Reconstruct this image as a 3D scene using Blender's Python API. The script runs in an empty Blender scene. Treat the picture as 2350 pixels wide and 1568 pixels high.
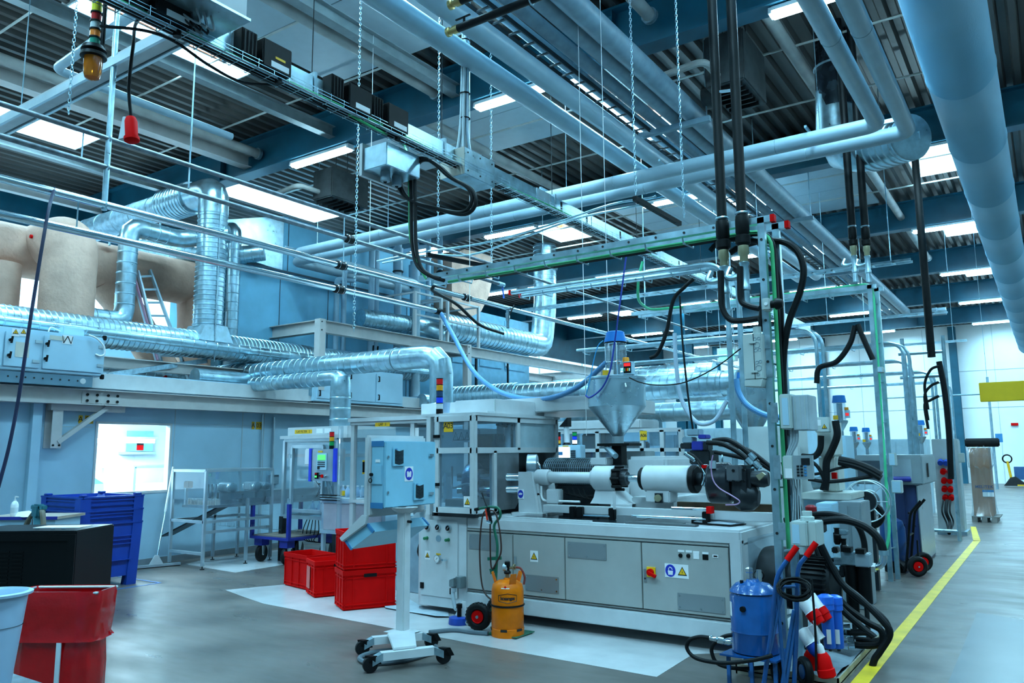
import bpy, bmesh, math, random
from mathutils import Vector as V, Matrix
S = bpy.context.scene
COL = S.collection
random.seed(11)
# ---------------------------------------------------------------- camera
FPX, YAW, PIT, ROL, CH = 1795.0, .600, .1405, -.0075, 1.65
cy, sy, cp, sp, cr, sr = math.cos(YAW), math.sin(YAW), math.cos(PIT), math.sin(PIT), math.cos(ROL), math.sin(ROL)
_f = V((-sy*cp, cy*cp, sp)); _r = V((cy, sy, 0)); _u = _r.cross(_f)
CR = _r*cr + _u*sr; CU = _u*cr - _r*sr; CF = _f; CO = V((0, 0, CH))
cam = bpy.data.cameras.new('camera'); cam.sensor_width = 36; cam.lens = FPX*36/2350; cam.clip_end = 200
co = bpy.data.objects.new('camera', cam); COL.objects.link(co)
co.matrix_world = Matrix(((CR.x, CU.x, -CF.x, CO.x), (CR.y, CU.y, -CF.y, CO.y), (CR.z, CU.z, -CF.z, CO.z), (0, 0, 0, 1)))
S.camera = co
# ---------------------------------------------------------------- daylight, lamps, exposure
TINT = (.36, .76, 1.0)
w = bpy.data.worlds.new('sky'); S.world = w; w.use_nodes = True
bg = w.node_tree.nodes['Background']; bg.inputs[0].default_value = (.28, .72, 1, 1); bg.inputs[1].default_value = .14
S.view_settings.view_transform = 'Standard'; S.view_settings.look = 'None'
S.view_settings.exposure = 1.3; S.view_settings.gamma = 1.0; S.view_settings.use_curve_mapping = False
S.cycles.use_denoising = True; S.cycles.max_bounces = 7; S.cycles.diffuse_bounces = 3; S.cycles.glossy_bounces = 3
S.cycles.transmission_bounces = 6; S.cycles.transparent_max_bounces = 16; S.cycles.caustics_reflective = False; S.cycles.caustics_refractive = False
S.cycles.sample_clamp_indirect = 6
BEAMY = [-2.5, 3.2, 9.05, 15.05, 20.8, 26.6, 32.4, 38.2]
SKY = []                                                            # roof lights: centre x, y0, y1
for bay, (y0, y1) in enumerate(((-1.6, 1.2), (4.75, 7.35), (10.4, 13.5), (16.5, 19.0), (22.6, 25.0), (28.9, 31.4), (34.5, 37.0), (40.2, 42.8))):  # the farthest bay is an added one, put in to brighten the end wall
    for x in (-15.0, -10.25, -5.75, -1.5, 3.0):
        if y0 == 10.4 and x in (-10.25, -1.5): continue
        SKY.append((-10.75 if (x, y0) == (-10.25, 16.5) else x, y0, y1))
def area(name, loc, sx, sy_, power, col=TINT, rot=(0, 0, 0), spread=math.pi):
    l = bpy.data.lights.new(name, 'AREA'); l.shape = 'RECTANGLE'; l.size = sx; l.size_y = sy_; l.energy = power; l.color = col; l.spread = spread
    o = bpy.data.objects.new(name, l); COL.objects.link(o); o.location = loc; o.rotation_euler = rot
    return o
for x, y0, y1 in SKY:
    area('daylight', (x, (y0+y1)/2, 8.3), .94, y1-y0-.06, 300, (.40, .79, 1))
# ---------------------------------------------------------------- helpers
def P(x, y, X=None, Y=None, Z=None):
    """the point of a plane X, Y or Z = const of the hall that the photograph shows at pixel x, y"""
    d = CF + CR*((x-1175)/FPX) - CU*((y-784)/FPX)
    t = (X-CO.x)/d.x if X is not None else (Y-CO.y)/d.y if Y is not None else (Z-CO.z)/d.z
    return CO + d*t
def PD(x, y, d):
    """the point at depth d metres along the sight line of pixel x, y"""
    return CO + (CF + CR*((x-1175)/FPX) - CU*((y-784)/FPX))*d
MATS = {}
def m(name, col, rough=.5, metal=0., var=.08, scale=6., bump=0., bscale=40., emit=0, alpha=1., trans=0., coat=0., ior=1.45, spec=.5):
    if name in MATS: return MATS[name]
    a = bpy.data.materials.new(name); a.use_nodes = True; nt = a.node_tree; b = nt.nodes['Principled BSDF']
    b.inputs['Roughness'].default_value = rough; b.inputs['Metallic'].default_value = metal; b.inputs['IOR'].default_value = ior
    b.inputs['Specular IOR Level'].default_value = spec; b.inputs['Coat Weight'].default_value = coat
    b.inputs['Base Color'].default_value = (*col, 1)
    if var or bump:
        tc = nt.nodes.new('ShaderNodeTexCoord')
    if var:
        n = nt.nodes.new('ShaderNodeTexNoise'); n.inputs['Scale'].default_value = scale; n.inputs['Detail'].default_value = 5
        nt.links.new(tc.outputs['Object'], n.inputs['Vector'])
        r = nt.nodes.new('ShaderNodeValToRGB'); r.color_ramp.elements[0].position = .3; r.color_ramp.elements[1].position = .7
        r.color_ramp.elements[0].color = (*[c*(1-var*1.6) for c in col], 1); r.color_ramp.elements[1].color = (*[min(1, c*(1+var)) for c in col], 1)
        nt.links.new(n.outputs['Fac'], r.inputs[0]); nt.links.new(r.outputs[0], b.inputs['Base Color'])
        if metal > .5:
            q = nt.nodes.new('ShaderNodeMapRange'); q.inputs[3].default_value = max(.05, rough-.1); q.inputs[4].default_value = rough+.14
            nt.links.new(n.outputs['Fac'], q.inputs[0]); nt.links.new(q.outputs[0], b.inputs['Roughness'])
    if bump:
        n2 = nt.nodes.new('ShaderNodeTexNoise'); n2.inputs['Scale'].default_value = bscale; n2.inputs['Detail'].default_value = 4
        nt.links.new(tc.outputs['Object'], n2.inputs['Vector'])
        bp = nt.nodes.new('ShaderNodeBump'); bp.inputs['Strength'].default_value = bump; bp.inputs['Distance'].default_value = .02
        nt.links.new(n2.outputs['Fac'], bp.inputs['Height']); nt.links.new(bp.outputs[0], b.inputs['Normal'])
    if emit:
        b.inputs['Emission Color'].default_value = (*col, 1); b.inputs['Emission Strength'].default_value = emit
    if alpha < 1: b.inputs['Alpha'].default_value = alpha
    if trans: b.inputs['Transmission Weight'].default_value = trans
    MATS[name] = a
    return a
def glass(name, tint=(.8, .9, .95), mix=.12, rough=.03, haze=0.):
    """thin pane: clear film with a glossy reflection, plus an optional scattering haze for scratched plastic"""
    if name in MATS: return MATS[name]
    a = bpy.data.materials.new(name); a.use_nodes = True; nt = a.node_tree; nt.nodes.clear()
    o = nt.nodes.new('ShaderNodeOutputMaterial'); t = nt.nodes.new('ShaderNodeBsdfTransparent'); t.inputs[0].default_value = (*tint, 1)
    g = nt.nodes.new('ShaderNodeBsdfGlossy'); g.inputs['Roughness'].default_value = rough
    x = nt.nodes.new('ShaderNodeMixShader'); x.inputs[0].default_value = mix
    nt.links.new(t.outputs[0], x.inputs[1]); nt.links.new(g.outputs[0], x.inputs[2]); last = x
    if haze:
        d = nt.nodes.new('ShaderNodeBsdfDiffuse'); d.inputs[0].default_value = (.7, .75, .78, 1)
        y = nt.nodes.new('ShaderNodeMixShader'); y.inputs[0].default_value = haze
        nt.links.new(x.outputs[0], y.inputs[1]); nt.links.new(d.outputs[0], y.inputs[2]); last = y
    nt.links.new(last.outputs[0], o.inputs[0]); MATS[name] = a
    return a
class MB:
    """collects shapes and becomes ONE mesh object"""
    def __init__(s): s.v = []; s.f = []; s.mi = []; s.k = 0; s.T = Matrix()
    def add(s, vs, fs):
        n = len(s.v); s.v += [s.T @ V(p) for p in vs]
        for f in fs: s.f.append([i+n for i in f]); s.mi.append(s.k)
        return s
    def box(s, x0, y0, z0, x1, y1, z1):
        x0, x1 = sorted((x0, x1)); y0, y1 = sorted((y0, y1)); z0, z1 = sorted((z0, z1))
        return s.add([(x, y, z) for z in (z0, z1) for y in (y0, y1) for x in (x0, x1)],
                     [(0, 2, 3, 1), (4, 5, 7, 6), (0, 1, 5, 4), (2, 6, 7, 3), (0, 4, 6, 2), (1, 3, 7, 5)])
    def bar(s, p, q, a, b, up=(0, 0, 1)):
        """rectangular bar from p to q, a wide, b high"""
        p = V(p); q = V(q); d = (q-p).normalized(); u = V(up)
        if abs(d.dot(u)) > .98: u = V((0, 1, 0))
        r = d.cross(u).normalized(); u = r.cross(d)
        vs = [c + r*(a/2*i) + u*(b/2*j) for c in (p, q) for j in (-1, 1) for i in (-1, 1)]
        return s.add(vs, [(0, 2, 3, 1), (4, 5, 7, 6), (0, 1, 5, 4), (2, 6, 7, 3), (0, 4, 6, 2), (1, 3, 7, 5)])
    def tube(s, pts, r, n=10, caps=True, closed=False):
        pts = [V(p) for p in pts]; N = len(pts); rs = r if isinstance(r, (list, tuple)) else [r]*N
        tg = []
        for i in range(N):
            a = pts[i-1] if i or closed else pts[i]; b = pts[(i+1) % N] if i < N-1 or closed else pts[i]
            d = (b-a); tg.append(d.normalized() if d.length > 1e-9 else V((0, 0, 1)))
        u = tg[0].orthogonal().normalized()
        vs = []
        for i in range(N):
            u = (u - tg[i]*u.dot(tg[i])); u = u.normalized() if u.length > 1e-6 else tg[i].orthogonal().normalized()
            w_ = tg[i].cross(u)
            k = 1.
            if 0 < i < N-1:
                c = (pts[i]-pts[i-1]).normalized().dot(tg[i]); k = 1/max(c, .6)
                ax = ((pts[i+1]-pts[i]).normalized() - (pts[i]-pts[i-1]).normalized())
                ax = ax.normalized() if ax.length > 1e-5 else None
            else: ax = None
            for j in range(n):
                t = 2*math.pi*j/n; o = u*(math.cos(t)*rs[i]) + w_*(math.sin(t)*rs[i])
                if ax is not None: o = o + ax*(o.dot(ax)*(k-1))
                vs.append(pts[i]+o)
        fs = []
        for i in range(N if closed else N-1):
            a = i*n; b = ((i+1) % N)*n
            for j in range(n): fs.append((a+j, a+(j+1) % n, b+(j+1) % n, b+j))
        if caps and not closed: fs.append(tuple(range(n))[::-1]); fs.append(tuple(range((N-1)*n, N*n)))
        return s.add(vs, fs)
    def cyl(s, p, q, r, r2=None, n=16): return s.tube([p, q], [r, r if r2 is None else r2], n)
    def lathe(s, prof, base=(0, 0, 0), ax=(0, 0, 1), n=24):
        base = V(base); d = V(ax).normalized(); u = d.orthogonal().normalized(); w_ = d.cross(u); vs = []; fs = []
        for r, z in prof:
            for j in range(n): t = 2*math.pi*j/n; vs.append(base + d*z + (u*math.cos(t)+w_*math.sin(t))*max(r, 1e-4))
        for i in range(len(prof)-1):
            for j in range(n): fs.append((i*n+j, i*n+(j+1) % n, (i+1)*n+(j+1) % n, (i+1)*n+j))
        if prof[0][0] > 1e-3: fs.append(tuple(range(n))[::-1])
        if prof[-1][0] > 1e-3: fs.append(tuple(range((len(prof)-1)*n, len(prof)*n)))
        return s.add(vs, fs)
    def prism(s, pts, d):
        pts = [V(p) for p in pts]; d = V(d); n = len(pts)
        return s.add(pts + [p+d for p in pts], [tuple(range(n))[::-1], tuple(range(n, 2*n))] + [(i, (i+1) % n, (i+1) % n+n, i+n) for i in range(n)])
    def loft(s, rings, caps=True):
        n = len(rings[0]); vs = [p for r in rings for p in r]; fs = []
        for i in range(len(rings)-1):
            for j in range(n): fs.append((i*n+j, i*n+(j+1) % n, (i+1)*n+(j+1) % n, (i+1)*n+j))
        if caps: fs.append(tuple(range(n))[::-1]); fs.append(tuple(range((len(rings)-1)*n, len(rings)*n)))
        return s.add(vs, fs)
    def torus(s, c, r, r2, ax=(0, 0, 1), n=24, k=8):
        d = V(ax).normalized(); u = d.orthogonal().normalized(); w_ = d.cross(u); c = V(c)
        return s.tube([c + (u*math.cos(2*math.pi*i/n) + w_*math.sin(2*math.pi*i/n))*r for i in range(n)], r2, k, closed=True)
    def quad(s, *p): return s.add(p, [tuple(range(len(p)))])
    def disc(s, c, r, ax, n=16):
        d = V(ax).normalized(); u = d.orthogonal().normalized(); w_ = d.cross(u); c = V(c)
        return s.add([c+(u*math.cos(2*math.pi*i/n)+w_*math.sin(2*math.pi*i/n))*r for i in range(n)], [tuple(range(n))])
    def text(s, body, size, o, u, v_, depth=.0008, spacing=1.0, bold=0.):
        cu = bpy.data.curves.new('lettering', 'FONT'); cu.body = body; cu.size = size; cu.extrude = depth; cu.align_x = 'CENTER'; cu.align_y = 'CENTER'
        cu.space_character = spacing; cu.offset = bold; cu.resolution_u = 3
        ob = bpy.data.objects.new('lettering', cu); me = bpy.data.meshes.new_from_object(ob)
        u = V(u).normalized(); v_ = V(v_).normalized(); n = u.cross(v_); o = V(o)
        s.add([o + u*q.co.x + v_*q.co.y + n*(q.co.z+depth) for q in me.vertices], [tuple(p.vertices) for p in me.polygons])
        bpy.data.objects.remove(ob); bpy.data.curves.remove(cu); bpy.data.meshes.remove(me)
        return s
WM = {}
def build(mb, name, mats, parent=None, bev=0., ang=.6, kind=None, label=None):
    me = bpy.data.meshes.new(name)
    if parent is None:
        xs = [p.x for p in mb.v]; ys = [p.y for p in mb.v]; zs = [p.z for p in mb.v]
        loc = V(((min(xs)+max(xs))/2, (min(ys)+max(ys))/2, min(zs))); W = Matrix.Translation(loc)
    else: W = WM[parent.name]
    I = W.inverted()
    me.from_pydata([I @ p for p in mb.v], [], mb.f)
    mats = mats if isinstance(mats, (list, tuple)) else [mats]
    for q in mats: me.materials.append(q)
    me.polygons.foreach_set('material_index', [min(k, len(mats)-1) for k in mb.mi])
    b = bmesh.new(); b.from_mesh(me); bmesh.ops.recalc_face_normals(b, faces=b.faces)
    if bev: bmesh.ops.bevel(b, geom=[e for e in b.edges if len(e.link_faces) == 2 and e.calc_face_angle(0) > .7], offset=bev, segments=2, affect='EDGES', clamp_overlap=True)
    b.to_mesh(me); b.free()
    me.polygons.foreach_set('use_smooth', [True]*len(me.polygons)); me.set_sharp_from_angle(angle=ang); me.update()
    o = bpy.data.objects.new(name, me); COL.objects.link(o)
    if parent is not None: o.parent = parent; WM[o.name] = W
    else: o.location = W.translation; WM[o.name] = W
    if kind: o['kind'] = kind
    if label: o['label'] = label
    return o
def tag(o, label, cat, group=None):
    o['label'] = label; o['category'] = cat
    if group: o['group'] = group
    return o
def thing(name, label, cat, loc, group=None, rz=0.):
    o = bpy.data.objects.new(name, None); COL.objects.link(o); o.empty_display_size = .1
    o.location = loc; o.rotation_euler = (0, 0, rz); WM[o.name] = Matrix.Translation(V(loc)) @ Matrix.Rotation(rz, 4, 'Z')
    return tag(o, label, cat, group)
def one(mb, name, mats, label, cat, group=None, **k): return tag(build(mb, name, mats, **k), label, cat, group)
def dup(root, loc, label=None, group=None, rz=None, sc=None):
    def cop(o, par):
        c = o.copy(); COL.objects.link(c); WM[c.name] = NW
        if par is not None: c.parent = par
        for ch in KIDS.get(o.name, []): cop(ch, c)
        return c
    KIDS = {}
    def walk(o):
        KIDS[o.name] = [c for c in o.children]
        for c in o.children: walk(c)
    NW = Matrix.Translation(V(loc)) @ Matrix.Rotation(root.rotation_euler.z if rz is None else rz, 4, 'Z')
    walk(root); r = cop(root, None); r.location = loc
    if rz is not None: r.rotation_euler = (0, 0, rz)
    if sc: r.scale = (sc,)*3
    if label: r['label'] = label
    if group: r['group'] = group
    return r
def fil(pts, rad, seg=5):
    """rounds the corners of a polyline"""
    pts = [V(p) for p in pts]; out = [pts[0]]
    for i in range(1, len(pts)-1):
        a, b, c = pts[i-1], pts[i], pts[i+1]; u = (a-b); v_ = (c-b); r = min(rad, u.length*.49, v_.length*.49)
        p, q = b+u.normalized()*r, b+v_.normalized()*r
        for k in range(seg+1):
            t = k/seg; out.append(p*(1-t)**2 + b*(2*t*(1-t)) + q*t*t)
    out.append(pts[-1]); return out
def spl(pts, n=8):
    """smooth curve through points"""
    pts = [V(p) for p in pts]; P_ = [pts[0]*2-pts[1]] + pts + [pts[-1]*2-pts[-2]]; out = []
    for i in range(1, len(P_)-2):
        a, b, c, d = P_[i-1:i+3]
        for k in range(n):
            t = k/n; out.append((b*2 + (c-a)*t + (a*2-b*5+c*4-d)*t*t + (b*3-a-c*3+d)*t**3)*.5)
    out.append(pts[-1]); return out
def ribs(pts, r, pitch, amp=.006, w_=.012):
    """adds the raised seams of a spiral duct along straight runs"""
    out = []; rs = []
    for i in range(len(pts)-1):
        a, b = V(pts[i]), V(pts[i+1]); L = (b-a).length; out.append(a); rs.append(r); n = int(L/pitch); d = (b-a)/max(L, 1e-6)
        for k in range(n):
            c = (k+.5)*L/n
            for o_, q in ((-w_, 0), (-w_*.4, amp), (w_*.4, amp), (w_, 0)): out.append(a+d*(c+o_)); rs.append(r+q)
    out.append(V(pts[-1])); rs.append(r); return out, rs
def duct(mb, pts, r, rad=None, pitch=.14, seg=3, n=20, amp=.006, caps=True):
    p, rs = ribs(fil(pts, rad or r*1.6, seg), r, pitch, amp); return mb.tube(p, rs, n, caps)
def chain(mb, p, q, pitch=.034, r=.0035):
    p = V(p); q = V(q); d = (q-p); n = max(2, int(d.length/pitch)); d.normalize(); a = d.orthogonal().normalized(); b = d.cross(a)
    for i in range(n):
        c = p + (q-p)*((i+.5)/n); s_ = a if i % 2 else b; h = pitch*.62; w_ = pitch*.3
        mb.tube([c+d*h*.55+s_*w_, c+d*h, c+d*h*.55-s_*w_, c-d*h*.55-s_*w_, c-d*h, c-d*h*.55+s_*w_], r, 5, closed=True)
    return mb
# ---------------------------------------------------------------- materials
white = m('white_paint', (.55, .57, .58), .4, var=.05)
cream = m('cream_steel_paint', (.58, .55, .53), .45, var=.05)
wallw = m('white_wall_panel', (.40, .60, .72), .5, var=.05, scale=2)
galv = m('galvanised_steel', (.44, .62, .70), .3, .92, var=.14, scale=9)
galvd = m('dull_zinc_steel', (.32, .44, .50), .42, .75, var=.2, scale=14)
alu = m('aluminium', (.52, .62, .67), .38, .75, var=.06)
chrome = m('bright_steel', (.62, .74, .80), .14, 1, var=.05)
steel = m('brushed_stainless', (.45, .52, .56), .3, .9, var=.08)
dark = m('dark_steel', (.02, .024, .028), .4, .4, var=.3)
black = m('black_plastic', (.004, .0045, .005), .45, var=.2, spec=.2)
rubber = m('black_rubber', (.005, .006, .007), .5, var=.25, spec=.25)
insul = m('white_pipe_insulation', (.36, .50, .58), .35, var=.04)
greyp = m('grey_painted_pipe', (.22, .32, .38), .45, var=.12)
beige = m('beige_canvas_lagging', (.60, .36, .27), .8, var=.12, scale=3, bump=.5, bscale=18)
blueb = m('blue_beam_paint', (.006, .085, .135), .45, var=.15, scale=2)
red = m('red_plastic', (.66, .002, .002), .6, var=.06, spec=.08)
blue = m('blue_plastic', (.006, .05, .34), .45, var=.08)
navy = m('navy_paint', (.02, .03, .28), .4, var=.1)
yellow = m('yellow_enamel', (.72, .15, .001), .35, var=.1, scale=10, spec=.2)
ylab = m('yellow_label', (.85, .45, .01), .5, var=.02)
ink = m('black_ink', (.01, .01, .01), .5, var=0)
wlab = m('white_label', (.8, .8, .8), .5, var=.02)
blab = m('blue_label', (.01, .03, .42), .45, var=.02)
green = m('green_cable_sheath', (.05, .42, .16), .45, var=.1)
orange = m('orange_plastic', (.85, .13, .01), .4, var=.05)
cable = m('grey_cable_sheath', (.34, .40, .43), .5, var=.08)
# ================================================================ THE HALL
def floor_mat():
    a = m('epoxy_floor', (.115, .097, .086), .36, var=.22, scale=1.1, bump=.05, bscale=300)
    nt = a.node_tree; b = nt.nodes['Principled BSDF']; b.inputs['Specular IOR Level'].default_value = .5
    tc = nt.nodes.new('ShaderNodeTexCoord'); n = nt.nodes.new('ShaderNodeTexNoise'); n.inputs['Scale'].default_value = 2.2; n.inputs['Detail'].default_value = 8
    mp = nt.nodes.new('ShaderNodeMapping'); mp.inputs['Scale'].default_value = (.5, 1.6, 1)
    nt.links.new(tc.outputs['Object'], mp.inputs[0]); nt.links.new(mp.outputs[0], n.inputs['Vector'])
    q = nt.nodes.new('ShaderNodeMapRange'); q.inputs[1].default_value = .3; q.inputs[2].default_value = .7; q.inputs[3].default_value = .26; q.inputs[4].default_value = .5
    nt.links.new(n.outputs['Fac'], q.inputs[0]); nt.links.new(q.outputs[0], b.inputs['Roughness'])
    # scuffs: short dark streaks
    v_ = nt.nodes.new('ShaderNodeTexVoronoi'); v_.inputs['Scale'].default_value = 2.6; v_.inputs['Randomness'].default_value = 1
    mp2 = nt.nodes.new('ShaderNodeMapping'); mp2.inputs['Rotation'].default_value = (0, 0, .5); mp2.inputs['Scale'].default_value = (.5, 3, 1)
    nt.links.new(tc.outputs['Object'], mp2.inputs[0]); nt.links.new(mp2.outputs[0], v_.inputs['Vector'])
    c = nt.nodes.new('ShaderNodeMapRange'); c.inputs[1].default_value = .035; c.inputs[2].default_value = .06; c.inputs[3].default_value = .35; c.inputs[4].default_value = 1
    nt.links.new(v_.outputs['Distance'], c.inputs[0])
    mx = nt.nodes.new('ShaderNodeMix'); mx.data_type = 'RGBA'; mx.blend_type = 'MULTIPLY'; mx.inputs[0].default_value = 1
    src = b.inputs['Base Color'].links[0].from_socket
    nt.links.new(src, mx.inputs[6]); nt.links.new(c.outputs[0], mx.inputs[7]); nt.links.new(mx.outputs[2], b.inputs['Base Color'])
    return a
mb = MB().box(-22, -7, -.2, 9, 45, 0); build(mb, 'floor', floor_mat(), kind='structure')
def flat(name, pts, mat, z=.003):
    build(MB().prism([(p[0], p[1], 0.0005) for p in pts], (0, 0, z)), name, mat, kind='structure')
pale = m('pale_floor_paint', (.46, .45, .45), .22, var=.07, scale=3)
g = lambda x, y: P(x, y, Z=0)
flat('trim_1', [g(517, 1355), g(560, 1371), g(603, 1386), g(780, 1420), g(1140, 1489), g(1507, 1555), g(1590, 1503), V((-2.0, 6.9, 0)), V((-2.2, 8.8, 0)), V((-8.2, 8.8, 0)), g(655, 1342)], pale)
flat('trim_2', [g(425, 1296), g(540, 1315), g(650, 1297), V((-9.3, 9.2, 0)), V((-11.2, 9.2, 0)), V((-11.3, 7.9, 0))], pale)
flat('trim_3', [g(2176, 1568), g(2242, 1407), V((1.5, 8.6, 0)), V((1.5, 5, 0)), V((-.75, 5, 0))], m('bluish_floor_coat', (.075, .092, .105), .34, var=.1, scale=2))
flat('trim_4', [(-1.335, 4.5), (-1.225, 4.5), (-1.225, 16.75), (-1.335, 16.72)], m('yellow_floor_line', (.68, .44, .015), .5, var=.15, scale=5))
flat('trim_5', [(-1.33, 16.6), (-1.225, 16.72), (-1.50, 19.6), (-1.60, 19.6)], MATS['yellow_floor_line'])
# ---- corrugated roof deck with openings for the roof lights
def deck_mat():
    a = m('corrugated_deck', (.07, .062, .056), .5, .15, var=.2, scale=.8)
    return a
ZD = 7.7
mb = MB(); prof = [(0, 0), (.085, 0), (.12, .09), (.215, .09), (.25, 0)]
opens = [(x-.5, x+.5, y0, y1) for x, y0, y1 in SKY]
k = 0
x = -22.0
while x < 9:
    cuts = sorted([(y0, y1) for a, b, y0, y1 in opens if a-.01 <= x and x+.25 <= b+.01])
    ys = [-7] + [c for q in cuts for c in q] + [45]
    for i in range(0, len(ys), 2):
        ya, yb = ys[i], ys[i+1]
        vs = [(x+px, y, ZD+pz) for y in (ya, yb) for px, pz in prof]
        mb.add(vs, [(j, j+1, j+6, j+5) for j in range(4)])
    x += .25
build(mb, 'ceiling', deck_mat(), kind='structure', ang=.2)
# ---- roof lights
wood = m('pine_window_frame', (.22, .045, .010), .5, var=.12, scale=8)
shaft = m('white_shaft_lining', (.8, .8, .78), .5, var=.03)
rgl = glass('roof_light_pane', (.92, .96, .98), .06)
leaf = m('leaf_litter', (.05, .055, .03), .8, var=.3)
for i, (x, y0, y1) in enumerate(SKY):
    a, b = x-.5, x+.5; t = .02
    mb = MB()
    mb.box(a-t, y0-t, 7.66, a, y1+t, 8.05).box(b, y0-t, 7.66, b+t, y1+t, 8.05).box(a, y0-t, 7.66, b, y0, 8.05).box(a, y1, 7.66, b, y1+t, 8.05)
    wn = build(mb, 'window_%d' % (i+3), shaft, kind='structure')
    mb = MB(); f = .10
    mb.box(a-t, y0-t, 8.05, a+.06, y1+t, 8.2).box(b-.06, y0-t, 8.05, b+t, y1+t, 8.2).box(a+.06, y0-t, 8.05, b-.06, y0+.06, 8.2).box(a+.06, y1-.06, 8.05, b-.06, y1+t, 8.2)
    build(mb, 'window_frame', wood, wn)
    build(MB().box(a+.05, y0+.05, 8.19, b-.05, y1-.05, 8.2), 'pane', rgl, wn)
    if 4.5 < y0 < 20 and x < -5:
        mb = MB(); rr = random.Random(i)
        for q in range(70):
            px = a+.07+abs(rr.gauss(0, .08)); py = rr.uniform(y0+.1, y1-.1); s_ = rr.uniform(.008, .03)
            if q % 4 == 0: px = rr.uniform(a+.1, b-.1); py = y1-.08-abs(rr.gauss(0, .05))
            mb.add([(px, py, 8.205), (px+s_, py+s_*.4, 8.207), (px+s_*.8, py+s_*1.2, 8.206), (px-s_*.3, py+s_*.7, 8.208)], [(0, 1, 2, 3)])
        build(mb, 'leaves', leaf, wn, kind='stuff')
# ---- main blue beams along X, webs through which pipes pass
for y in BEAMY:
    mb = MB(); yc = y+.14
    mb.box(-21.9, yc-.15, 7.0, 8.9, yc+.15, 7.03).box(-21.9, yc-.012, 7.03, 8.9, yc+.012, 7.66).box(-21.9, yc-.15, 7.66, 8.9, yc+.15, 7.695)
    for sx in (-17.5, -13.2, -8.9, -4.5, -.25, 4.2):
        mb.box(sx-.008, yc-.14, 7.03, sx+.008, yc+.14, 7.66)
    build(mb, 'ceiling_beam', blueb, kind='structure')
# ---- lighter joists along Y hung between the beams
joist = m('grey_joist_paint', (.20, .23, .24), .5, var=.1)
def joist_(X, z, y0, y1, mat, wd=.16, h=.2):
    mb = MB(); mb.box(X-wd/2, y0, z, X+wd/2, y1, z+.012).box(X-.006, y0, z+.012, X+.006, y1, z+h-.012).box(X-wd/2, y0, z+h-.012, X+wd/2, y1, z+h)
    return build(mb, 'ceiling_beam', mat, kind='structure')
joist_(-10.1, 7.2, 3.4, 9.15, joist); joist_(-12.45, 7.15, 3.4, 9.15, cream, .22, .24); joist_(-7.3, 7.2, 3.4, 9.15, joist)
joist_(-15.2, 7.2, 3.4, 9.15, joist); joist_(-17.8, 7.2, 3.4, 9.15, cream)
# ---- white soffit boards under the deck
soff = m('white_soffit_board', (.42, .50, .54), .5, var=.03)
def soffit(x0, x1, y0, y1, nx, ny):
    for i in range(nx):
        for j in range(ny):
            a = x0+(x1-x0)*i/nx; b = x0+(x1-x0)*(i+1)/nx; c = y0+(y1-y0)*j/ny; d = y0+(y1-y0)*(j+1)/ny
            build(MB().box(a+.01, c+.01, 7.64, b-.01, d-.01, 7.69), 'ceiling_panel', soff, kind='structure')
soffit(-9.2, -6.35, 3.5, 8.35, 2, 3); soffit(-5.1, -3.4, 3.5, 8.3, 1, 3)
soffit(-10.6, -6.9, 9.4, 12.25, 2, 2); soffit(-8.6, -6.4, 15.3, 20.4, 2, 3); soffit(-5.1, -3.0, 15.3, 20.4, 1, 3)
# ---- end wall, outer side wall, clean-room wall
white2 = m('end_wall_panel', (.84, .86, .86), .55, var=.03, scale=1)
mb = MB().box(-22, 44, 0, 9, 44.2, 7.7)
bw = build(mb, 'wall_back', white2, kind='structure')
mb = MB()
for x in range(-20, 8, 3): mb.box(x, 43.985, 0, x+.02, 44, 7.6)
for z in (3.6, 5.4): mb.box(-22, 43.985, z, 9, 44, z+.02)
build(mb, 'wall_seam', m('panel_seam', (.45, .5, .52), .5, var=0), bw)
for x in (-21, -15.6, -9.8, -3.65, 1.9):
    mb = MB(); mb.box(x-.16, 43.5, 0, x+.16, 43.53, 7.6).box(x-.012, 43.53, 0, x+.012, 43.85, 7.6).box(x-.16, 43.85, 0, x+.16, 43.88, 7.6)
    build(mb, 'wall_column', blueb, kind='structure')
for x, y in ((-10.9, 26.75), (-13.0, 33)):
    mb = MB(); mb.box(x-.16, y-.15, 0, x+.16, y-.12, 7).box(x-.012, y-.12, 0, x+.012, y+.12, 7).box(x-.16, y+.12, 0, x+.16, y+.15, 7)
    build(mb, 'steel_column', blueb, kind='structure')
mb = MB().box(-19.2, -7, 0, -19, 44, 5.0)
build(mb, 'wall_left', wallw, kind='structure')
build(MB().box(-19.2, -7, 6.0, -19, 44, 7.7), 'wall_left_upper', blueb, kind='structure')
build(MB().box(-19.12, -7, 5.0, -19.1, 44, 6.0), 'window_1', m('wired_daylight_glass', (.5, .82, 1), .3, var=0, emit=1.2), kind='structure')
mb = MB()
for y in range(-6, 44, 2): mb.box(-19.09, y, 5.0, -19.02, y+.06, 6.0)
build(mb, 'window_frame', alu, bpy.data.objects['window_1'])
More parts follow.
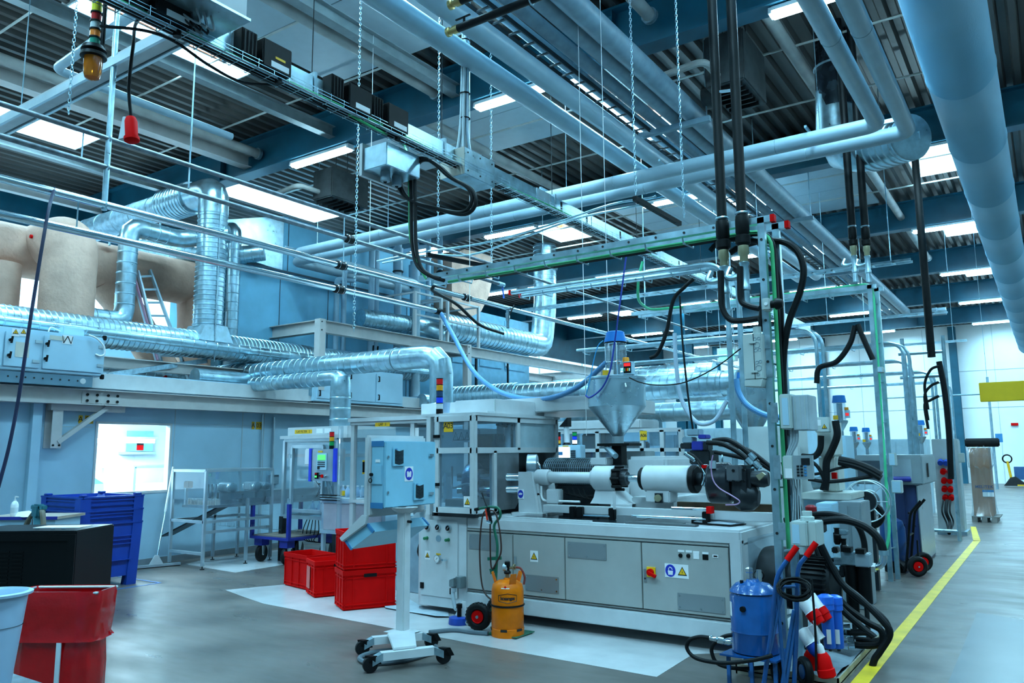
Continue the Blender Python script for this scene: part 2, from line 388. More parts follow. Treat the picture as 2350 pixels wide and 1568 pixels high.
# clean-room wall with its window
XW = -11.5
wy0, wy1, wz0, wz1 = 6.03, 7.24, 1.07, 2.14
mb = MB()
for a, b, c, d in ((-7, wy0, 0, 2.86), (wy1, 13.9, 0, 2.86), (wy0, wy1, 0, wz0), (wy0, wy1, wz1, 2.86)): mb.box(XW-.1, a, c, XW, b, d)
wl = build(mb, 'wall_left_clean_room', wallw, kind='structure')
mb = MB()
for y in (5.25, 7.28, 8.55, 9.0, 10.6): mb.box(XW-.002, y, 0.1, XW+.003, y+.012, 2.4)
mb.box(XW-.002, 5.3, 2.05, XW+.002, 6.0, 2.058).box(XW-.002, 7.3, 2.13, XW+.002, 9, 2.136)
build(mb, 'wall_seam', MATS['panel_seam'], wl)
build(MB().box(XW-.02, -7, 0, XW+.02, 13.9, .09), 'baseboard_left', m('grey_skirting', (.22, .25, .27), .5), kind='structure')
mb = MB(); t = .035
mb.box(XW-.1, wy0, wz0, XW+.012, wy0+t, wz1).box(XW-.1, wy1-t, wz0, XW+.012, wy1, wz1).box(XW-.1, wy0+t, wz0, XW+.012, wy1-t, wz0+t).box(XW-.1, wy0+t, wz1-t, XW+.012, wy1-t, wz1)
w2 = build(mb, 'window_2', white, kind='structure')
build(MB().box(XW-.05, wy0+t, wz0+t, XW-.045, wy1-t, wz1-t), 'pane', glass('window_pane', (.95, .98, 1), .05), w2)
# clean room behind it: bright, with its own ceiling lights
mb = MB(); mb.box(-15.2, 3.0, 0, -15.1, 11, 2.6).box(-15.1, 3, 0, -11.6, 3.1, 2.6).box(-15.1, 10.9, 0, -11.6, 11, 2.6)
build(mb, 'wall_clean_room', m('clean_room_white', (.85, .87, .88), .5, var=.01), kind='structure')
build(MB().box(-18.9, -6.8, 2.6, XW-.1, 13.9, 2.72), 'ceiling_clean_room', MATS['clean_room_white'], kind='structure')
area('clean_room_lamp', (-13.0, 6.4, 2.55), 1.6, 3.0, 260, (.6, .88, 1))
# ceiling-level floor edge band and the steel beam that carries it
build(MB().box(XW, 5.55, 2.62, XW+.08, 14, 2.84), 'trim_6', white, kind='structure')
mb = MB(); zb = 2.36; xb = XW+.16
for y0, y1 in ((-6.8, 5.995), (6.005, 13.6)):
    mb.box(xb-.1, y0, zb, xb+.1, y1, zb+.012).box(xb-.006, y0, zb+.012, xb+.006, y1, zb+.21).box(xb-.1, y0, zb+.21, xb+.1, y1, zb+.222)
bm = build(mb, 'steel_beam', cream, kind='structure')
mb = MB(); mb.box(xb+.006, 5.72, zb+.03, xb+.016, 6.28, zb+.19); build(mb, 'beam_plate', cream, bm)
for i in range(4):
    for z in (.065, .15):
        build(MB().cyl((xb+.016, 5.79+i*.14+(.02 if i > 1 else 0), zb+z), (xb+.034, 5.79+i*.14+(.02 if i > 1 else 0), zb+z), .02, n=6), 'bolt', black, bm)
# bracket column under the beam
mb = MB(); yb = 5.42; mb.box(XW, yb-.1, 1.75, XW+.012, yb+.1, zb).box(XW+.012, yb-.006, 1.75, XW+.14, yb+.006, zb).box(XW+.14, yb-.07, 1.75, XW+.152, yb+.07, zb)
bk = build(mb, 'beam_bracket', cream); tag(bk, 'cream steel wall bracket with diagonal strut under the long beam', 'bracket')
mb = MB(); mb.bar((XW+.12, yb+.03, 1.83), (XW+.16, yb+.66, zb-.03), .09, .06); mb.bar((XW+.1, yb-.1, zb-.045), (XW+.1, yb+.95, zb-.045), .12, .085)
build(mb, 'strut', cream, bk)
for y in (yb-.04, yb+.04): build(MB().cyl((XW+.15, y, 1.79), (XW+.165, y, 1.79), .015, n=6), 'bolt', black, bk)
# pale pilaster beside it
build(MB().box(XW, 5.12, 0, XW+.1, 5.24, 2.36), 'wall_pilaster', wallw, kind='structure')
# wall letters
def wall_sign(y, z, label, h=.11):
    mb = MB(); mb.box(XW, y-.085, z-h/2, XW+.004, y-.03, z+h/2).box(XW, y+.005, z-h/2, XW+.004, y+.125, z+h/2); mb.k = 1
    mb.text('A', .11, (XW+.004, y-.0575, z), (0, 1, 0), (0, 0, 1)); mb.text('03', .11, (XW+.004, y+.065, z), (0, 1, 0), (0, 0, 1))
    one(mb, 'bay_sign', [ylab, ink], label, 'sign')
wall_sign(P(194, 963, X=XW).y, P(194, 963, X=XW).z, 'small yellow A 03 plate on the wall beside the bright window', .115)
wall_sign(P(587, 977, X=XW).y, P(587, 977, X=XW).z, 'small yellow A 03 plate on the wall beside the conduit pipes', .13)
# ---- fluorescent lamps under the beams
lampm = m('fluorescent_tube', (.45, .82, 1), .4, var=0, emit=34)
def lamp(x, y, label):
    t = thing('ceiling_light', label, 'light', (x, y, 6.86), 'fluorescent lights under the beams')
    mb = MB(); mb.bar((x-.72, y, 6.96), (x+.72, y, 6.96), .16, .05); mb.prism([(x-.76, y-.09, 6.9), (x-.76, y+.09, 6.9), (x-.76, y+.07, 6.985), (x-.76, y-.07, 6.985)], (.04, 0, 0)); mb.prism([(x+.72, y-.09, 6.9), (x+.72, y+.09, 6.9), (x+.72, y+.07, 6.985), (x+.72, y-.07, 6.985)], (.04, 0, 0))
    build(mb, 'housing', white, t)
    build(MB().tube([(x-.72, y-.035, 6.915), (x+.72, y-.035, 6.915)], .045, 10), 'tube', lampm, t); build(MB().tube([(x-.72, y+.035, 6.915), (x+.72, y+.035, 6.915)], .045, 10), 'tube', lampm, t)
    return t
ORD = ['first', 'second', 'third', 'fourth', 'fifth', 'sixth', 'seventh', 'eighth', 'ninth', 'tenth', 'eleventh', 'twelfth']
lamp0 = None
for j, y in enumerate(BEAMY[1:]):
    for i, x in enumerate((-14.8, -10.4, -6.15, -1.65, 3.0)):
        lab = 'lit twin fluorescent light under the %s blue beam, %s along that beam' % (ORD[j], ORD[i])
        if lamp0 is None: lamp0 = lamp(x, y+.12, lab)
        else: dup(lamp0, (x, y+.12, 6.86), lab)
# ================================================================ OVERHEAD: PIPES, DUCTS, BUSBAR
def runY(name, label, cat, x, y, Z, r, y0, y1, mat, group=None, n=16, X=None):
    X = P(x, y, Z=Z).x if X is None else X
    return one(MB().tube([(X, y0, Z), (X, y1, Z)], r, n), name, mat, label, cat, group)
rod = lambda mb, p, z1, r=.006: mb.cyl(p, (p[0], p[1], z1), r, n=6)
# ---- fabric air duct
fabric = m('pale_duct_fabric', (.22, .48, .66), .7, var=.03, scale=1.2, bump=.12, bscale=60)
mb = MB(); X, Z, r = -.52, 6.02, .36; pts = []; rs = []
for i in range(16):
    y = 2.5+i*2.5
    for o, q in ((0, 0), (.012, .008), (.03, .008), (.042, 0)): pts.append((X, y+o, Z)); rs.append(r+q)
mb.tube(pts, rs, 40)
t = thing('fabric_air_duct', 'huge round pale blue fabric air duct hung along the aisle', 'duct', (X, 2.5, Z))
build(mb, 'fabric_tube', fabric, t)
mb = MB().box(X-.012, 2.5, Z+r, X+.012, 40, Z+r+.04)
for i in range(9): mb.cyl((X, 4+i*4, Z+r), (X, 4+i*4, 7.7), .004, n=5)
build(mb, 'hanging_rail', alu, t)
# ---- pair of white insulated pipes: along X, elbow, then towards the camera
def lpipe(Xe, Ye, Xl, ydown, zdn, label):
    z = 5.5; r = .095
    t = thing('insulated_pipe', label, 'pipe', (Xe, Ye, z), 'white insulated pipes')
    build(MB().tube(fil([(Xe, 2.5, z), (Xe, Ye, z), (Xl, Ye, z), (Xl, ydown, z), (Xl, ydown, zdn)], .16, 6), r, 20), 'insulation', insul, t)
    for k in range(5): build(MB().torus((Xe-1.2-k*2.3, Ye, z), r, .004, (1, 0, 0), 20, 5), 'joint_band', galvd, t)
    for k in range(2): build(MB().torus((Xe, 5+k*2.4, z), r, .004, (0, 1, 0), 20, 5), 'joint_band', galvd, t)
    return t
lpipe(-1.40, 9.83, -11.75, 13.3, 2.9, 'lower white insulated pipe of the elbowed pair above the blue-topped loader')
lpipe(-1.13, 10.28, -12.35, 14.0, 2.9, 'upper white insulated pipe of the elbowed pair above the blue-topped loader')
t = thing('strut_channel', 'long galvanised strut channel carrying the elbowed white pipes', 'channel', (-6.5, 10.1, 5.72))
mb = MB(); mb.bar((-12.6, 10.45, 5.75), (-1.2, 10.45, 5.75), .04, .05); build(mb, 'channel', galv, t)
for k in range(6): build(MB().bar((-2.2-k*1.95, 9.7, 5.63), (-2.2-k*1.95, 10.55, 5.63), .03, .03), 'cross_arm', galv, t)
for k in range(6):
    build(rod(MB(), (-2.2-k*1.95, 10.5, 5.63), 7.7), 'hanger_rod', galv, t)
# ---- two wide white pipes along Y
runY('insulated_pipe', 'wide white pipe along the hall passing under the first blue beam, nearer the busbar', 'pipe', 878, 0, 6.15, .125, 2.6, 21, insul, n=24)
runY('insulated_pipe', 'wide white pipe along the hall under the first blue beam, beside the black valve pipes', 'pipe', 1003, 0, 6.15, .125, 2.6, 21, insul, n=24)
# ---- bundle of grey pipes
for i, (x, r, lab, ye) in enumerate(((1110, .075, 'slim grey pipe beside the dark cable ladder in the roof pipe bundle', 31), (1169, .085, 'second slim grey pipe of the roof bundle counted from the cable ladder', 31),
                             (1241, .11, 'medium grey pipe in the middle of the roof bundle', 31.3), (1308, .14, 'thick grey pipe at the outer edge of the roof bundle', 31.6))):
    X = P(x, 0, Z=6.55).x
    one(MB().tube(fil([(X, 2.6, 6.55), (X, ye, 6.55), (X+1.2, ye, 6.55)], .3, 4), r, 18), 'grey_pipe', greyp, lab, 'pipe', 'grey pipes of the roof bundle')
t = thing('pipe_support', 'grey cross bar holding the roof pipe bundle before the second beam', 'bracket', (-4.7, 10.5, 6.4))
for y in (10.4, 16.3, 22.1):
    mb = MB(); mb.bar((P(1110, 0, Z=6.55).x-.2, y, 6.36), (P(1308, 0, Z=6.55).x+.3, y, 6.36), .08, .08); build(mb, 'cross_bar', greyp, t)
    for x in (P(1110, 0, Z=6.55).x-.15, P(1308, 0, Z=6.55).x+.25): build(rod(MB(), (x, y, 6.4), 7.7, .012), 'hanger_rod', galv, t)
# ladder tray beside the bundle
X = P(1085, 0, Z=6.4).x; mb = MB()
for s_ in (-.1, .1): mb.box(X+s_-.008, 2.6, 6.37, X+s_+.008, 26, 6.43)
for k in range(78): mb.box(X-.1, 2.7+k*.3, 6.375, X+.1, 2.73+k*.3, 6.39)
t = one(mb, 'cable_ladder', dark, 'dark narrow cable ladder running beside the roof pipe bundle', 'cable ladder')
# ---- further pipes high under the roof
cp = m('dusty_roof_pipe', (.34, .33, .31), .6, var=.15, scale=3)
for X, y0, y1, lab in ((-12.05, 3, 9.1, 'dusty beige roof pipe ending at the first blue beam above the canvas ducts'), (-7.65, 3, 9.1, 'dusty beige roof pipe ending at the first blue beam by the white soffit'),
                       (-8.45, 9.3, 15.0, 'pale roof pipe crossing under the white soffit behind the first blue beam'), (-2.62, 9.2, 15.0, 'dusty roof pipe behind the black rubber pipes'), (-2.62, 15.2, 26, 'roof pipe beyond the capped duct running to the far beams'), (-3.9, 3, 9, 'stub of roof pipe ending at the first blue beam above the pipe bundle')):
    mb = MB().tube([(X, y0, 7.33), (X, y1, 7.33)], .085, 16); tt = one(mb, 'roof_pipe', cp, lab, 'pipe', 'roof pipes')
    build(MB().cyl((X, y1-.06, 7.33), (X, y1, 7.33), .11, n=16), 'end_collar', galvd, tt)
mb = MB(); 
for y in (4.4, 6.6, 8.2): mb.cyl((-14, y, 7.5), (-7.4, y, 7.5), .018, n=6)
for y in (11.2, 13.2, 17.3, 19): mb.cyl((-14, y, 7.5), (-.3, y, 7.5), .018, n=6)
build(mb, 'sprinkler_line', m('sprinkler_pipe', (.5, .5, .47), .5), kind='structure')
# ---- busbar trunking along Y with cable basket, boxes and cables
bx = -5.22; bz = 4.92
t = thing('busbar_trunking', 'grey busbar trunking hung along the hall with a wire cable basket', 'busbar', (bx, 6, bz))
mb = MB(); 
for y0, y1 in ((1.8, 4.45), (4.47, 6.68), (6.7, 9.6), (9.62, 13), (13.02, 17), (17.02, 22)): mb.box(bx-.04, y0, bz-.08, bx+.04, y1, bz+.08)
build(mb, 'trunk', galv, t)
for y0, y1 in ((4.9, 5.25), (8.15, 8.5), (11, 11.3)):
    mb = MB().box(bx+.04, y0, bz-.085, bx+.05, y1, bz+.085); mb.box(bx+.05, y0+.02, bz-.07, bx+.056, y0+.05, bz+.07).box(bx+.05, y1-.05, bz-.07, bx+.056, y1-.02, bz+.07); build(mb, 'joint_cover', alu, t)
for y in (6.95, 8.75, 9.45, 10.5, 11.6, 12.8): build(MB().box(bx+.04, y, bz-.06, bx+.043, y+.045, bz+.06), 'vent_grille', black, t)
mb = MB()
for i in range(5): mb.cyl((bx+.02+i*.04, 1.8, bz-.17), (bx+.02+i*.04, 22, bz-.17), .003, n=4)
for z in (bz-.14, bz-.11): mb.cyl((bx+.19, 1.8, z), (bx+.19, 22, z), .003, n=4)
for k in range(130): mb.tube([(bx, 1.9+k*.155, bz-.11), (bx+.01, 1.9+k*.155, bz-.172), (bx+.19, 1.9+k*.155, bz-.172), (bx+.19, 1.9+k*.155, bz-.1)], .003, 4)
build(mb, 'wire_basket', galv, t)
for y in (3.6, 4.47, 6.3, 8.6, 11.2, 14, 17): build(MB().cyl((bx, y, bz+.08), (bx, y, 7.7), .005, n=6), 'hanger_rod', dark, t)
for y in (3.6, 4.47, 6.3, 8.6): build(MB().bar((bx, y, bz-.13), (bx, y, bz+.12), .11, .03, (0, 1, 0)), 'hanger_clamp', galvd, t)
for i, (dx, dz) in enumerate(((.05, 0), (.09, .005), (.14, 0), (.11, .03))):
    pts = [(bx+dx+.012*math.sin(k*1.7+i), 1.9+k*1.05, bz-.155+dz+.006*math.sin(k*2.3+i*2)) for k in range(16)]
    one(MB().tube(spl(pts, 4), .012 if i else .017, 6), 'power_cable', [rubber, rubber, cable, green][i], ['thick black cable lying in the wire basket under the busbar', 'thin black cable lying in the wire basket under the busbar', 'grey cable lying in the wire basket under the busbar', 'green cable lying in the wire basket under the busbar'][i], 'cable')
# black tap-off boxes plugged on the trunking
def tapbox(yc, label, first=None):
    t = thing('tap_off_box', label, 'box', (bx+.13, yc, bz), 'black tap-off boxes on the busbar')
    build(MB().box(bx+.035, yc-.02, bz-.14, bx+.2, yc+.27, bz+.1), 'enclosure', black, t, bev=.008)
    mb = MB().box(bx+.03, yc-.2, bz-.1, bx+.16, yc-.05, bz+.12)
    for k in range(4): mb.box(bx+.16, yc-.19+k*.036, bz-.09, bx+.172, yc-.17+k*.036, bz+.11)
    build(mb, 'fuse_housing', black, t, bev=.006)
    build(MB().box(bx+.2, yc+.06, bz-.12, bx+.203, yc+.24, bz-.07), 'type_label', wlab, t)
    build(MB().cyl((bx+.12, yc+.2, bz-.2), (bx+.12, yc+.2, bz-.14), .03, n=12), 'cable_gland', black, t)
    return t
ys = [P(x, y, X=bx+.15).y for x, y in ((355, 30), (600, 133), (797, 235), (886, 283))]
tp = tapbox(ys[0], 'black tap-off box on the busbar beside the cable junction box')
for y, l in zip(ys[1:], ('black tap-off box on the busbar with a yellow sticker', 'black tap-off box on the busbar before the grey joint cover, upstream of another', 'black tap-off box on the busbar nearest the tall steel cable box')):
    dup(tp, (bx+.13, y, bz), l)
build(MB().box(bx+.2, ys[1]+.1, bz-.04, bx+.2035, ys[1]+.2, bz-.02), 'warning_label', ylab, bpy.data.objects['tap_off_box.001'])
# grey junction box with a sheaf of cables at the top
p = P(450, 15, X=bx+.25)
t = thing('junction_box', 'grey junction box above the busbar with a sheaf of cables', 'box', p)
build(MB().box(p.x-.25, p.y-.3, p.z-.02, p.x+.2, p.y+.3, p.z+.3), 'enclosure', white, t, bev=.01)
build(MB().box(p.x-.27, p.y-.32, p.z-.04, p.x+.22, p.y+.32, p.z-.02), 'lid', galv, t)
for i in range(9):
    a = V((p.x-.1+(i % 3)*.07, p.y-.02+(i//3)*.06, p.z-.04))
    build(MB().tube(spl([a, a+V((.02, .01, -.12)), V((bx+.12, p.y-.02+.03*i-.15, bz-.0)), V((bx+.1+.01*i, p.y-.1+.05*i-.2, bz-.13))], 6), .008, 6), 'cable', [cable, dark, cable][i % 3], t)
# steel cable box and vertical cable bundle
Yb0 = P(1065, 350, X=bx+.35).y
bb0, bb1 = 9.0, 9.75
q0 = P(1066, 336, X=bx+.18); q1 = P(1136, 420, X=bx+.18)
t = thing('cable_box', 'large bare steel box on the busbar below a vertical cable bundle', 'box', (bx, q0.y, q1.z))
zt, zb2 = P(1066, 336, X=bx+.18).z, P(1066, 398, X=bx+.18).z
build(MB().box(bx-.16, q0.y, zb2, bx+.18, q1.y, zt), 'enclosure', galv, t, bev=.006)
mb = MB()
for y in (q0.y+.06, (q0.y+q1.y)/2, q1.y-.06):
    for z in (zt-.05, zb2+.05): mb.cyl((bx+.18, y, z), (bx+.186, y, z), .01, n=6)
build(mb, 'screw', dark, t)
build(MB().box(bx-.16, q0.y-.004, zb2, bx+.18, q0.y, zt), 'end_plate', m('warm_steel_plate', (.52, .48, .42), .4, .3, var=.05), t)
t = thing('cable_bundle', 'vertical bundle of grey cables with black ties above the steel box', 'cable bundle', (bx, q0.y+.25, zt))
for i in range(6):
    a = i*1.05; o = V((.035*math.cos(a), .035*math.sin(a), 0)); c = V((bx, q0.y+.22, 0))
    build(MB().tube(spl([c+o*2.6+V((0, 0, zt-.02)), c+o*1.2+V((0, 0, zt+.35)), c+o+V((0, .02, zt+1)), c+o+V((0, .05, 7.0))], 6), .017, 6), 'cable', cable if i % 3 else greyp, t)
for z in (zt+.45, zt+.75, zt+1.1, zt+1.4): build(MB().torus((bx, q0.y+.235, z), .056, .008, n=14, k=6), 'tie', black, t)
# second grey box with the heavy black cables
p0 = P(868, 322, X=bx-.1); p1 = P(955, 375, X=bx-.1)
t = thing('feeder_box', 'grey feeder box under the busbar with two heavy black cables', 'box', (bx-.15, p0.y, p1.z-.15))
z1 = bz-.2; z0 = z1-.24
build(MB().box(bx-.3, p0.y, z0, bx+.02, p0.y+.5, z1), 'enclosure', galv, t, bev=.006)
build(MB().box(bx-.34, p0.y-.02, z0-.05, bx-.3, p0.y+.52, z1+.05), 'back_plate', white, t)
for d in (.15, .32): build(MB().cyl((bx-.14, p0.y+d, z0-.1), (bx-.14, p0.y+d, z0), .05, n=12), 'cable_gland', greyp, t)
YB = p0.y+.5
for i in range(2):
    f = lambda x, y, Y=YB: P(x+i*9, y+i*4, Y=Y)
    a = V((bx-.14, p0.y+.15+.17*i, z0-.1))
    pts = [a, f(905, 400), f(920, 440), f(945, 462), f(1000, 478), f(1058, 488), f(1082, 465), f(1074, 432), f(1030, 405), f(1000, 378), f(975, 364), f(955, 368), f(944, 395), f(944, 470), f(946, 560), f(958, 610), f(985, 632), f(1010, 640)]
    one(MB().tube(spl(pts, 6), .02, 8), 'heavy_cable', rubber, ['heavy black looped cable hanging from the feeder box, inner loop', 'heavy black looped cable hanging from the feeder box, outer loop'][i], 'cable', 'heavy looped cables')
pts = [P(800, 262, X=bx+.1), P(870, 300, X=bx+.15), P(920, 325, Y=YB), P(937, 365, Y=YB), P(939, 450, Y=YB), P(941, 540, Y=YB), P(955, 600, Y=YB), P(978, 640, Y=YB)]
one(MB().tube(spl(pts, 6), .013, 8), 'green_cable', green, 'green and yellow cable dropping beside the heavy black cables', 'cable')
# long slack black cable across the roof light
pts = [P(230, 60, X=bx), P(330, 70, X=bx), P(400, 95, X=bx), P(480, 150, X=bx), P(560, 190, X=bx), P(660, 200, X=bx), P(750, 250, X=bx+.1)]
one(MB().tube(spl(pts, 6), .012, 6), 'slack_cable', rubber, 'slack black cable sagging below the busbar across the roof light', 'cable')
# ---- black valve pipes at the top
def valvepipe(x, y, label, dz=0):
    a = P(x, y, Z=5.6); t = thing('rubber_pipe', label, 'pipe', a)
    build(MB().cyl(a+V((.12, 0, 0)), a+V((2.4, 0, 0)), .038, n=12), 'sleeve', rubber, t)
    build(MB().lathe([(.03, 0), (.045, .0), (.045, .03), (.03, .035), (.03, .07), (.04, .075), (.04, .13)], a, (1, 0, 0), 12), 'brass_end', m('brass', (.5, .38, .16), .3, .9), t)
    mb = MB().cyl(a+V((.2, 0, .0)), a+V((.2, 0, .09)), .012, n=8); mb.bar(a+V((.1, 0, .09)), a+V((.27, 0, .095)), .02, .008); build(mb, 'valve_lever', black, t)
    build(MB().torus(a+V((.95, 0, 0)), .042, .008, (1, 0, 0), 14, 6), 'pipe_clamp', galv, t)
valvepipe(1027, 75, 'black rubber sleeved pipe with brass end, lower of the two above the busbar'); valvepipe(1032, 12, 'black rubber sleeved pipe with brass end, upper of the two above the busbar')
# ---- capped spiral duct, chimney
Yc = 11.6
c0, c1 = P(1925, 335, Y=Yc), P(2085, 320, Y=10.7)
t = thing('spiral_duct', 'large capped spiral duct turning down from the dark chimney', 'duct', c0)
p = [V((-2.12, Yc, 6.8)), V((-2.12, Yc, 6.15)), V((-2.05, Yc-.1, 5.93)), V((-1.85, Yc-.35, 5.82)), V((-1.36, 10.62, 5.86))]
p = [P(1917, 180, Y=Yc), P(1917, 300, Y=Yc), P(1940, 345, Y=Yc-.05), P(1975, 350, Y=Yc-.25), P(2000, 346, Y=Yc-.4)]
build(MB().tube(p, .27, 24), 'elbow', galv, t)
e0 = p[-1]; e1 = P(2088, 316, Y=Yc-.95); d = (e1-e0).normalized(); pt, rs = ribs([e0, e1], .285, .12, .012, .015)
build(MB().tube(pt, rs, 28), 'capped_run', galv, t)
mb = MB().lathe([(.295, -.03), (.295, .02), (.28, .03)], e1, d, 28); build(mb, 'end_cap', galv, t)
sd = d.cross(V((0, 0, 1))).normalized()
for s_ in (-.08, .1):
    a = e1+d*.03+sd*s_*1.1+V((0, 0, .02)); build(MB().tube([a+V((0, 0, .05)), a+d*.035+V((0, 0, .05)), a+d*.035-V((0, 0, .05)), a-V((0, 0, .05))], .008, 6), 'cap_handle', galv, t)
t = thing('chimney', 'dark ribbed vertical flue rising to the roof above the capped duct', 'flue', p[0])
a = V((p[0].x, Yc, 6.55)); build(MB().cyl(a, (a.x, a.y, 7.2), .28, n=28), 'lower_casing', m('dark_flue_steel', (.06, .08, .10), .25, .85, var=.3), t)
mb = MB().cyl((a.x, a.y, 7.2), (a.x, a.y, 8.0), .26, n=28)
for k in range(20): mb.bar((a.x+.263*math.cos(k*.314), a.y+.263*math.sin(k*.314), 7.2), (a.x+.263*math.cos(k*.314), a.y+.263*math.sin(k*.314), 7.9), .012, .012)
build(mb, 'ribbed_casing', MATS['dark_flue_steel'], t); build(MB().torus((a.x, a.y, 7.2), .28, .018, n=28), 'collar', galvd, t)
# ---- heater units in the roof
def heater(c, w_, l, h, label):
    t = thing('unit_heater', label, 'heater', c, 'roof heaters'); c = V(c)
    mb = MB().box(c.x-w_/2, c.y-l/2, c.z, c.x+w_/2, c.y+l/2, c.z+h); build(mb, 'casing', m('sooty_casing', (.03, .035, .037), .6, var=.3), t, bev=.02)
    mb = MB()
    for k in range(6): mb.box(c.x-w_/2+.06, c.y-l/2+.06+k*(l-.12)/6, c.z-.06, c.x+w_/2-.06, c.y-l/2+.09+k*(l-.12)/6, c.z)
    build(mb, 'louvre', black, t); build(MB().lathe([(.16, 0), (.16, .22), (.1, .26)], (c.x-w_/2-.2, c.y, c.z+.1), (1, 0, 0), 16), 'fan_motor', MATS['sooty_casing'], t)
    build(MB().tube(fil([(c.x-.1, c.y-l/2, c.z+.15), (c.x-.1, c.y-l/2-.5, c.z+.15), (c.x-.7, c.y-l/2-.5, c.z+.1)], .15), .05, 10), 'supply_pipe', cp, t)
    for a in (-.3, .3): build(MB().cyl((c.x+a*w_, c.y, c.z+h), (c.x+a*w_, c.y, 7.7), .008, n=6), 'hanger_rod', dark, t)
heater(P(1690, 200, Z=6.75)+V((0, 0, -.15)), .55, 1.0, .75, 'sooty black unit heater under the roof behind the rubber pipes')
heater(P(782, 470, Z=6.6), .55, 1.0, .6, 'sooty black unit heater under the roof above the blue air handler')
# ---- chains and wires
def chain_(x0, y0, x1, y1, label, Y=None, X=None, pitch=.05):
    a = P(x1, y1, Y=Y, X=X); b = P(x0, y0, Y=Y, X=X); b = V((a.x, a.y, max(b.z, a.z+.1)))
    if y0 <= 0: b.z = 7.6
    one(chain(MB(), a, b, pitch), 'chain', galv, label, 'chain')
# ================================================================ LEFT: CONVEYING PIPES, MEZZANINE DUCTS
XP = P(800, 669, Z=3.62).x
def conv(x, y, ye, r, mat, name, label, y0=1.0):
    a = P(800, y, X=XP); t = one(MB().tube([(XP, y0, a.z), (XP, ye, a.z)], r, 14), name, mat, label, 'pipe', 'four stacked pipes along the hall')
    return a.z
iron = m('dull_iron_pipe', (.20, .23, .26), .4, .6, var=.25, scale=12)
zA = conv(0, 499, 24, .024, iron, 'air_pipe', 'thin dull iron pipe, topmost of four stacked above one another')
zB = conv(0, 549, P(1148, 660, X=XP).y, .026, iron, 'air_pipe', 'thin dull iron pipe ending in a lever valve, second of four stacked')
zC = conv(0, 614, P(1790, 778, X=XP).y, .036, chrome, 'conveying_pipe', 'bright steel pipe with black couplings, third of four stacked')
zD = conv(0, 669, P(1010, 724, X=XP).y, .036, chrome, 'conveying_pipe', 'bright steel pipe ending at the ribbed blue hose, lowest of four stacked')
def coupling(y, z, lab): 
    t = thing('pipe_coupling', lab, 'coupling', (XP, y, z), 'black pipe couplings')
    build(MB().lathe([(.05, -.07), (.052, -.05), (.052, .05), (.05, .07)], (XP, y, z), (0, 1, 0), 16), 'sleeve', rubber, t)
    for d in (-.045, .045): build(MB().torus((XP, y+d, z), .053, .005, (0, 1, 0), 16, 5), 'hose_clip', chrome, t)
coupling(P(782, 609, X=XP).y, zC, 'black clamped coupling on the third stacked pipe before the air handler')
coupling(P(778, 663, X=XP).y, zD, 'black clamped coupling on the lowest stacked pipe before the air handler')
coupling(P(685, 545, X=XP).y+.8, zB, 'black clamped coupling on the second stacked pipe')
coupling(P(1070, 690, X=XP).y, zC, 'black clamped coupling on the third stacked pipe past the valve hose')
t = thing('pipe_hanger', 'galvanised hanger post and rods carrying the four stacked pipes', 'hanger', (XP, 4, zC))
yp = P(241, 450, X=XP).y
build(MB().cyl((XP, yp, zC-.05), (XP, yp, 7.2), .026, n=12), 'post', galv, t)
for y in (P(228, 340, X=XP).y-.15, P(789, 560, X=XP).y):
    for a, b in ((zA, zB), (zB, zC), (zC, zD)):
        if a == zB and y < 5: continue
        build(MB().cyl((XP, y, a), (XP, y, b), .007, n=6), 'rod', galv, t)
for z in (zA, zB, zC): 
    build(MB().torus((XP, yp, z), .036, .008, (0, 1, 0), 14, 6), 'pipe_ring', galvd, t)
y = P(438, 330, X=XP).y; build(MB().cyl((XP, y, zB), (XP, y, 7.1), .008, n=6), 'rod', galv, t)
def chain2(x0, x1, y1, lab, X=None, Y=None):
    a = P(x1, y1, X=X, Y=Y); one(chain(MB(), a, V((a.x, a.y, 7.4)), .036, .0036), 'chain', galv, lab, 'chain', 'hanging chains')
chain2(185, 157, 262, 'galvanised chain holding the topmost stacked pipe beside the amber beacon', X=XP)
chain2(0, 812, 760, 'long thin chain hanging past the blue air handler', X=XP+.3)
chain2(0, 1005, 560, 'galvanised chain ending at the short black bar above the white handrail', Y=7.2)
chain2(0, 1128, 610, 'galvanised chain to the far end of the short black bar', Y=7.6)
chain2(0, 1459, 448, 'bright galvanised chain to the slanted black bar above the loader', Y=7.4)
chain2(0, 1570, 500, 'thin chain to the lower end of the slanted black bar', Y=7.9)
def dbar(a, b, lab):
    mb = MB(); mb.bar(a, b, .05, .05); d = (b-a)
    for k in range(6): c = a+d*(.08+k*.16); mb.bar(c+V((0, 0, -.026)), c+V((0, 0, -.022))+d*.02, .02, .008)
    one(mb, 'black_bar', black, lab, 'bar')
dbar(P(1456, 455, Y=7.4), P(1560, 514, Y=8.3), 'slanted black strut bar hung on chains above the blue-topped loader')
dbar(P(980, 585, Y=7.2), P(1120, 612, Y=8.0), 'black strut bar hung on chains beside the heavy looped cables')
# wire drop cables
for i, (x0, x1, y1, lab) in enumerate(((860, 848, 560, 'thin white wire hanging beside the feeder box'), (1260, 1346, 1000, 'thin white wire hanging down past the ribbed blue hose'), (1388, 1396, 760, 'thin wire down to the blue loader lid'), (1100, 1078, 700, 'thin white cord hanging beside the canvas elbow'))):
    a = P(x1, y1, Y=7.3); one(MB().cyl(a, (a.x, a.y, 7.4), .004, n=5), 'hanging_wire', wlab, lab, 'wire')
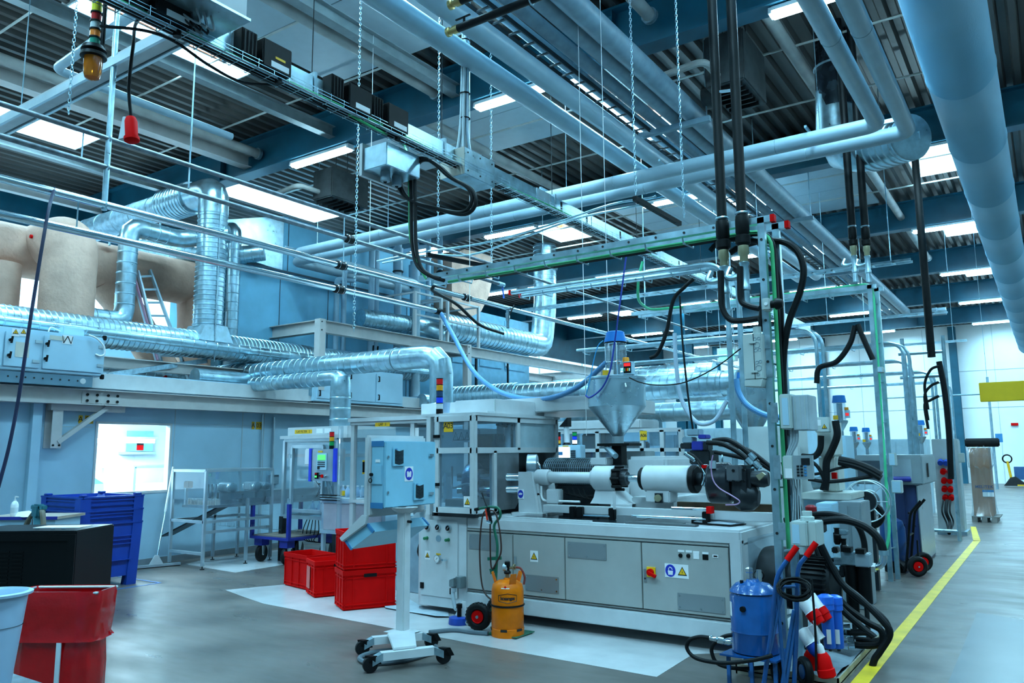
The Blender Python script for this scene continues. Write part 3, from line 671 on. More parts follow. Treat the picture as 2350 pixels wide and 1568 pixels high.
# ribbed blue hose from the lowest pipe to the loader
hose = m('ribbed_blue_hose', (.10, .28, .52), .35, var=.05)
h0 = V((XP, P(1010, 724, X=XP).y, zD)); hx = []
for i, (x, y) in enumerate(((1040, 770), (1085, 850), (1140, 896), (1210, 916), (1270, 912), (1330, 886), (1392, 832))):
    t_ = (i+1)/7; hx.append(P(x, y, Y=h0.y+(7.45-h0.y)*min(1, t_)))
pp = spl([h0]+hx, 26); rs = [.028+.004*(k % 2) for k in range(len(pp))]
t = thing('conveying_hose', 'ribbed translucent blue hose sagging from the steel pipe to the loader', 'hose', h0)
build(MB().tube(pp, rs, 12), 'hose', hose, t); build(MB().cyl(h0-V((0, .1, 0)), h0+V((0, .02, 0)), .045, n=14), 'cuff', black, t)
# lever valve at pipe B end, and black hose with valve from pipe C
a = V((XP, P(1148, 660, X=XP).y, zB)); t = thing('lever_valve', 'small lever valve at the end of the second stacked pipe', 'valve', a)
build(MB().cyl(a-V((0, .05, 0)), a+V((0, .1, 0)), .035, n=12), 'body', galv, t); build(MB().bar(a+V((0, .05, 0)), a+V((.02, .07, -.22)), .03, .01), 'lever', m('blue_lever', (.03, .1, .4), .4), t)
yv = P(1165, 720, X=XP).y
t = thing('air_valve', 'steel drop valve under the third stacked pipe with dark lever', 'valve', (XP, yv, zC))
build(MB().cyl((XP, yv, zC-.33), (XP, yv, zC), .026, n=10).cyl((XP, yv, zC-.2), (XP, yv, zC-.08), .036, n=8), 'body', chrome, t)
build(MB().bar((XP+.03, yv, zC-.12), (XP+.06, yv+.1, zC+.06), .03, .01), 'lever', dark, t)
pts = [P(1155, 766, X=XP), P(1100, 745, X=XP), P(1050, 700, X=XP+.1), P(1010, 677, X=XP+.2), P(992, 665, X=XP+.3), P(1000, 655, X=XP+.4), P(1020, 653, X=XP+.5)]
one(MB().tube(spl(pts, 6), .024, 8), 'black_hose', rubber, 'black hose from the drop valve up to the galvanised rail end', 'hose')
# thin sagging conduits between rail and roof near the middle
for i, (pts, lab) in enumerate((([(865, 600), (960, 580), (1100, 560), (1250, 520), (1400, 470), (1490, 455), (1505, 450)], 'upper thin sagging galvanised conduit with tap end'), ([(878, 604), (980, 585), (1080, 585), (1200, 545), (1330, 500), (1450, 475), (1500, 465)], 'lower thin sagging galvanised conduit'))):
    one(MB().tube(spl([P(x, y, Y=7.9+i*.1) for x, y in pts], 5), .014, 8), 'conduit', galv, lab, 'conduit')
# ---- white light trunking along X, with pipe
a, b = P(0, 312, Z=5.3), P(372, 82, Z=5.3); Yl = (a.y+b.y)/2
t = thing('light_trunking', 'white trunking profile crossing under the joists behind the amber beacon', 'trunking', (-8, Yl, 5.3))
build(MB().box(-13, Yl-.06, 5.28, -5.4, Yl+.06, 5.4), 'profile', white, t)
build(MB().box(-13, Yl-.1, 5.26, -5.4, Yl-.07, 5.33).box(-13, Yl+.07, 5.26, -5.4, Yl+.1, 5.33).box(-13, Yl-.1, 5.33, -5.4, Yl+.1, 5.34), 'reflector', alu, t)
for x in (-12, -9, -6.4): build(MB().cyl((x, Yl, 5.4), (x, Yl, 7.5), .006, n=6), 'hanger_rod', galv, t)
one(MB().tube(fil([P(310, 30, Z=5.9), P(128, 158, Z=5.9), P(150, 165, Z=5.9)+V((-.05, .4, 0)), P(150, 165, Z=5.9)+V((-.05, 2.2, 0))], .1), .05, 12), 'white_pipe', insul, 'short white elbowed pipe behind the amber beacon', 'pipe')
# ---- signal tower with amber beacon, hanging socket
d = 5.6; a = PD(216, 108, d)
t = thing('signal_tower', 'hanging signal tower of coloured lights above an amber beacon', 'signal light', a)
up = V((0, 0, 1)); z = a.z
for nm, mat, h in (('green_segment', m('green_lens', (.02, .28, .18), .25, var=.02), .05), ('amber_segment', m('amber_lens', (.75, .18, .01), .25, var=.02), .05), ('clear_segment', m('clear_lens', (.5, .55, .55), .25, var=.02), .05), ('red_segment', m('red_lens', (.5, .01, .01), .25, var=.02), .055), ('yellow_segment', m('yellow_lens', (.7, .6, .02), .25, var=.02), .07)):
    z += .012; build(MB().lathe([(.038, -.012), (.04, -.01), (.04, 0), (.035, .0)], (a.x, a.y, z), up, 18), 'collar', black, t)
    build(MB().cyl((a.x, a.y, z), (a.x, a.y, z+h), .034, n=18), nm, mat, t); z += h
build(MB().cyl((a.x, a.y, z), (a.x, a.y, z+.5), .03, n=14).cyl((a.x+.055, a.y+.03, a.z-.01), (a.x+.055, a.y+.03, z+.5), .016, n=10), 'tube', black, t)
build(MB().lathe([(.02, .02), (.075, .0), (.085, -.03), (.05, -.05), (.085, -.055), (.088, -.08), (.06, -.085)], a, up, 22), 'base', black, t)
build(MB().lathe([(.062, -.085), (.06, -.19), (.048, -.235), (.02, -.25), (0, -.252)], a, up, 22), 'amber_dome', m('amber_dome', (.75, .2, .01), .12, var=0, trans=.55), t)
build(MB().lathe([(.03, -.09), (.045, -.13), (.03, -.17), (0, -.18)], a, up, 14), 'reflector', m('amber_inside', (.8, .35, .04), .2, .6), t)
a = PD(284, 290, 5.9); t = thing('socket_outlet', 'hanging grey and red industrial socket on a black cable', 'socket', a)
fx = V((.6, -.3, 0)).normalized(); 
build(MB().prism([a+V((-.075, 0, -.09)), a+V((-.03, 0, .09)), a+V((.06, 0, .06)), a+V((.03, 0, -.1))], (0, .09, 0)), 'back_housing', m('light_grey_plastic', (.5, .54, .55), .5), t, bev=.006)
build(MB().lathe([(.035, 0), (.045, .03), (.045, .16), (.055, .165), (.055, .19), (.04, .2)], a+V((.055, .02, .06)), (.18, 0, -1), 18), 'red_socket', red, t)
pts = [a+V((.02, .04, .08)), PD(296, 200, 5.9), PD(305, 110, 5.8), PD(318, 45, 5.9), P(380, 55, X=bx)]
build(MB().tube(spl(pts, 6), .013, 8), 'cable', rubber, t)
pts = [P(125, 432, X=XP), P(108, 500, X=XP+.25), P(75, 700, X=XP+.3), P(45, 900, X=XP+.3), P(22, 1020, X=XP+.3), P(-4, 1120, X=XP+.3)]
one(MB().tube(spl(pts, 8), .014, 8), 'black_cable', m('dark_blue_cable', (.012, .016, .05), .4, var=.1), 'single dark cable hanging from the stacked pipes in front of the clean room', 'cable')
# ---- canvas-lagged ducts on the clean-room roof
XC = -13.5
t = thing('canvas_duct', 'huge beige canvas lagged duct along the clean room roof', 'duct', (XC, 6, 2.72))
zc = (P(0, 515, X=XC).z+P(0, 622, X=XC).z)/2
build(MB().tube([(XC, 0, zc), (XC, 8.55, zc), (XC, 8.9, zc-.03), (XC, 10.4, zc-.08)], [.42, .42, .45, .44], 28), 'main_run', beige, t)
build(MB().tube([(XC, 8.95, zc-.05), (XC+.05, 8.95, zc-.7), (XC+.05, 8.95, 2.72)], [.44, .42, .40], 26), 'branch_down', beige, t)
build(MB().tube(fil([(XC, 7.0, zc-.2), (XC-.1, 7.5, zc-.6), (XC+.2, 8.4, 2.8)], .3), .3, 20), 'slanted_branch', beige, t)
t = thing('canvas_elbow', 'beige canvas lagged duct elbow dropping in front of the long canvas duct', 'duct', (-12.55, 6, 2.72))
a = P(160, 600, X=-12.5); b = P(157, 715, X=-12.5)
zt = P(165, 490, X=-12.5).z-.40
pts = [V((XC-.1, a.y, zt-.02)), V((-12.95, a.y, zt)), V((-12.62, a.y, zt-.07)), V((-12.5, a.y, zt-.32)), V((-12.5, a.y, zt-.8)), V((-12.5, a.y-.01, 2.72))]
build(MB().tube(spl(pts, 4), [.40]*12+[.39]*(len(spl(pts, 4))-12), 28), 'lagging', beige, t)
build(MB().cyl((-12.9, a.y-.43, zt+.0), (-12.9, a.y-.40, zt+.0), .03, n=12), 'red_plug', red, t)
one(MB().tube([(-13.2, P(8, 660, X=-13).y, 2.72), (-13.2, P(8, 660, X=-13).y, 4.6)], .3, 22), 'canvas_stub', beige, 'beige canvas stub duct at the edge beside the canvas elbow', 'duct')
# ---- spiral ducts of the clean-room roof
def spiral(name, label, pts, r, **k):
    return one(duct(MB(), pts, r, **k), name, galv, label, 'duct', 'spiral ducts on the clean room roof')
zr = (P(0, 702, X=-12.1).z+P(0, 770, X=-12.1).z)/2
XR = -12.1; RV = P(484, 600, X=XR).y
spiral('spiral_duct', 'long ribbed silver duct running along the clean room roof', [(XR, 0, zr), (XR, 14, zr)], .23, pitch=.085, amp=.012)
spiral('spiral_duct', 'slim silver spiral duct running in front of the long ribbed duct', [(-11.72, 0, P(0, 722, X=-11.72).z-.08), (-11.72, 14, P(0, 722, X=-11.72).z-.08)], .075, pitch=.22, amp=.005)
ztp = P(484, 430, X=XR).z-.05
t = thing('ribbed_riser', 'big ribbed silver riser duct bending at the roof with a saddle base', 'duct', (XR, RV, zr))
pt, rr = ribs([V((XR, RV, zr+.32)), V((XR, RV, ztp-.45))], .25, .085, .013); build(MB().tube(pt, rr, 28), 'riser', galv, t)
build(MB().tube(fil([(XR, RV, ztp-.45), (XR, RV, ztp), (XR-.65, RV, ztp)], .42, 4), .26, 28), 'elbow', galv, t)
pt, rr = ribs([V((XR-.65, RV, ztp)), V((XR-1.5, RV, ztp))], .30, .09, .013); build(MB().tube(pt, rr, 28), 'ribbed_run', galv, t)
pt, rr = ribs([V((XR-1.5, RV, ztp)), V((XR-4.6, RV, ztp-.02))], .25, .6, .01); build(MB().tube(pt, rr, 24), 'tail_run', galvd, t)
s_ = .34; mb = MB(); mb.loft([[(XR-s_, RV-s_, zr+.05), (XR+s_*.8, RV-s_, zr+.05), (XR+s_*.8, RV+s_, zr+.05), (XR-s_, RV+s_, zr+.05)], [(XR-.25, RV-.22, zr+.34), (XR+.25, RV-.22, zr+.34), (XR+.25, RV+.22, zr+.34), (XR-.25, RV+.22, zr+.34)]]); build(mb, 'saddle', galv, t, ang=.2)
build(MB().cyl((XR+.27, RV-.03, zr-.3), (XR+.27, RV-.03, ztp), .012, n=6), 'fixing_rod', galvd, t)
a = P(292, 600, X=-12.55); zb_ = P(292, 740, X=-12.55).z; zt2 = P(300, 520, X=-12.55).z
spiral('spiral_duct', 'medium silver spiral duct with elbows standing beside the aluminium ladder', [(-12.55, a.y-1.0, zb_), (-12.55, a.y, zb_), (-12.55, a.y, zt2), (-12.55, a.y+.95, zt2-.02), (-11.9, a.y+1.5, zt2+.1)], .155, rad=.2, pitch=.17, amp=.007)
a = P(535, 640, X=-12.7); spiral('spiral_duct', 'slim upright silver spiral duct behind the big ribbed riser', [(-12.7, a.y, 2.72), (-12.7, a.y, P(535, 520, X=-12.7).z), (-13.6, a.y, P(535, 520, X=-12.7).z)], .125, pitch=.17, amp=.006)
spiral('spiral_duct', 'low silver spiral duct under the white roof beams beside the ladder feet', [(-13.0, 6.1, 3.12), (-13.0, 7.6, 3.12), (-12.6, 8.4, 3.0), (-12.6, 9.6, 3.0)], .16, pitch=.12, amp=.008)
a = P(390, 590, X=-13); spiral('spiral_duct', 'silver spiral duct slanting behind the ribbed riser above the canvas duct', [(-14.5, a.y+.2, P(300, 600, X=-14.5).z+.3), (-13.0, a.y+1.0, P(380, 565, X=-13).z), (-12.4, a.y+1.6, P(440, 560, X=-13).z)], .17)
for x, y, lab in ((368, 507, 'orange damper actuator above the silver elbow duct'), (252, 548, 'orange damper actuator beside the canvas elbow')):
    c = P(x, y, X=-13.0); t = thing('damper_actuator', lab, 'actuator', c); build(MB().box(c.x-.05, c.y-.09, c.z-.03, c.x+.05, c.y+.09, c.z+.04), 'motor', orange, t, bev=.01); build(MB().cyl(c-V((0, 0, .12)), c, .02, n=8), 'shaft', galv, t)
# ---- white steel frame of the mezzanine
def ibeam(mb, p, q, h=.24, w_=.16, tk=.014):
    p = V(p); q = V(q); up = V((0, 0, 1))
    mb.bar(p+up*(h/2-tk/2), q+up*(h/2-tk/2), w_, tk); mb.bar(p-up*(h/2-tk/2), q-up*(h/2-tk/2), w_, tk); mb.bar(p, q, tk, h-2*tk)
ZM = 4.07; XF = -11.4
Y1, Y2, Y3 = P(735, 750, X=XF).y, P(1072, 860, X=XF).y, P(1383, 900, X=XF).y
for p, q, nm in (((XF, Y1+.07, ZM), (XF, Y2-.07, ZM), ''), ((XF, Y2+.07, ZM-.02), (XF, Y3-.07, ZM-.02), ''), ((XF-.07, Y1, ZM), (-16, Y1, ZM), ''), ((XF-.07, Y3, ZM), (-16, Y3, ZM), ''), ((XF-.07, Y2, ZM), (-16, Y2, ZM), ''), ((-13.2, Y1, ZM-.12), (-13.2, Y3, ZM-.12), ''), ((-14.8, Y1, ZM-.12), (-14.8, Y3, ZM-.12), ''), ((-12.0, 0, 3.08), (-12.0, 10.1, 3.08), ''), ((-13.4, 4.5, 2.92), (-13.4, 10.1, 2.92), ''), ((XF, Y2, 2.55), (XF, Y3, 2.55), '')):
    mb = MB(); ibeam(mb, p, q, .24 if p[2] > 3.5 else .17); build(mb, 'steel_beam', cream, kind='structure')
for y in (Y1, Y2, Y3):
    mb = MB().box(XF-.075, y-.075, 0 if y > 13.9 else 2.84, XF+.075, y+.075, ZM+.14); o = build(mb, 'steel_column', cream, kind='structure')
    for k in (-.08, .08): build(MB().cyl((XF+.075, y-.03, ZM+k), (XF+.09, y-.03, ZM+k), .014, n=6), 'bolt', dark, o)
def handrail(y0, y1, lab):
    z0 = ZM+.12; t = thing('handrail', lab, 'railing', (XF, y0, z0))
    for y in (y0, y1): build(MB().box(XF-.03, y-.03, z0, XF+.03, y+.03, z0+1.02), 'post', white, t)
    for z in (1.0, .5): build(MB().box(XF-.02, y0, z0+z-.02, XF+.02, y1, z0+z+.02), 'rail', white, t)
    for y in (y0, y1): build(MB().box(XF-1.0, y-.02, z0+.98, XF-.03, y+.02, z0+1.02), 'side_rail', white, t)
handrail(P(1012, 750, X=XF).y-.9, P(1012, 750, X=XF).y, 'white handrail on the mezzanine beside the open duct end'); handrail(P(1098, 770, X=XF).y-1.2, P(1098, 770, X=XF).y, 'white handrail on the mezzanine in front of the fat ribbed duct')
# ---- big blue-grey air handler with transition
ahu = m('air_handler_panel', (.20, .52, .72), .42, .2, var=.1, scale=1.5)
XA = -12.8; ya = P(650, 560, X=XA).y; zt = P(650, 495, X=XA).z; zb1 = P(650, 622, X=XA).z
t = thing('air_handler', 'large blue grey air handling unit with a bright tapered inlet', 'air handler', (XA-1, ya, 2.72))
build(MB().box(XA-1.7, ya, zb1, XA, ya+5.2, zt), 'upper_casing', ahu, t, bev=.01)
build(MB().box(XA-1.7, ya-1.4, 2.95, XA, ya+5.2, zb1-.02), 'lower_casing', ahu, t, bev=.01)
mb = MB(); zc_ = (zt+zb1)/2
mb.loft([[(XA-1.7, ya, zb1), (XA-.0, ya, zb1), (XA-.0, ya, zt), (XA-1.7, ya, zt)], [(XA-1.15, ya-1.25, zc_-.28), (XA-.55, ya-1.25, zc_-.28), (XA-.55, ya-1.25, zc_+.28), (XA-1.15, ya-1.25, zc_+.28)]]); build(mb, 'tapered_inlet', galv, t, ang=.1)
mb = MB()
for y in (ya+.12, ya+1.9, ya+3.6): mb.box(XA, y, zb1+.02, XA+.006, y+.02, zt-.02)
for y in (ya-.05, ya+1.25, ya+2.5, ya+3.8): mb.box(XA, y, 2.97, XA+.006, y+.015, zb1-.04)
mb.box(XA, ya-1.38, zb1-.03, XA+.02, ya+5.2, zb1+.01)
build(mb, 'panel_joint', m('dark_panel_joint', (.06, .10, .14), .5), t)
build(MB().box(XA-1.6, ya-1.3, 2.72, XA-.05, ya+5.1, 2.95), 'plinth', dark, t)
# upright pipes and valves beside the air handler
pp_ = m('pale_blue_pipe', (.26, .42, .54), .35, var=.06)
for i, (x, y0, y1, r, lab) in enumerate(((771, 640, 742, .055, 'slim pale upright pipe with hooked top by the air handler corner'), (788, 620, 745, .055, 'second slim pale upright pipe with hooked top by the air handler corner'), (851, 560, 760, .07, 'pale upright pipe with black lever beside the dark service panel'), (862, 575, 760, .06, 'pale upright pipe behind the one with the black lever'),
                                  (912, 560, 730, .085, 'stout pale upright pipe with a thick sleeve'), (950, 600, 720, .1, 'stout pale upright pipe behind the black cable drop'), (982, 530, 745, .065, 'tall pale upright pipe rising behind the green cable'), (1010, 500, 620, .065, 'tall pale upright pipe ending in a black valve'))):
    X = -12.25; a = P(x, y1, X=X); zt_ = P(x, y0, X=X).z; t = thing('upright_pipe', lab, 'pipe', a, 'upright pipes beside the air handler')
    pts = [(X, a.y, 2.9 if i < 6 else a.z), (X, a.y, zt_)]
    if i < 2: pts += [(X+.0, a.y+.5, zt_+.05)]
    build(MB().tube(fil(pts, .1), r, 14), 'pipe', pp_, t)
    if i in (4, 5): build(MB().cyl((X, a.y, zt_-.1), (X, a.y, zt_-.65), r*1.35, n=16), 'sleeve', pp_, t); build(MB().torus((X, a.y, zt_-.66), r*1.3, .02, n=16, k=6), 'band', dark, t)
    if i in (2, 3, 7): build(MB().bar((X+r, a.y, 3.8 if i < 4 else zt_-.9), (X+r+.02, a.y, 4.0 if i < 4 else zt_-.75), .03, .02), 'lever', black, t)
    if i == 7: build(MB().lathe([(.1, 0), (.1, .05), (.05, .1), (.08, .16), (.1, .2)], (X, a.y, a.z-.1), (0, 0, 1), 14), 'valve', black, t)
t = thing('service_panel', 'pale service panels with gauges behind the upright pipes', 'cabinet', (-12.9, ya+6.2, 2.9))
build(MB().box(-13.6, ya+5.35, 2.9, -12.75, ya+9.2, 5.5), 'casing', m('pale_blue_panel', (.20, .42, .55), .45, var=.08), t, bev=.01)
for k in range(3): build(MB().box(-12.75, ya+5.5+k*1.2, 4.0, -12.73, ya+6.55+k*1.2, 5.4), 'door', MATS['pale_blue_panel'], t)
for y, z in ((ya+6.9, 4.35), (ya+7.5, 4.4), (ya+8.0, 4.1)): build(MB().lathe([(.07, 0), (.07, .04), (.06, .045)], (-12.73, y, z), (1, 0, 0), 16), 'gauge', wlab, t)
mb = MB(); mb.box(-12.6, ya+5.4, 4.6, -12.56, ya+8.6, 4.66).box(-12.6, ya+6.3, 3.0, -12.55, ya+6.36, 4.7).box(-12.6, ya+7.8, 3.0, -12.55, ya+7.84, 4.7); build(mb, 'dark_bracket', dark, t)
# open duct end, fat ribbed duct with elbow to the roof, canvas elbow panel
a = P(985, 765, X=-11.9); t = thing('open_duct', 'ribbed silver duct with a capped round end pointing outward', 'duct', a)
pt, rr = ribs([V((a.x-.25, a.y-2.0, a.z+.12)), V((a.x-.05, a.y-.5, a.z+.12))], .2, .09, .012); build(MB().tube(pt, rr, 24), 'ribbed_run', galv, t)
build(MB().tube(fil([V((a.x-.05, a.y-.5, a.z+.12)), V((a.x, a.y-.1, a.z+.12)), V((a.x+.45, a.y+.1, a.z-.08))], .3, 3), .205, 24), 'elbow', galv, t)
a = P(1105, 768, X=-11.9); b = P(1225, 800, X=-11.9); c = P(1253, 690, X=-11.9)
t = thing('fat_ribbed_duct', 'fat ribbed silver duct on the mezzanine bending up to the roof', 'duct', b)
pt, rr = ribs([V((-11.9, a.y-2, a.z)), V((-11.9, b.y-.2, a.z))], .33, .16, .015); build(MB().tube(pt, rr, 26), 'ribbed_run', galv, t)
yv = P(1250, 600, X=-11.9).y
build(MB().tube(fil([V((-11.9, b.y-.2, a.z)), V((-11.9, b.y+.4, a.z)), V((-11.9, yv, a.z+1.3)), V((-11.9, yv, a.z+1.8))], .5, 3), .33, 26), 'elbow', galv, t)
pt, rr = ribs([V((-11.9, yv, a.z+1.8)), V((-11.9, yv, 7.7))], .33, .12, .01); build(MB().tube(pt, rr, 26), 'riser', galv, t)
q = lambda x, y: P(x, y, X=-12.2)
mb = MB().prism([q(1037, 585), q(1066, 572), q(1100, 580), q(1130, 590), q(1130, 640), q(1122, 680), q(1104, 715), q(1080, 728), q(1060, 722), q(1037, 705)], (-.7, 0, 0))
one(mb, 'canvas_elbow', beige, 'flat sided beige canvas elbow with rounded belly above the mezzanine', 'duct')
# ---- front silver ducts down to the clean cells
YD = 9.0
a = P(1013, 880, Y=YD); zD1 = P(940, 822, Y=YD).z; b = P(560, 850, Y=YD); e = P(478, 858, Y=YD)
t = thing('front_duct', 'bright silver spiral duct with segmented elbow dropping behind the signal tower', 'duct', (a.x, YD, 2.0))
pt, rr = ribs([V((b.x, YD, zD1)), V((a.x-.65, YD, zD1))], .172, .145, .006); build(MB().tube(pt, rr, 28), 'spiral_run', galv, t)
build(MB().tube(fil([V((a.x-.65, YD, zD1)), V((a.x, YD, zD1)), V((a.x, YD, zD1-.6))], .42, 3), .175, 28), 'segmented_elbow', galv, t, ang=.25)
pt, rr = ribs([V((a.x, YD, zD1-.6)), V((a.x, YD, 1.95))], .178, .22, .005); build(MB().tube(pt, rr, 28), 'drop', galv, t)
pt, rr = ribs([V((e.x, YD, zD1)), V((b.x-.12, YD, zD1)), V((b.x, YD, zD1))], .2, .11, .012); rr[-1] = .172; build(MB().tube(pt, rr, 28), 'end_section', galv, t)
build(MB().lathe([(.02, 0), (.05, .02), (.02, .04)], (e.x+.35, YD-.2, zD1), (0, -1, 0), 10), 'damper_knob', galvd, t)
for x in (b.x+1.3, a.x-.9): build(MB().torus((x, YD, zD1), .176, .008, (1, 0, 0), 28, 6), 'joint_band', galvd, t)
build(MB().prism([(e.x+.05, YD-.2, 2.585), (e.x+.55, YD-.2, 2.585), (e.x+.5, YD-.2, zD1-.05), (e.x+.1, YD-.2, zD1)], (0, .4, 0)), 'saddle_plate', m('bluish_zinc', (.25, .38, .45), .4, .5), t)
YE = 8.75; a = P(781, 930, Y=YE); z2 = P(700, 873, Y=YE).z
t = thing('branch_duct', 'shorter silver spiral duct dropping into the filter cell below the long duct', 'duct', (a.x, YE, 2.0))
pt, rr = ribs([V((a.x-2.2, YE, z2)), V((a.x-.35, YE, z2))], .125, .14, .006); build(MB().tube(pt, rr, 24), 'spiral_run', galv, t)
build(MB().tube(fil([V((a.x-.35, YE, z2)), V((a.x, YE, z2)), V((a.x, YE, z2-.25))], .2, 3), [.125]*3+[.16]*3, 24), 'elbow', galv, t)
pt, rr = ribs([V((a.x, YE, z2-.25)), V((a.x, YE, 1.93))], .165, .16, .005); build(MB().tube(pt, rr, 26), 'drop', galv, t)
# ---- flat air handler over the left wall
XB = -11.15; y0, y1 = 1.5, P(240, 820, X=XB).y; z0, z1 = 2.76, P(120, 762, X=XB).z
t = thing('flat_air_handler', 'low pale air handling box with black turn handles on the beam', 'air handler', (XB-.4, 4, z0))
build(MB().box(XB-.8, y0, z0, XB, y1, z1), 'casing', wallw, t, bev=.012)
yd = P(95, 800, X=XB).y
for a, b in ((y0+.05, P(5, 800, X=XB).y), (P(9, 800, X=XB).y, yd-.02), (yd+.02, y1-.04)):
    dr = build(MB().box(XB, a, z0+.05, XB+.02, b, z1-.06), 'door', wallw, t, bev=.004)
for x, y in ((108, 789), (104, 823), (24, 780), (20, 815)):
    c = P(x, y, X=XB+.03); build(MB().cyl(c-V((.02, 0, 0)), c+V((.03, 0, 0)), .02, n=12).bar(c+V((.035, 0, -.045)), c+V((.035, .01, .045)), .022, .02), 'turn_handle', black, t)
for x, y in ((236, 798), (232, 840), (92, 785), (85, 830)): c = P(x, y, X=XB+.022); build(MB().box(c.x, c.y-.06, c.z-.02, c.x+.012, c.y+.03, c.z+.02), 'hinge', alu, t)
for x, y, w_, h in ((123, 775, .1, .06), (140, 777, .1, .06), (51, 803, .17, .2)): c = P(x, y, X=XB+.021); build(MB().box(c.x, c.y-w_/2, c.z-h/2, c.x+.002, c.y+w_/2, c.z+h/2), 'type_plate', m('aged_paper', (.62, .6, .52), .6), t)
def tri(mb, c, s_, u, v_, k0=1, icon='!'):
    """yellow warning triangle with black rim on plane u, v at c, layers lifted along the normal"""
    u = V(u).normalized(); v_ = V(v_).normalized(); n = u.cross(v_); c = V(c)
    mb.k = k0+1; mb.prism([c-u*s_/2-v_*s_*.4, c+u*s_/2-v_*s_*.4, c+v_*s_*.47], n*.0012)
    mb.k = k0; q = .72; d = c+n*.0012-v_*s_*.01; mb.prism([d-u*s_/2*q-v_*s_*.4*q, d+u*s_/2*q-v_*s_*.4*q, d+v_*s_*.47*q], n*.001)
    mb.k = k0+1; e = c+n*.0022-v_*s_*.1
    if icon == 'bolt': mb.add([e+u*s_*a+v_*s_*b+n*.0006 for a, b in ((.03, .2), (-.05, .0), (0, .0), (-.03, -.2), (.06, .05), (.01, .05))], [(0, 1, 2, 5), (2, 3, 4, 5)])
    elif icon == 'hand': mb.add([e+u*s_*a+v_*s_*b+n*.0006 for a, b in ((-.16, -.15), (.16, -.15), (.16, -.02), (.05, .02), (.02, .14), (-.06, .1), (-.05, 0), (-.16, -.03))], [tuple(range(8))])
    else: mb.text('!', s_*.42, e+n*.0004, u, v_, .0003, bold=.002)
    mb.k = 0
for x in (36, 54):
    c = P(x, 763, X=XB+.021); mb = MB().box(c.x, c.y-.045, c.z-.05, c.x+.002, c.y+.045, c.z+.05); tri(mb, c+V((.002, 0, .01)), .075, (0, 1, 0), (0, 0, 1)); build(mb, 'warning_label', [wlab, ylab, ink], t)
c = P(155, 780, X=XB+.021); mb = MB().box(c.x, c.y-.07, c.z-.06, c.x+.002, c.y+.07, c.z+.06); mb.k = 1
for s_ in (-1, 1): mb.bar(c+V((.003, s_*.05, -.05)), c+V((.003, 0, .05)), .012, .002, (1, 0, 0)); mb.bar(c+V((.003, s_*.05, -.05)), c+V((.003, s_*.07, .05)), .008, .002, (1, 0, 0))
build(mb, 'filter_symbol', [wlab, ink], t)
for yy, zz in ((y1, z1), (y1, z0)): build(MB().box(XB-.03, yy-.04, zz-.035, XB+.012, yy+.012, zz+.035), 'corner_cap', black, t, bev=.008)
pts = [P(204, 769, X=XB+.03), P(222, 777, X=XB+.05), P(238, 795, X=XB+.06), P(240, 812, X=XB+.06), P(230, 817, X=XB+.05), P(219, 813, X=XB+.03)]; build(MB().tube(spl(pts, 6), .012, 8), 'white_cable', wlab, t)
c = P(165, 756, X=XB-.2); build(MB().box(c.x-.06, c.y-.15, z1, c.x+.06, c.y+.15, z1+.12), 'connection_box', wallw, t, bev=.01)
pts = [V((c.x, c.y-.15, z1+.05)), V((c.x, c.y-.28, z1+.09)), V((c.x, c.y-.32, z1-.0))]; build(MB().tube(spl(pts, 6), .01, 8), 'white_cable', wlab, t)
mb = MB().box(XB-.1, y0, 2.6, XB+.0, P(212, 880, X=XB).y, 2.75)
rl = one(mb, 'support_rail', [m('blue_zinc_rail', (.16, .27, .34), .45, .5), ink, wlab], 'perforated zinc support rail under the low pale air handler', 'rail')
for k in range(9): c = P(18+k*20, 867+k*1.6, X=XB+.002); build(MB().cyl((XB, c.y, 2.68), (XB+.004, c.y, 2.68), .012, n=10), 'hole', ink, rl)
c = P(190, 877, X=XB); build(MB().cyl((XB, c.y, 2.68), (XB+.004, c.y, 2.68), .04, n=18), 'round_opening', white, rl)
# galvanised strut slanting across, rail end
a, b = P(245, 862, X=-11.5), P(472, 828, X=-12.3); one(MB().bar(a, b, .07, .08), 'strut_channel', galvd, 'galvanised strut crossing behind the low pale air handler', 'channel')
# ---- aluminium ladder
B0, B1 = P(388, 876, X=-12.3), P(445, 882, X=-12.3); T0, T1 = P(316, 622, X=-13.0), P(344, 620, X=-13.0)
B0.z = B1.z = 2.72
t = thing('ladder', 'aluminium extension ladder with red feet leaning on the canvas duct', 'ladder', B0)
for a, b in ((B0, T0), (B1, T1)): build(MB().bar(a+(b-a)*.09, b, .03, .07, (1, 0, 0)), 'stile', alu, t); build(MB().bar(a, a+(b-a)*.12, .034, .075, (1, 0, 0)), 'foot', red if a is B0 else alu, t)
for k in range(9): f = .07+k*.11; build(MB().bar(B0+(T0-B0)*f, B1+(T1-B1)*f, .03, .035), 'rung', alu, t)
for k in range(2):
    o = V((-.05-.04*k, -.03, 0)); build(MB().bar(B0+(T0-B0)*.25+o, T0+o*1.5, .02, .05, (1, 0, 0)), 'extension_stile', [m('pink_stripe', (.5, .25, .35), .4), alu][k], t)
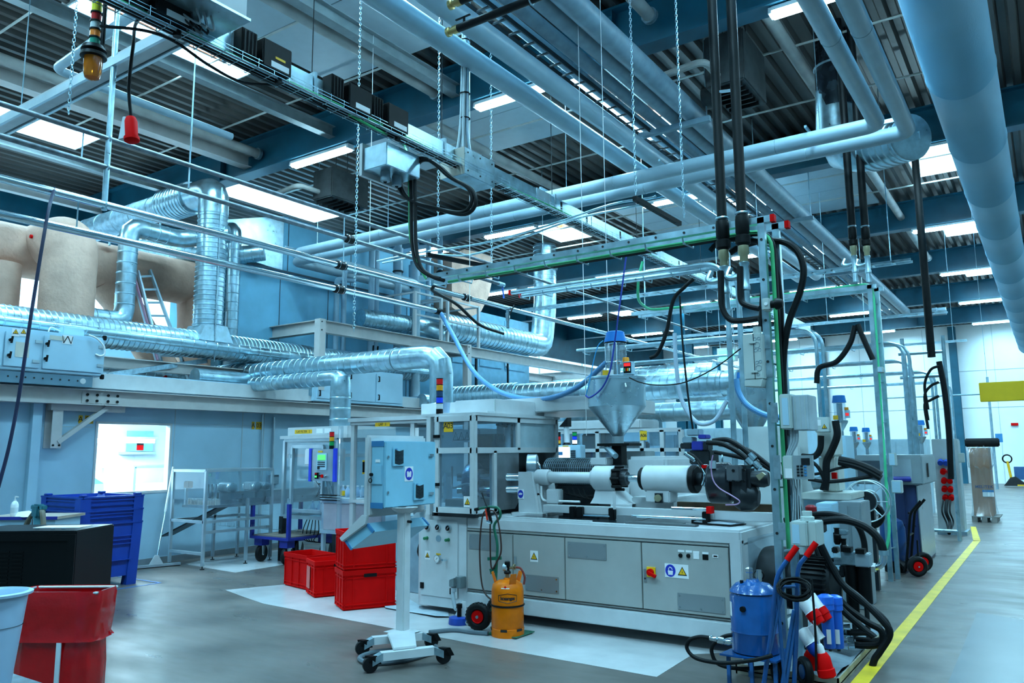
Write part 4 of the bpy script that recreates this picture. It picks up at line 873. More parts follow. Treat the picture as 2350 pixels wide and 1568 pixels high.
# ---- second door-fronted air handler beyond the front duct
def ahubox(yA, yB, X, z0, z1, n, lab, pyr=True):
    t = thing('door_air_handler', lab, 'air handler', (X-.4, yA, z0), 'pale air handlers with doors'); build(MB().box(X-.9, yA, z0, X, yB, z1), 'casing', wallw, t, bev=.012)
    for k in range(n):
        a = yA+.05+(yB-yA-.1)*k/n; b = yA+.05+(yB-yA-.1)*(k+1)/n
        d_ = build(MB().box(X, a+.015, z0+.06, X+.02, b-.015, z1-.05), 'door', wallw, t, bev=.004)
        for z in (z0+.16, z1-.16): build(MB().tube([(X+.02, a+.07, z-.05), (X+.05, a+.07, z-.05), (X+.05, a+.07, z+.05), (X+.02, a+.07, z+.05)], .012, 6), 'handle', black, d_)
    build(MB().box(X-.9, yA-.01, z0-.06, X+.01, yB+.01, z0), 'base_rail', dark, t)
    if pyr:
        build(MB().loft([[(X-.85, yA, z0+.1), (X-.05, yA, z0+.1), (X-.05, yA, z1-.05), (X-.85, yA, z1-.05)], [(X-.6, yA-.8, z0+.2), (X-.3, yA-.8, z0+.2), (X-.3, yA-.8, z0+.45), (X-.6, yA-.8, z0+.45)]]), 'tapered_inlet', galv, t, ang=.1)
        build(MB().cyl((X-.45, yA-2.2, z0+.32), (X-.45, yA-.8, z0+.32), .15, n=20), 'inlet_duct', galv, t)
ahubox(P(720, 900, X=-11.35).y, P(925, 900, X=-11.35).y, -11.35, P(860, 930, X=-11.35).z, P(860, 852, X=-11.35).z, 3, 'pale door fronted air handler on the beam behind the dropping silver ducts')
ahubox(P(1140, 940, X=-10.9).y, P(1380, 940, X=-10.9).y, -10.9, P(1250, 965, X=-10.9).z, P(1250, 905, X=-10.9).z, 4, 'pale door fronted air handler beyond the glazed machine guard')
# ---- horizontal duct over the next row
YR = 12.6; a = P(1040, 916, Y=YR); b = P(1660, 862, Y=YR); c = P(1190, 905, Y=YR)
t = thing('cross_duct', 'long silver duct crossing behind the blue-topped loader', 'duct', a)
pt, rr = ribs([V((a.x-.4, YR, a.z)), V((c.x, YR, a.z))], .24, .1, .014); build(MB().tube(pt, rr, 26), 'ribbed_run', galv, t)
pt, rr = ribs([V((c.x, YR, a.z)), V((b.x, YR, a.z))], .22, .14, .005); build(MB().tube(pt, rr, 26), 'spiral_run', galv, t)
build(MB().tube(fil([V((b.x, YR, a.z)), V((b.x+.3, YR, a.z+.0)), V((b.x+.6, YR, a.z+.2)), V((b.x+.8, YR, a.z+.2))], .2, 3), .2, 22), 'offset', galv, t)
build(MB().cyl((P(1180, 960, Y=YR).x, YR, a.z-.55), (P(1180, 960, Y=YR).x, YR, a.z), .14, n=20), 'drop', galv, t)
YR2 = 15.5; a = P(1310, 940, Y=YR2); b = P(1700, 940, Y=YR2)
t = thing('cross_duct', 'lower silver duct with a tee crossing beyond the loader cone', 'duct', a)
pt, rr = ribs([V((a.x, YR2, b.z)), V((b.x, YR2, b.z))], .2, .3, .01); build(MB().tube(pt, rr, 22), 'spiral_run', galv, t)
build(MB().tube(fil([V((a.x, YR2, b.z-.8)), V((a.x, YR2, b.z)), V((a.x+.4, YR2, b.z))], .3, 3), .22, 22), 'elbow', galv, t)
x = P(1505, 970, Y=YR2).x; build(MB().cyl((x, YR2, b.z-.7), (x, YR2, b.z), .15, n=20), 'drop', galv, t)
# ducts in the distance behind the mezzanine
for i, (y_, xa, xb, yy, r, lab) in enumerate(((23, 1080, 1600, 860, .25, 'distant silver duct below the mezzanine end beam'), (26, 1400, 1640, 850, .3, 'distant fat silver duct with swollen coupling beyond the mezzanine'), (30, 1560, 1700, 905, .35, 'distant silver duct in front of the bright end wall'))):
    a = P(xa, yy, Y=y_); b = P(xb, yy, Y=y_); pt, rr = ribs([V((a.x, y_, b.z)), V((b.x, y_, b.z))], r, .35, .012); one(MB().tube(pt, rr, 18), 'distant_duct', galv, lab, 'duct')
# ================================================================ LEFT FLOOR: BINS, TROLLEYS, CLEAN CELLS, CRATES
# ---- nested blue pallet boxes
def palletbox(z0, h, label, full):
    x0, x1, y0, y1 = -10.92, -9.92, 5.08, 5.9
    t = thing('pallet_box', label, 'bin', ((x0+x1)/2, (y0+y1)/2, z0), 'nested blue pallet boxes')
    def ring(z, d): return [(x0+d, y0+d, z), (x1-d, y0+d, z), (x1-d, y1-d, z), (x0+d, y1-d, z)]
    def rn(z, q, e): return [(x0+q, y0+q, z), (x1-q, y0+q, z), (x1-q, y1-q, z), (x0+q, y1-q, z)]
    tp = .03*(1 if full else .3)
    mb = MB(); mb.loft([ring(z0+(.12 if full else 0), .012+tp), ring(z0+h, .012), ring(z0+h, .045), ring(z0+(.16 if full else .03), .045+tp)], caps=False)
    mb.quad(*ring(z0+(.16 if full else .03), .045+tp)); build(mb, 'box_body', blue, t)
    mb = MB()
    for a, b, c, d in ((x0, y0, x1, y0+.03), (x0, y1-.03, x1, y1), (x0, y0+.03, x0+.03, y1-.03), (x1-.03, y0+.03, x1, y1-.03)): mb.box(a-.004, b-.004, z0+h-.02, c+.004, d+.004, z0+h)
    build(mb, 'rim', blue, t)
    for cx, cy_, sx, sy2 in ((x0, y0, 1, 1), (x1, y0, -1, 1), (x1, y1, -1, -1), (x0, y1, 1, -1)):
        q = tp if full else tp*.5
        mb = MB(); mb.loft([[(cx+sx*q, cy_+sy2*q, z0), (cx+sx*(q+.13), cy_+sy2*q, z0), (cx+sx*(q+.13), cy_+sy2*(q+.13), z0), (cx+sx*q, cy_+sy2*(q+.13), z0)], [(cx, cy_, z0+h), (cx+sx*.13, cy_, z0+h), (cx+sx*.13, cy_+sy2*.02, z0+h), (cx, cy_+sy2*.13, z0+h)]]); build(mb, 'corner_post', blue, t)
        if not full: build(MB().box(cx+sx*.02, cy_+sy2*.02, z0+h, cx+sx*.1, cy_+sy2*.1, z0+h+.025), 'stacking_lug', blue, t, bev=.006)
    mb = MB()
    for z in ([z0+.32, z0+.52, z0+.57, z0+.62] if full else [z0+h-.06, z0+h-.11, z0+.05]):
        mb.box(x1-.016-tp*.6, y0+.13, z, x1-.002, y1-.13, z+.012).box(x0+.13, y0+.002, z, x1-.13, y0+.016+tp*.6, z+.012)
    build(mb, 'side_rib', blue, t)
palletbox(0, .8, 'bottom one of the nested blue pallet boxes standing on the floor', True)
palletbox(.80, .165, 'middle one of the nested blue pallet boxes, only its upper band showing', False)
palletbox(.965, .17, 'top open one of the nested blue pallet boxes below the bright window', False)
mb = MB(); mb.box(-11.05, 4.9, .001, -9.7, 4.93, .004).box(-11.05, 6.05, .001, -9.7, 6.08, .004).box(-9.73, 4.93, .001, -9.7, 6.05, .004); build(mb, 'trim_7', m('blue_floor_tape', (.02, .12, .35), .5), kind='structure')
# ---- black cabinet with grille
a, b = PD(176, 1217, 7.3), PD(-90, 1222, 7.3); rz = math.atan2(a.y-b.y, a.x-b.x); L = (a-b).to_2d().length; t = thing('machine_cabinet', 'low black metal cabinet with a louvred grille in front of the blue pallet boxes', 'cabinet', ((a.x+b.x)/2, (a.y+b.y)/2, 0), rz=rz)
def local(t): q = MB(); q.T = WM[t.name].copy(); return q
h = (a.z+b.z)/2
pb = m('black_painted_sheet', (.004, .005, .006), .4, var=.1, spec=.2)
build(local(t).box(-L/2, 0, .02, L/2, .7, h), 'casing', pb, t, bev=.01); build(local(t).box(-L/2-.01, -.02, 0, L/2+.035, .72, .07), 'plinth', m('dull_pink_plinth', (.22, .10, .12), .6), t)
build(local(t).box(L/2-.07, -.014, .08, L/2-.0, 0, h-.03).box(-L/2, -.014, h-.09, L/2-.07, 0, h-.03), 'front_rim', pb, t)
q = local(t)
for k in range(14): 
    for j in range(2): q.box(L/2-.72+j*.13, -.006, .30+k*.035, L/2-.61+j*.13, .0, .317+k*.035)
build(q, 'grille', black, t)
build(local(t).box(-.05, .3, h, .4, .55, h+.004), 'paper_sheet', wlab, t)
for x in (.1, .25, .35): build(local(t).cyl((x, .12, h), (x, .12, h+.015), .02, n=8), 'screw_cap', chrome, t)
# ---- work table with vice, soap bottle
a, b = PD(-40, 1190, 9), PD(131, 1186, 9); rz = math.atan2(a.y-b.y, a.x-b.x)+math.pi; L = (a-b).to_2d().length
t = thing('work_table', 'small pale work table with blue edge behind the black cabinet', 'table', ((a.x+b.x)/2, (a.y+b.y)/2, 0), rz=rz); ht = b.z
build(local(t).box(-L/2, 0, ht-.03, L/2, .6, ht), 'table_top', m('wood_laminate', (.42, .34, .28), .5), t); build(local(t).box(-L/2-.004, -.006, ht-.034, L/2+.006, 0, ht+.002), 'edge_strip', navy, t)
build(local(t).box(-L/2+.02, .02, ht-.32, L/2-.03, .55, ht-.034), 'drawer_unit', wallw, t)
for x in (-L/2+.04, L/2-.06):
    for y in (.04, .54): build(local(t).box(x-.025, y-.025, 0, x+.025, y+.025, ht-.32), 'leg', wallw, t)
c = PD(32, 1183, 9.1); c.z = ht
t = thing('soap_bottle', 'white pump soap bottle on the small work table', 'bottle', c)
build(MB().lathe([(.035, 0), (.04, .01), (.04, .13), (.03, .16), (.013, .175), (.013, .19)], c, n=18), 'bottle', wlab, t); build(MB().cyl(c+V((0, 0, .19)), c+V((0, 0, .225)), .007, n=8).bar(c+V((0, 0, .225)), c+V((.03, .02, .22)), .014, .012), 'pump_head', wlab, t)
build(MB().lathe([(.0405, .04), (.0405, .10)], c, n=18), 'label', m('pale_print_label', (.6, .65, .68), .5), t)
c = PD(55, 1183, 9.05); c.z = ht
one(MB().loft([[(c.x-.15, c.y-.05, ht), (c.x+.1, c.y-.05, ht), (c.x+.14, c.y+.1, ht), (c.x-.1, c.y+.12, ht)], [(c.x-.1, c.y-.02, ht+.05), (c.x+.06, c.y-.0, ht+.03), (c.x+.08, c.y+.06, ht+.045), (c.x-.06, c.y+.08, ht+.06)]]), 'cleaning_rag', wlab, 'crumpled white cleaning rag beside the soap bottle', 'rag')
c = PD(88, 1185, 8.6); t = thing('bench_vice', 'blue green bench vice with curved brown hoses over the black cabinet', 'vice', (c.x, c.y, c.z-.1))
vm = m('blue_green_enamel', (.03, .16, .20), .4, var=.2)
build(MB().box(c.x-.07, c.y-.05, c.z-.02, c.x+.07, c.y+.05, c.z+.13), 'body', vm, t, bev=.02); build(MB().box(c.x-.13, c.y-.03, c.z+.07, c.x+.13, c.y+.03, c.z+.12), 'jaw', vm, t, bev=.008)
build(MB().lathe([(.08, -.1), (.06, -.05), (.05, 0)], c, n=16), 'base', vm, t)
hs = m('brown_hose', (.12, .10, .07), .4, var=.2)
for s_ in (-1, 1): build(MB().tube(spl([c+V((s_*.06, 0, .06)), c+V((s_*.13, -.02*s_, .04)), c+V((s_*.19, -.03, -.1)), c+V((s_*.2, -.05, -.3))], 6), .028, 10), 'hose', hs, t)
build(MB().cyl(c+V((.09, -.1, -.3)), c+V((.09, -.1, -.02)), .012, n=8), 'spindle', chrome, t)
# ---- red bag on its stand
c = PD(154, 1347, 4.55); rz = math.atan2(PD(250, 1335, 4.7).y-PD(58, 1345, 4.7).y, PD(250, 1335, 4.7).x-PD(58, 1345, 4.7).x); zt = .885
t = thing('waste_bag_stand', 'translucent red waste bag folded over a rectangular stand', 'waste bag', (c.x, c.y, 0), rz=rz)
rb = m('red_plastic_film', (.55, .003, .006), .18, var=.12, scale=9, bump=.35, bscale=9, coat=.3, trans=.25)
W_, D_ = .245, .115
def rr(z, w_, d_, n=40, wob=0., ph=0.):
    out = []
    for i in range(n):
        a = 2*math.pi*i/n; c_, s_ = math.cos(a), math.sin(a); e = .35
        x = w_*math.copysign(abs(c_)**e, c_); y = d_*math.copysign(abs(s_)**e, s_); k = 1+wob*(.5*math.sin(9*a+ph)+.5*math.sin(17*a+ph*2.1))
        out.append((x*k, y*k, z))
    return out
q = local(t); q.loft([rr(zt-.02, W_-.005, D_-.005), rr(zt, W_+.005, D_+.005), rr(zt-.03, W_+.012, D_+.012), rr(zt-.14, W_+.005, D_+.008, wob=.03), rr(zt-.25, W_-.012, D_+.006, wob=.05, ph=1), rr(zt-.275, W_-.002, D_+.012, wob=.06, ph=2)], caps=False); build(q, 'folded_cuff', rb, t, ang=1.2)
q = local(t); q.loft([rr(zt-.015, W_-.012, D_-.012), rr(zt-.2, W_-.03, D_-.02), rr(zt-.27, W_-.035, D_-.012, wob=.03, ph=2), rr(zt-.42, W_-.028, D_-.0, wob=.05, ph=1.1), rr(zt-.62, W_-.035, D_+.005, wob=.06, ph=.2), rr(zt-.8, W_-.07, D_-.02, wob=.08, ph=1.7), rr(.02, .08, .05, wob=.1)], caps=False); build(q, 'bag', rb, t, ang=1.2)
q = local(t)
fr = m('grey_stand_tube', (.5, .55, .58), .4, .3)
q.tube([(-W_+.01, -D_+.01, zt-.01), (W_-.01, -D_+.01, zt-.01), (W_-.01, D_-.01, zt-.01), (-W_+.01, D_-.01, zt-.01)], .008, 8, closed=True); build(q, 'rim_frame', fr, t)
build(local(t).box(.035, -D_-.016, .0, .06, -D_-.006, zt-.275), 'upright', m('pale_stand_strip', (.62, .7, .75), .4), t); build(local(t).box(.035, D_-.004, 0, .06, D_+.006, zt-.04), 'upright', fr, t)
build(local(t).box(-.2, -D_-.02, 0, .2, D_+.02, .02), 'foot_plate', fr, t)
# ---- white bucket on a stool at the frame edge
c = PD(-14, 1360, 3.9); zr_ = c.z
t = thing('bucket', 'translucent white tapered bucket at the picture edge beside the red bag', 'bucket', (c.x, c.y, .5))
pm = m('milky_plastic', (.36, .50, .66), .35, var=.03)
build(MB().lathe([(.10, .52), (.105, .54), (.15, zr_-.012), (.17, zr_-.012), (.172, zr_), (.15, zr_+.004), (.14, zr_-.01), (.10, .56), (0, .55)], (c.x, c.y, 0), n=36), 'bucket_body', pm, t); build(MB().lathe([(.138, zr_-.16), (.0, zr_-.16)], (c.x, c.y, 0), n=36), 'contents', wlab, t)
t2 = thing('stool', 'low grey stand carrying the white bucket with pipe fittings', 'stand', (c.x, c.y, 0)); build(MB().box(c.x-.2, c.y-.2, .47, c.x+.24, c.y+.2, .52), 'top', galvd, t2)
for dx in (-.17, .19):
    for dy in (-.17, .17): build(MB().box(c.x+dx-.015, c.y+dy-.015, 0, c.x+dx+.015, c.y+dy+.015, .47), 'leg', galvd, t2)
f = PD(32, 1545, 3.75); one(MB().lathe([(.012, 0), (.022, .0), (.022, .02), (.014, .022), (.014, .035), (.02, .036), (.02, .06), (.012, .062)], (f.x-.06, f.y-.05, .545), (.8, .55, .1), 10), 'pipe_fitting', chrome, 'small steel pipe fitting beside the white bucket', 'fitting')
# ---- inside the clean room, seen through the window
def cr_frame(x0, y0, z0, x1, y1, z1, name, label):
    t = thing(name, label, 'machine', ((x0+x1)/2, (y0+y1)/2, 0))
    for x in (x0, x1):
        for y in (y0, y1): build(MB().box(x-.02, y-.02, 0, x+.02, y+.02, z1), 'upright', alu, t)
    for z in (z0, z1):
        for a, b in (((x0, y0), (x1, y0)), ((x0, y1), (x1, y1)), ((x0, y0), (x0, y1)), ((x1, y0), (x1, y1))): build(MB().bar((a[0], a[1], z), (b[0], b[1], z), .04, .04), 'rail', alu, t)
    build(MB().box(x0+.02, y0+.02, z0+.02, x1-.02, y1-.02, z0+.05), 'work_top', wlab, t)
    build(MB().box(x0+.15, y0+.15, z0+.05, x1-.2, y1-.3, z0+.2), 'tray', m('pale_green_tray', (.6, .68, .5), .5), t, bev=.01)
    build(MB().tube(spl([(x0+.3, y1-.1, z0+.1), (x0+.32, y1-.18, z0+.3), (x0+.4, y1-.25, z0+.22)], 6), .03, 8), 'hose', dark, t)
    return t
cr_frame(-13.6, 7.3, .95, -12.6, 8.6, 1.45, 'assembly_table', 'framed assembly table in the bright clean room behind the window')
t = thing('wall_poster', 'light blue poster with a red and black object on the clean room back wall', 'poster', (-14.9, 8.75, 1.75)); build(MB().box(-14.93, 8.45, 1.72, -14.92, 9.0, 2.12), 'sheet', m('light_blue_print', (.25, .55, .68), .5, var=.15, scale=5), t)
build(MB().box(-14.92, 8.66, 1.74, -14.915, 8.8, 1.84), 'red_print', red, t); build(MB().box(-14.92, 8.66, 1.84, -14.915, 8.8, 1.97), 'black_print', ink, t); build(MB().box(-15.1, 8.4, 1.66, -14.88, 9.05, 1.71), 'ledge', wallw, t)
t = thing('clipboard', 'pink rimmed document holder hanging inside the clean room', 'clipboard', (-13.0, 7.05, 1.5)); build(MB().box(-13.01, 6.92, 1.5, -13.0, 7.12, 1.77), 'backing', m('pink_plastic', (.55, .2, .4), .4), t); build(MB().box(-13.0, 6.93, 1.5, -12.998, 7.08, 1.72), 'sheet', wlab, t)
t = thing('clean_room_light', 'fluorescent light hanging inside the clean room', 'light', (-13.5, 7.4, 1.9)); build(MB().box(-13.56, 6.6, 1.93, -13.44, 8.2, 1.97), 'housing', alu, t); build(MB().box(-13.54, 6.65, 1.86, -13.46, 8.15, 1.93), 'tube', lampm, t)
t = thing('side_cabinet', 'white cabinet with sloped blue lid inside the clean room', 'cabinet', (-12.7, 6.5, 0)); build(MB().box(-13.1, 6.2, 0, -12.5, 6.75, 1.2), 'casing', wlab, t); build(MB().prism([(-13.1, 6.2, 1.2), (-13.1, 6.75, 1.2), (-13.1, 6.2, 1.55)], (.6, 0, 0)), 'sloped_lid', m('pale_blue_lid', (.3, .5, .65), .4), t)
# ---- squeegee leaning on the wall
a = P(398, 1072, X=XW+.06); b = P(358, 1292, X=XW+.42); t = thing('floor_squeegee', 'floor squeegee with long white and steel handle leaning beside the window', 'squeegee', (b.x, b.y, 0)); b.z = .06
build(MB().cyl(a, b+(a-b)*.52, .019, n=12), 'white_grip', white, t); build(MB().cyl(b+(a-b)*.52, b, .013, n=10), 'steel_handle', chrome, t)
build(MB().bar(b+V((-.1, -.33, -.03)), b+V((.1, .33, -.03)), .05, .035), 'head', alu, t); build(MB().bar(b+V((-.1, -.33, -.052)), b+V((.1, .33, -.052)), .012, .016), 'rubber_blade', rubber, t)
build(MB().prism([b+V((-.04, -.09, -.015)), b+V((.04, .09, -.015)), b+V((0.01, .02, .12)), b+V((-.01, -.02, .12))], (.02, -.006, 0)), 'bracket', white, t)
# ---- aluminium profile conveyor station
x0, x1, y0, y1 = -11.1, -10.28, 7.06, 8.25; zt, zl = 1.41, .67
t = thing('conveyor_station', 'aluminium profile conveyor station with clear guards beside the clean room wall', 'machine', ((x0+x1)/2, (y0+y1)/2, 0))
for x in (x0, x1):
    for y in (y0, y1-.45, y1): build(MB().box(x-.02, y-.02, .05, x+.02, y+.02, zt if y != y1-.45 else .98), 'leg', alu, t); build(MB().lathe([(.035, 0), (.03, .012), (.008, .015), (.008, .06)], (x, y, 0), n=12), 'levelling_foot', black, t)
for z in (zt, zl):
    for a, b in (((x0, y0), (x1, y0)), ((x0, y1), (x1, y1)), ((x0, y0), (x0, y1)), ((x1, y0), (x1, y1))): build(MB().bar((a[0], a[1], z), (b[0], b[1], z), .04, .04), 'profile_rail', alu, t)
for a, b, z in (((x1, y0), (x1, y1), .52), ((x0, y0), (x1, y0), .22)): build(MB().bar((a[0], a[1], z), (b[0], b[1], z), .035, .04), 'profile_rail', alu, t)
gl = glass('machine_glazing', (.82, .90, .93), .1, .04, .05)
build(MB().box(x0+.02, y0-.004, .98, x1-.02, y0+.004, zt-.02), 'front_guard', gl, t); build(MB().box(x1-.004, y0+.02, .98, x1+.004, y1-.02, zt-.02), 'side_guard', gl, t)
build(MB().box(x0+.1, y0+.1, .86, x1-.06, y1+1.6, .9), 'conveyor_bed', steel, t)
for s_ in (x1-.10, x1-.36): build(MB().box(s_-.006, y0+.3, .90 if s_ < x1-.2 else .86, s_+.006, y1+1.7, 1.07), 'chute_side', steel, t)
build(MB().box(x1-.4, y1-.2, 1.065, x1-.06, y1+1.7, 1.08), 'chute_lid', steel, t)
mb = MB()
for k in range(26): a = k/25*math.pi*.5; mb.box(x0+.12+.025*k, y0+.12+.004*k, .9, x0+.133+.025*k, y0+.2+.004*k, .99)
build(mb, 'chain_belt', white, t)
for y, r in ((y0+.5, .075), (y0+.95, .07), (y0+1.12, .06)):
    mb = MB().cyl((x1-.33, y, 1.15), (x1-.07, y, 1.15), r, n=18)
    for k in range(10): mb.box(x1-.3+k*.02, y-r-.008, 1.10, x1-.292+k*.02, y+r+.008, 1.2)
    build(mb, 'motor', alu, t); build(MB().lathe([(r*.9, 0), (r, .03), (r*.4, .05)], (x1-.07, y, 1.15), (1, 0, 0), 16), 'motor_cover', galvd, t)
build(MB().box(x0+.2, y0+.04, 1.15, x0+.33, y0+.12, 1.25), 'sensor_head', black, t, bev=.01); build(MB().box(x0+.22, y0+.05, .9, x0+.26, y0+.09, 1.15), 'sensor_post', alu, t)
for k in range(4): build(MB().cyl((x0+.3+.09*k, y0+.35, .9), (x0+.3+.09*k, y0+.35, 1.2), .02, n=10), 'guide_post', chrome, t)
build(MB().bar((x0-.25, y0+.1, .42), (x1-.2, y0+.45, .86), .3, .02, (0, 0, 1)), 'discharge_chute', dark, t)
for y in (y1-.1, y1+1.1): build(MB().tube([(x1-.22, y, 1.08), (x1-.22, y, 1.13), (x1-.22, y+.14, 1.13), (x1-.22, y+.14, 1.08)], .012, 6), 'lid_handle', black, t)
mb = MB()
for i in range(4): mb.cyl((x1+.02+.035*i, y0+.15, .62), (x1+.25+.035*i, y1+1.25, .30), .004, n=5)
for k in range(22): f = k/21; a = V((x1+.02, y0+.15, .62)).lerp(V((x1+.25, y1+1.25, .30)), f); mb.tube([a+V((0, 0, .05)), a, a+V((.105, 0, 0)), a+V((.105, 0, .05))], .003, 4)
build(mb, 'cable_basket', galv, t)
c = V((x1-.02, y1+1.02, .80)); build(MB().box(c.x, c.y, c.z, c.x+.1, c.y+.2, c.z+.15), 'switch_box', wlab, t, bev=.008)
one(MB().cyl((XW+.03, 9.2, 1.25), (XW+.03, 9.2, 2.3), .018, n=8).cyl((XW+.025, 8.95, .2), (XW+.025, 8.95, 2.34), .012, n=8), 'conduit', alu, 'two slim conduits running down the clean room wall by the yellow sign', 'conduit')
t = thing('wall_socket', 'small socket box on the clean room wall above the chute', 'socket', (XW, 9.25, 1.1)); build(MB().box(XW, 9.15, 1.12, XW+.07, 9.32, 1.28), 'box', greyp, t, bev=.006); build(MB().box(XW, 9.14, 1.28, XW+.1, 9.33, 1.30), 'hood', wallw, t)
c = V((-10.5, 9.35, 1.08)); t = thing('spray_bottle', 'white spray bottle standing on the steel chute lid', 'bottle', c); build(MB().lathe([(.035, 0), (.038, .02), (.036, .12), (.012, .17), (.012, .19)], c, n=14), 'bottle', wlab, t); build(MB().bar(c+V((-.03, 0, .205)), c+V((.05, .02, .21)), .03, .03), 'spray_head', wlab, t)
# ---- blue trolley
t = thing('platform_trolley', 'blue platform trolley with wooden deck and black casters', 'trolley', (-9.95, 8.5, 0)); x0, x1, y0, y1 = -10.4, -9.5, 7.95, 8.95
build(MB().box(x0, y0, .36, x1, y1, .40), 'frame', navy, t); build(MB().box(x0+.03, y0+.03, .40, x1-.03, y1-.03, .415), 'deck', m('worn_plywood', (.2, .16, .13), .6, var=.2), t)
for x, y in ((x0, y0), (x1-.05, y0), (x0, y1-.05), (x1-.05, y1-.05)): build(MB().box(x, y, .4, x+.05, y+.05, .86 if y > 8.5 else .9), 'post', navy, t)
for x, y in ((x0+.12, y0+.14), (x1-.14, y0+.1), (x0+.12, y1-.14), (x1-.14, y1-.14)):
    build(MB().box(x-.09, y-.07, .25, x+.09, y+.07, .36), 'corner_bracket', navy, t); w_ = build(MB().lathe([(.04, -.03), (.125, -.028), (.13, -.01), (.13, .01), (.125, .028), (.04, .03)], (x, y, .13), (1, .3, 0), 24), 'wheel', rubber, t)
    build(MB().cyl((x-.033, y-.01, .13), (x+.033, y+.01, .13), .035, n=12), 'hub', chrome, w_); build(MB().prism([(x-.045, y-.03, .26), (x-.045, y+.05, .26), (x-.045, y+.02, .11), (x-.045, y-.02, .11)], (.01, 0, 0)).prism([(x+.035, y-.03, .26), (x+.035, y+.05, .26), (x+.035, y+.02, .11), (x+.035, y-.02, .11)], (.01, 0, 0)), 'fork', chrome, w_)
# ---- filter cell with control panel
x0, x1, y0, y1 = -10.06, -8.86, 8.3, 9.35; zb, zt = .68, 1.86
t = thing('filter_cell', 'glazed aluminium filter cell on black legs with silver duct above', 'machine', ((x0+x1)/2, (y0+y1)/2, 0))
for x in (x0, x1):
    for y in (y0, y1): build(MB().box(x-.025, y-.025, zb, x+.025, y+.025, zt), 'profile_post', alu, t); build(MB().box(x-.04, y-.04, 0, x+.04, y+.04, zb), 'leg', dark, t)
for z in (zb, zt, 1.62):
    for a, b in (((x0, y0), (x1, y0)), ((x0, y1), (x1, y1)), ((x0, y0), (x0, y1)), ((x1, y0), (x1, y1))):
        if z == 1.62 and a[1] == b[1]: continue
        build(MB().bar((a[0], a[1], z), (b[0], b[1], z), .05, .05), 'profile_rail', alu, t)
d0, d1 = x0+.22, x1-.28
for a, b in (((d0, zb+.1), (d0, zt-.1)), ((d1, zb+.1), (d1, zt-.1)), ((d0, zb+.1), (d1, zb+.1)), ((d0, zt-.1), (d1, zt-.1))): build(MB().bar((a[0], y0-.03, a[1]), (b[0], y0-.03, b[1]), .04, .05), 'door_frame', alu, t)
build(MB().box(x0+.03, y0-.004, zb+.03, x1-.03, y0+.004, zt-.03), 'front_glazing', gl, t); build(MB().box(x1-.004, y0+.03, zb+.03, x1+.004, y1-.03, zt-.03), 'side_glazing', gl, t)
build(MB().box(x0-.06, y0-.06, zt+.02, x1+.25, y1+.1, zt+.07), 'top_plate', white, t); build(MB().box(x0+.05, y0+.0, zt+.07, x1+.2, y1, zt+.2), 'filter_hood', white, t, bev=.006)
mb = MB().box(x0+.22, y0-.002, zt+.1, x0+.62, y0, zt+.16); mb.k = 1; mb.text('LAF FILTER   2', .05, (x0+.42, y0-.002, zt+.13), (1, 0, 0), (0, 0, 1)); build(mb, 'yellow_lettering', [ylab, ink], t)
for dx in (.72, .9): build(MB().box(x0+dx, y0-.003, zt+.1, x0+dx+.14, y0, zt+.17), 'paper_label', wlab, t)
for x in (d0-.03, d1+.03):
    for z in (zb+.25, zt-.25): build(MB().box(x-.03, y0-.06, z-.03, x+.03, y0-.03, z+.03), 'hinge', galvd, t)
build(MB().box(x0+.1, y0+.2, zb+.05, x1-.1, y1-.2, zb+.09), 'inner_tray', navy, t)
build(MB().tube(spl([(d0+.1, y0+.3, 1.5), (d0+.16, y0+.3, 1.25), (d0+.3, y0+.3, 1.1), (d0+.2, y0+.3, .98), (d0+.34, y0+.3, 1.2)], 6), .006, 6), 'inner_cable', black, t)
build(MB().box(d0+.08, y0+.28, 1.5, d0+.2, y0+.36, 1.55), 'inner_sensor', black, t)
for k in range(5): build(MB().tube(spl([(x0+.35+.06*k, y0+.2, zb-.02), (x0+.3+.09*k, y0+.15, .45), (x0+.25+.05*k, y0+.25, .3), (x0+.5+.06*k, y0+.3, .28)], 6), .007, 6), 'loose_cable', black, t)
for k, (dx, dy) in enumerate(((.4, .45), (.5, .5), (.62, .42), (.7, .5))):
    c = V((x0+dx, y0+dy-.2, zb+.09)); o = thing('lab_bottle', ['clear bottle on the tray inside the filter cell, first of four', 'clear bottle on the tray inside the filter cell, second of four', 'clear bottle on the tray inside the filter cell, third of four', 'clear bottle on the tray inside the filter cell, fourth of four'][k], 'bottle', c, 'bottles in the filter cell')
    build(MB().lathe([(.035, 0), (.038, .01), (.036, .08), (.014, .11), (.014, .14)], c, n=14), 'bottle', pm, o); build(MB().cyl(c+V((0, 0, .14)), c+V((0, 0, .155)), .016, n=12), 'cap', wlab, o)
# control panel in front of the cell
c0, c1 = P(713, 1030, Y=8.05), P(792, 1104, Y=8.05); xa, xb_, za, zb2 = c0.x, P(772, 1104, Y=8.05).x, P(740, 1104, Y=8.05).z, P(740, 1031, Y=8.05).z
t = thing('operator_panel', 'steel operator panel with blue sides, green screen and keypad', 'control panel', ((xa+xb_)/2, 8.1, za))
build(MB().box(xa+.03, 8.03, za, xb_-.03, 8.24, zb2), 'housing', steel, t); build(MB().box(xa, 8.02, za-.01, xa+.05, 8.06, zb2+.01), 'blue_side', m('bright_blue_trim', (.02, .05, .6), .35), t); build(MB().box(xb_-.05, 8.02, za-.01, xb_, 8.06, zb2+.01), 'blue_side', MATS['bright_blue_trim'], t)
xm = (xa+xb_)/2; build(MB().box(xm-.11, 8.018, za+.16, xm+.1, 8.03, zb2-.06), 'keypad_plate', wallw, t)
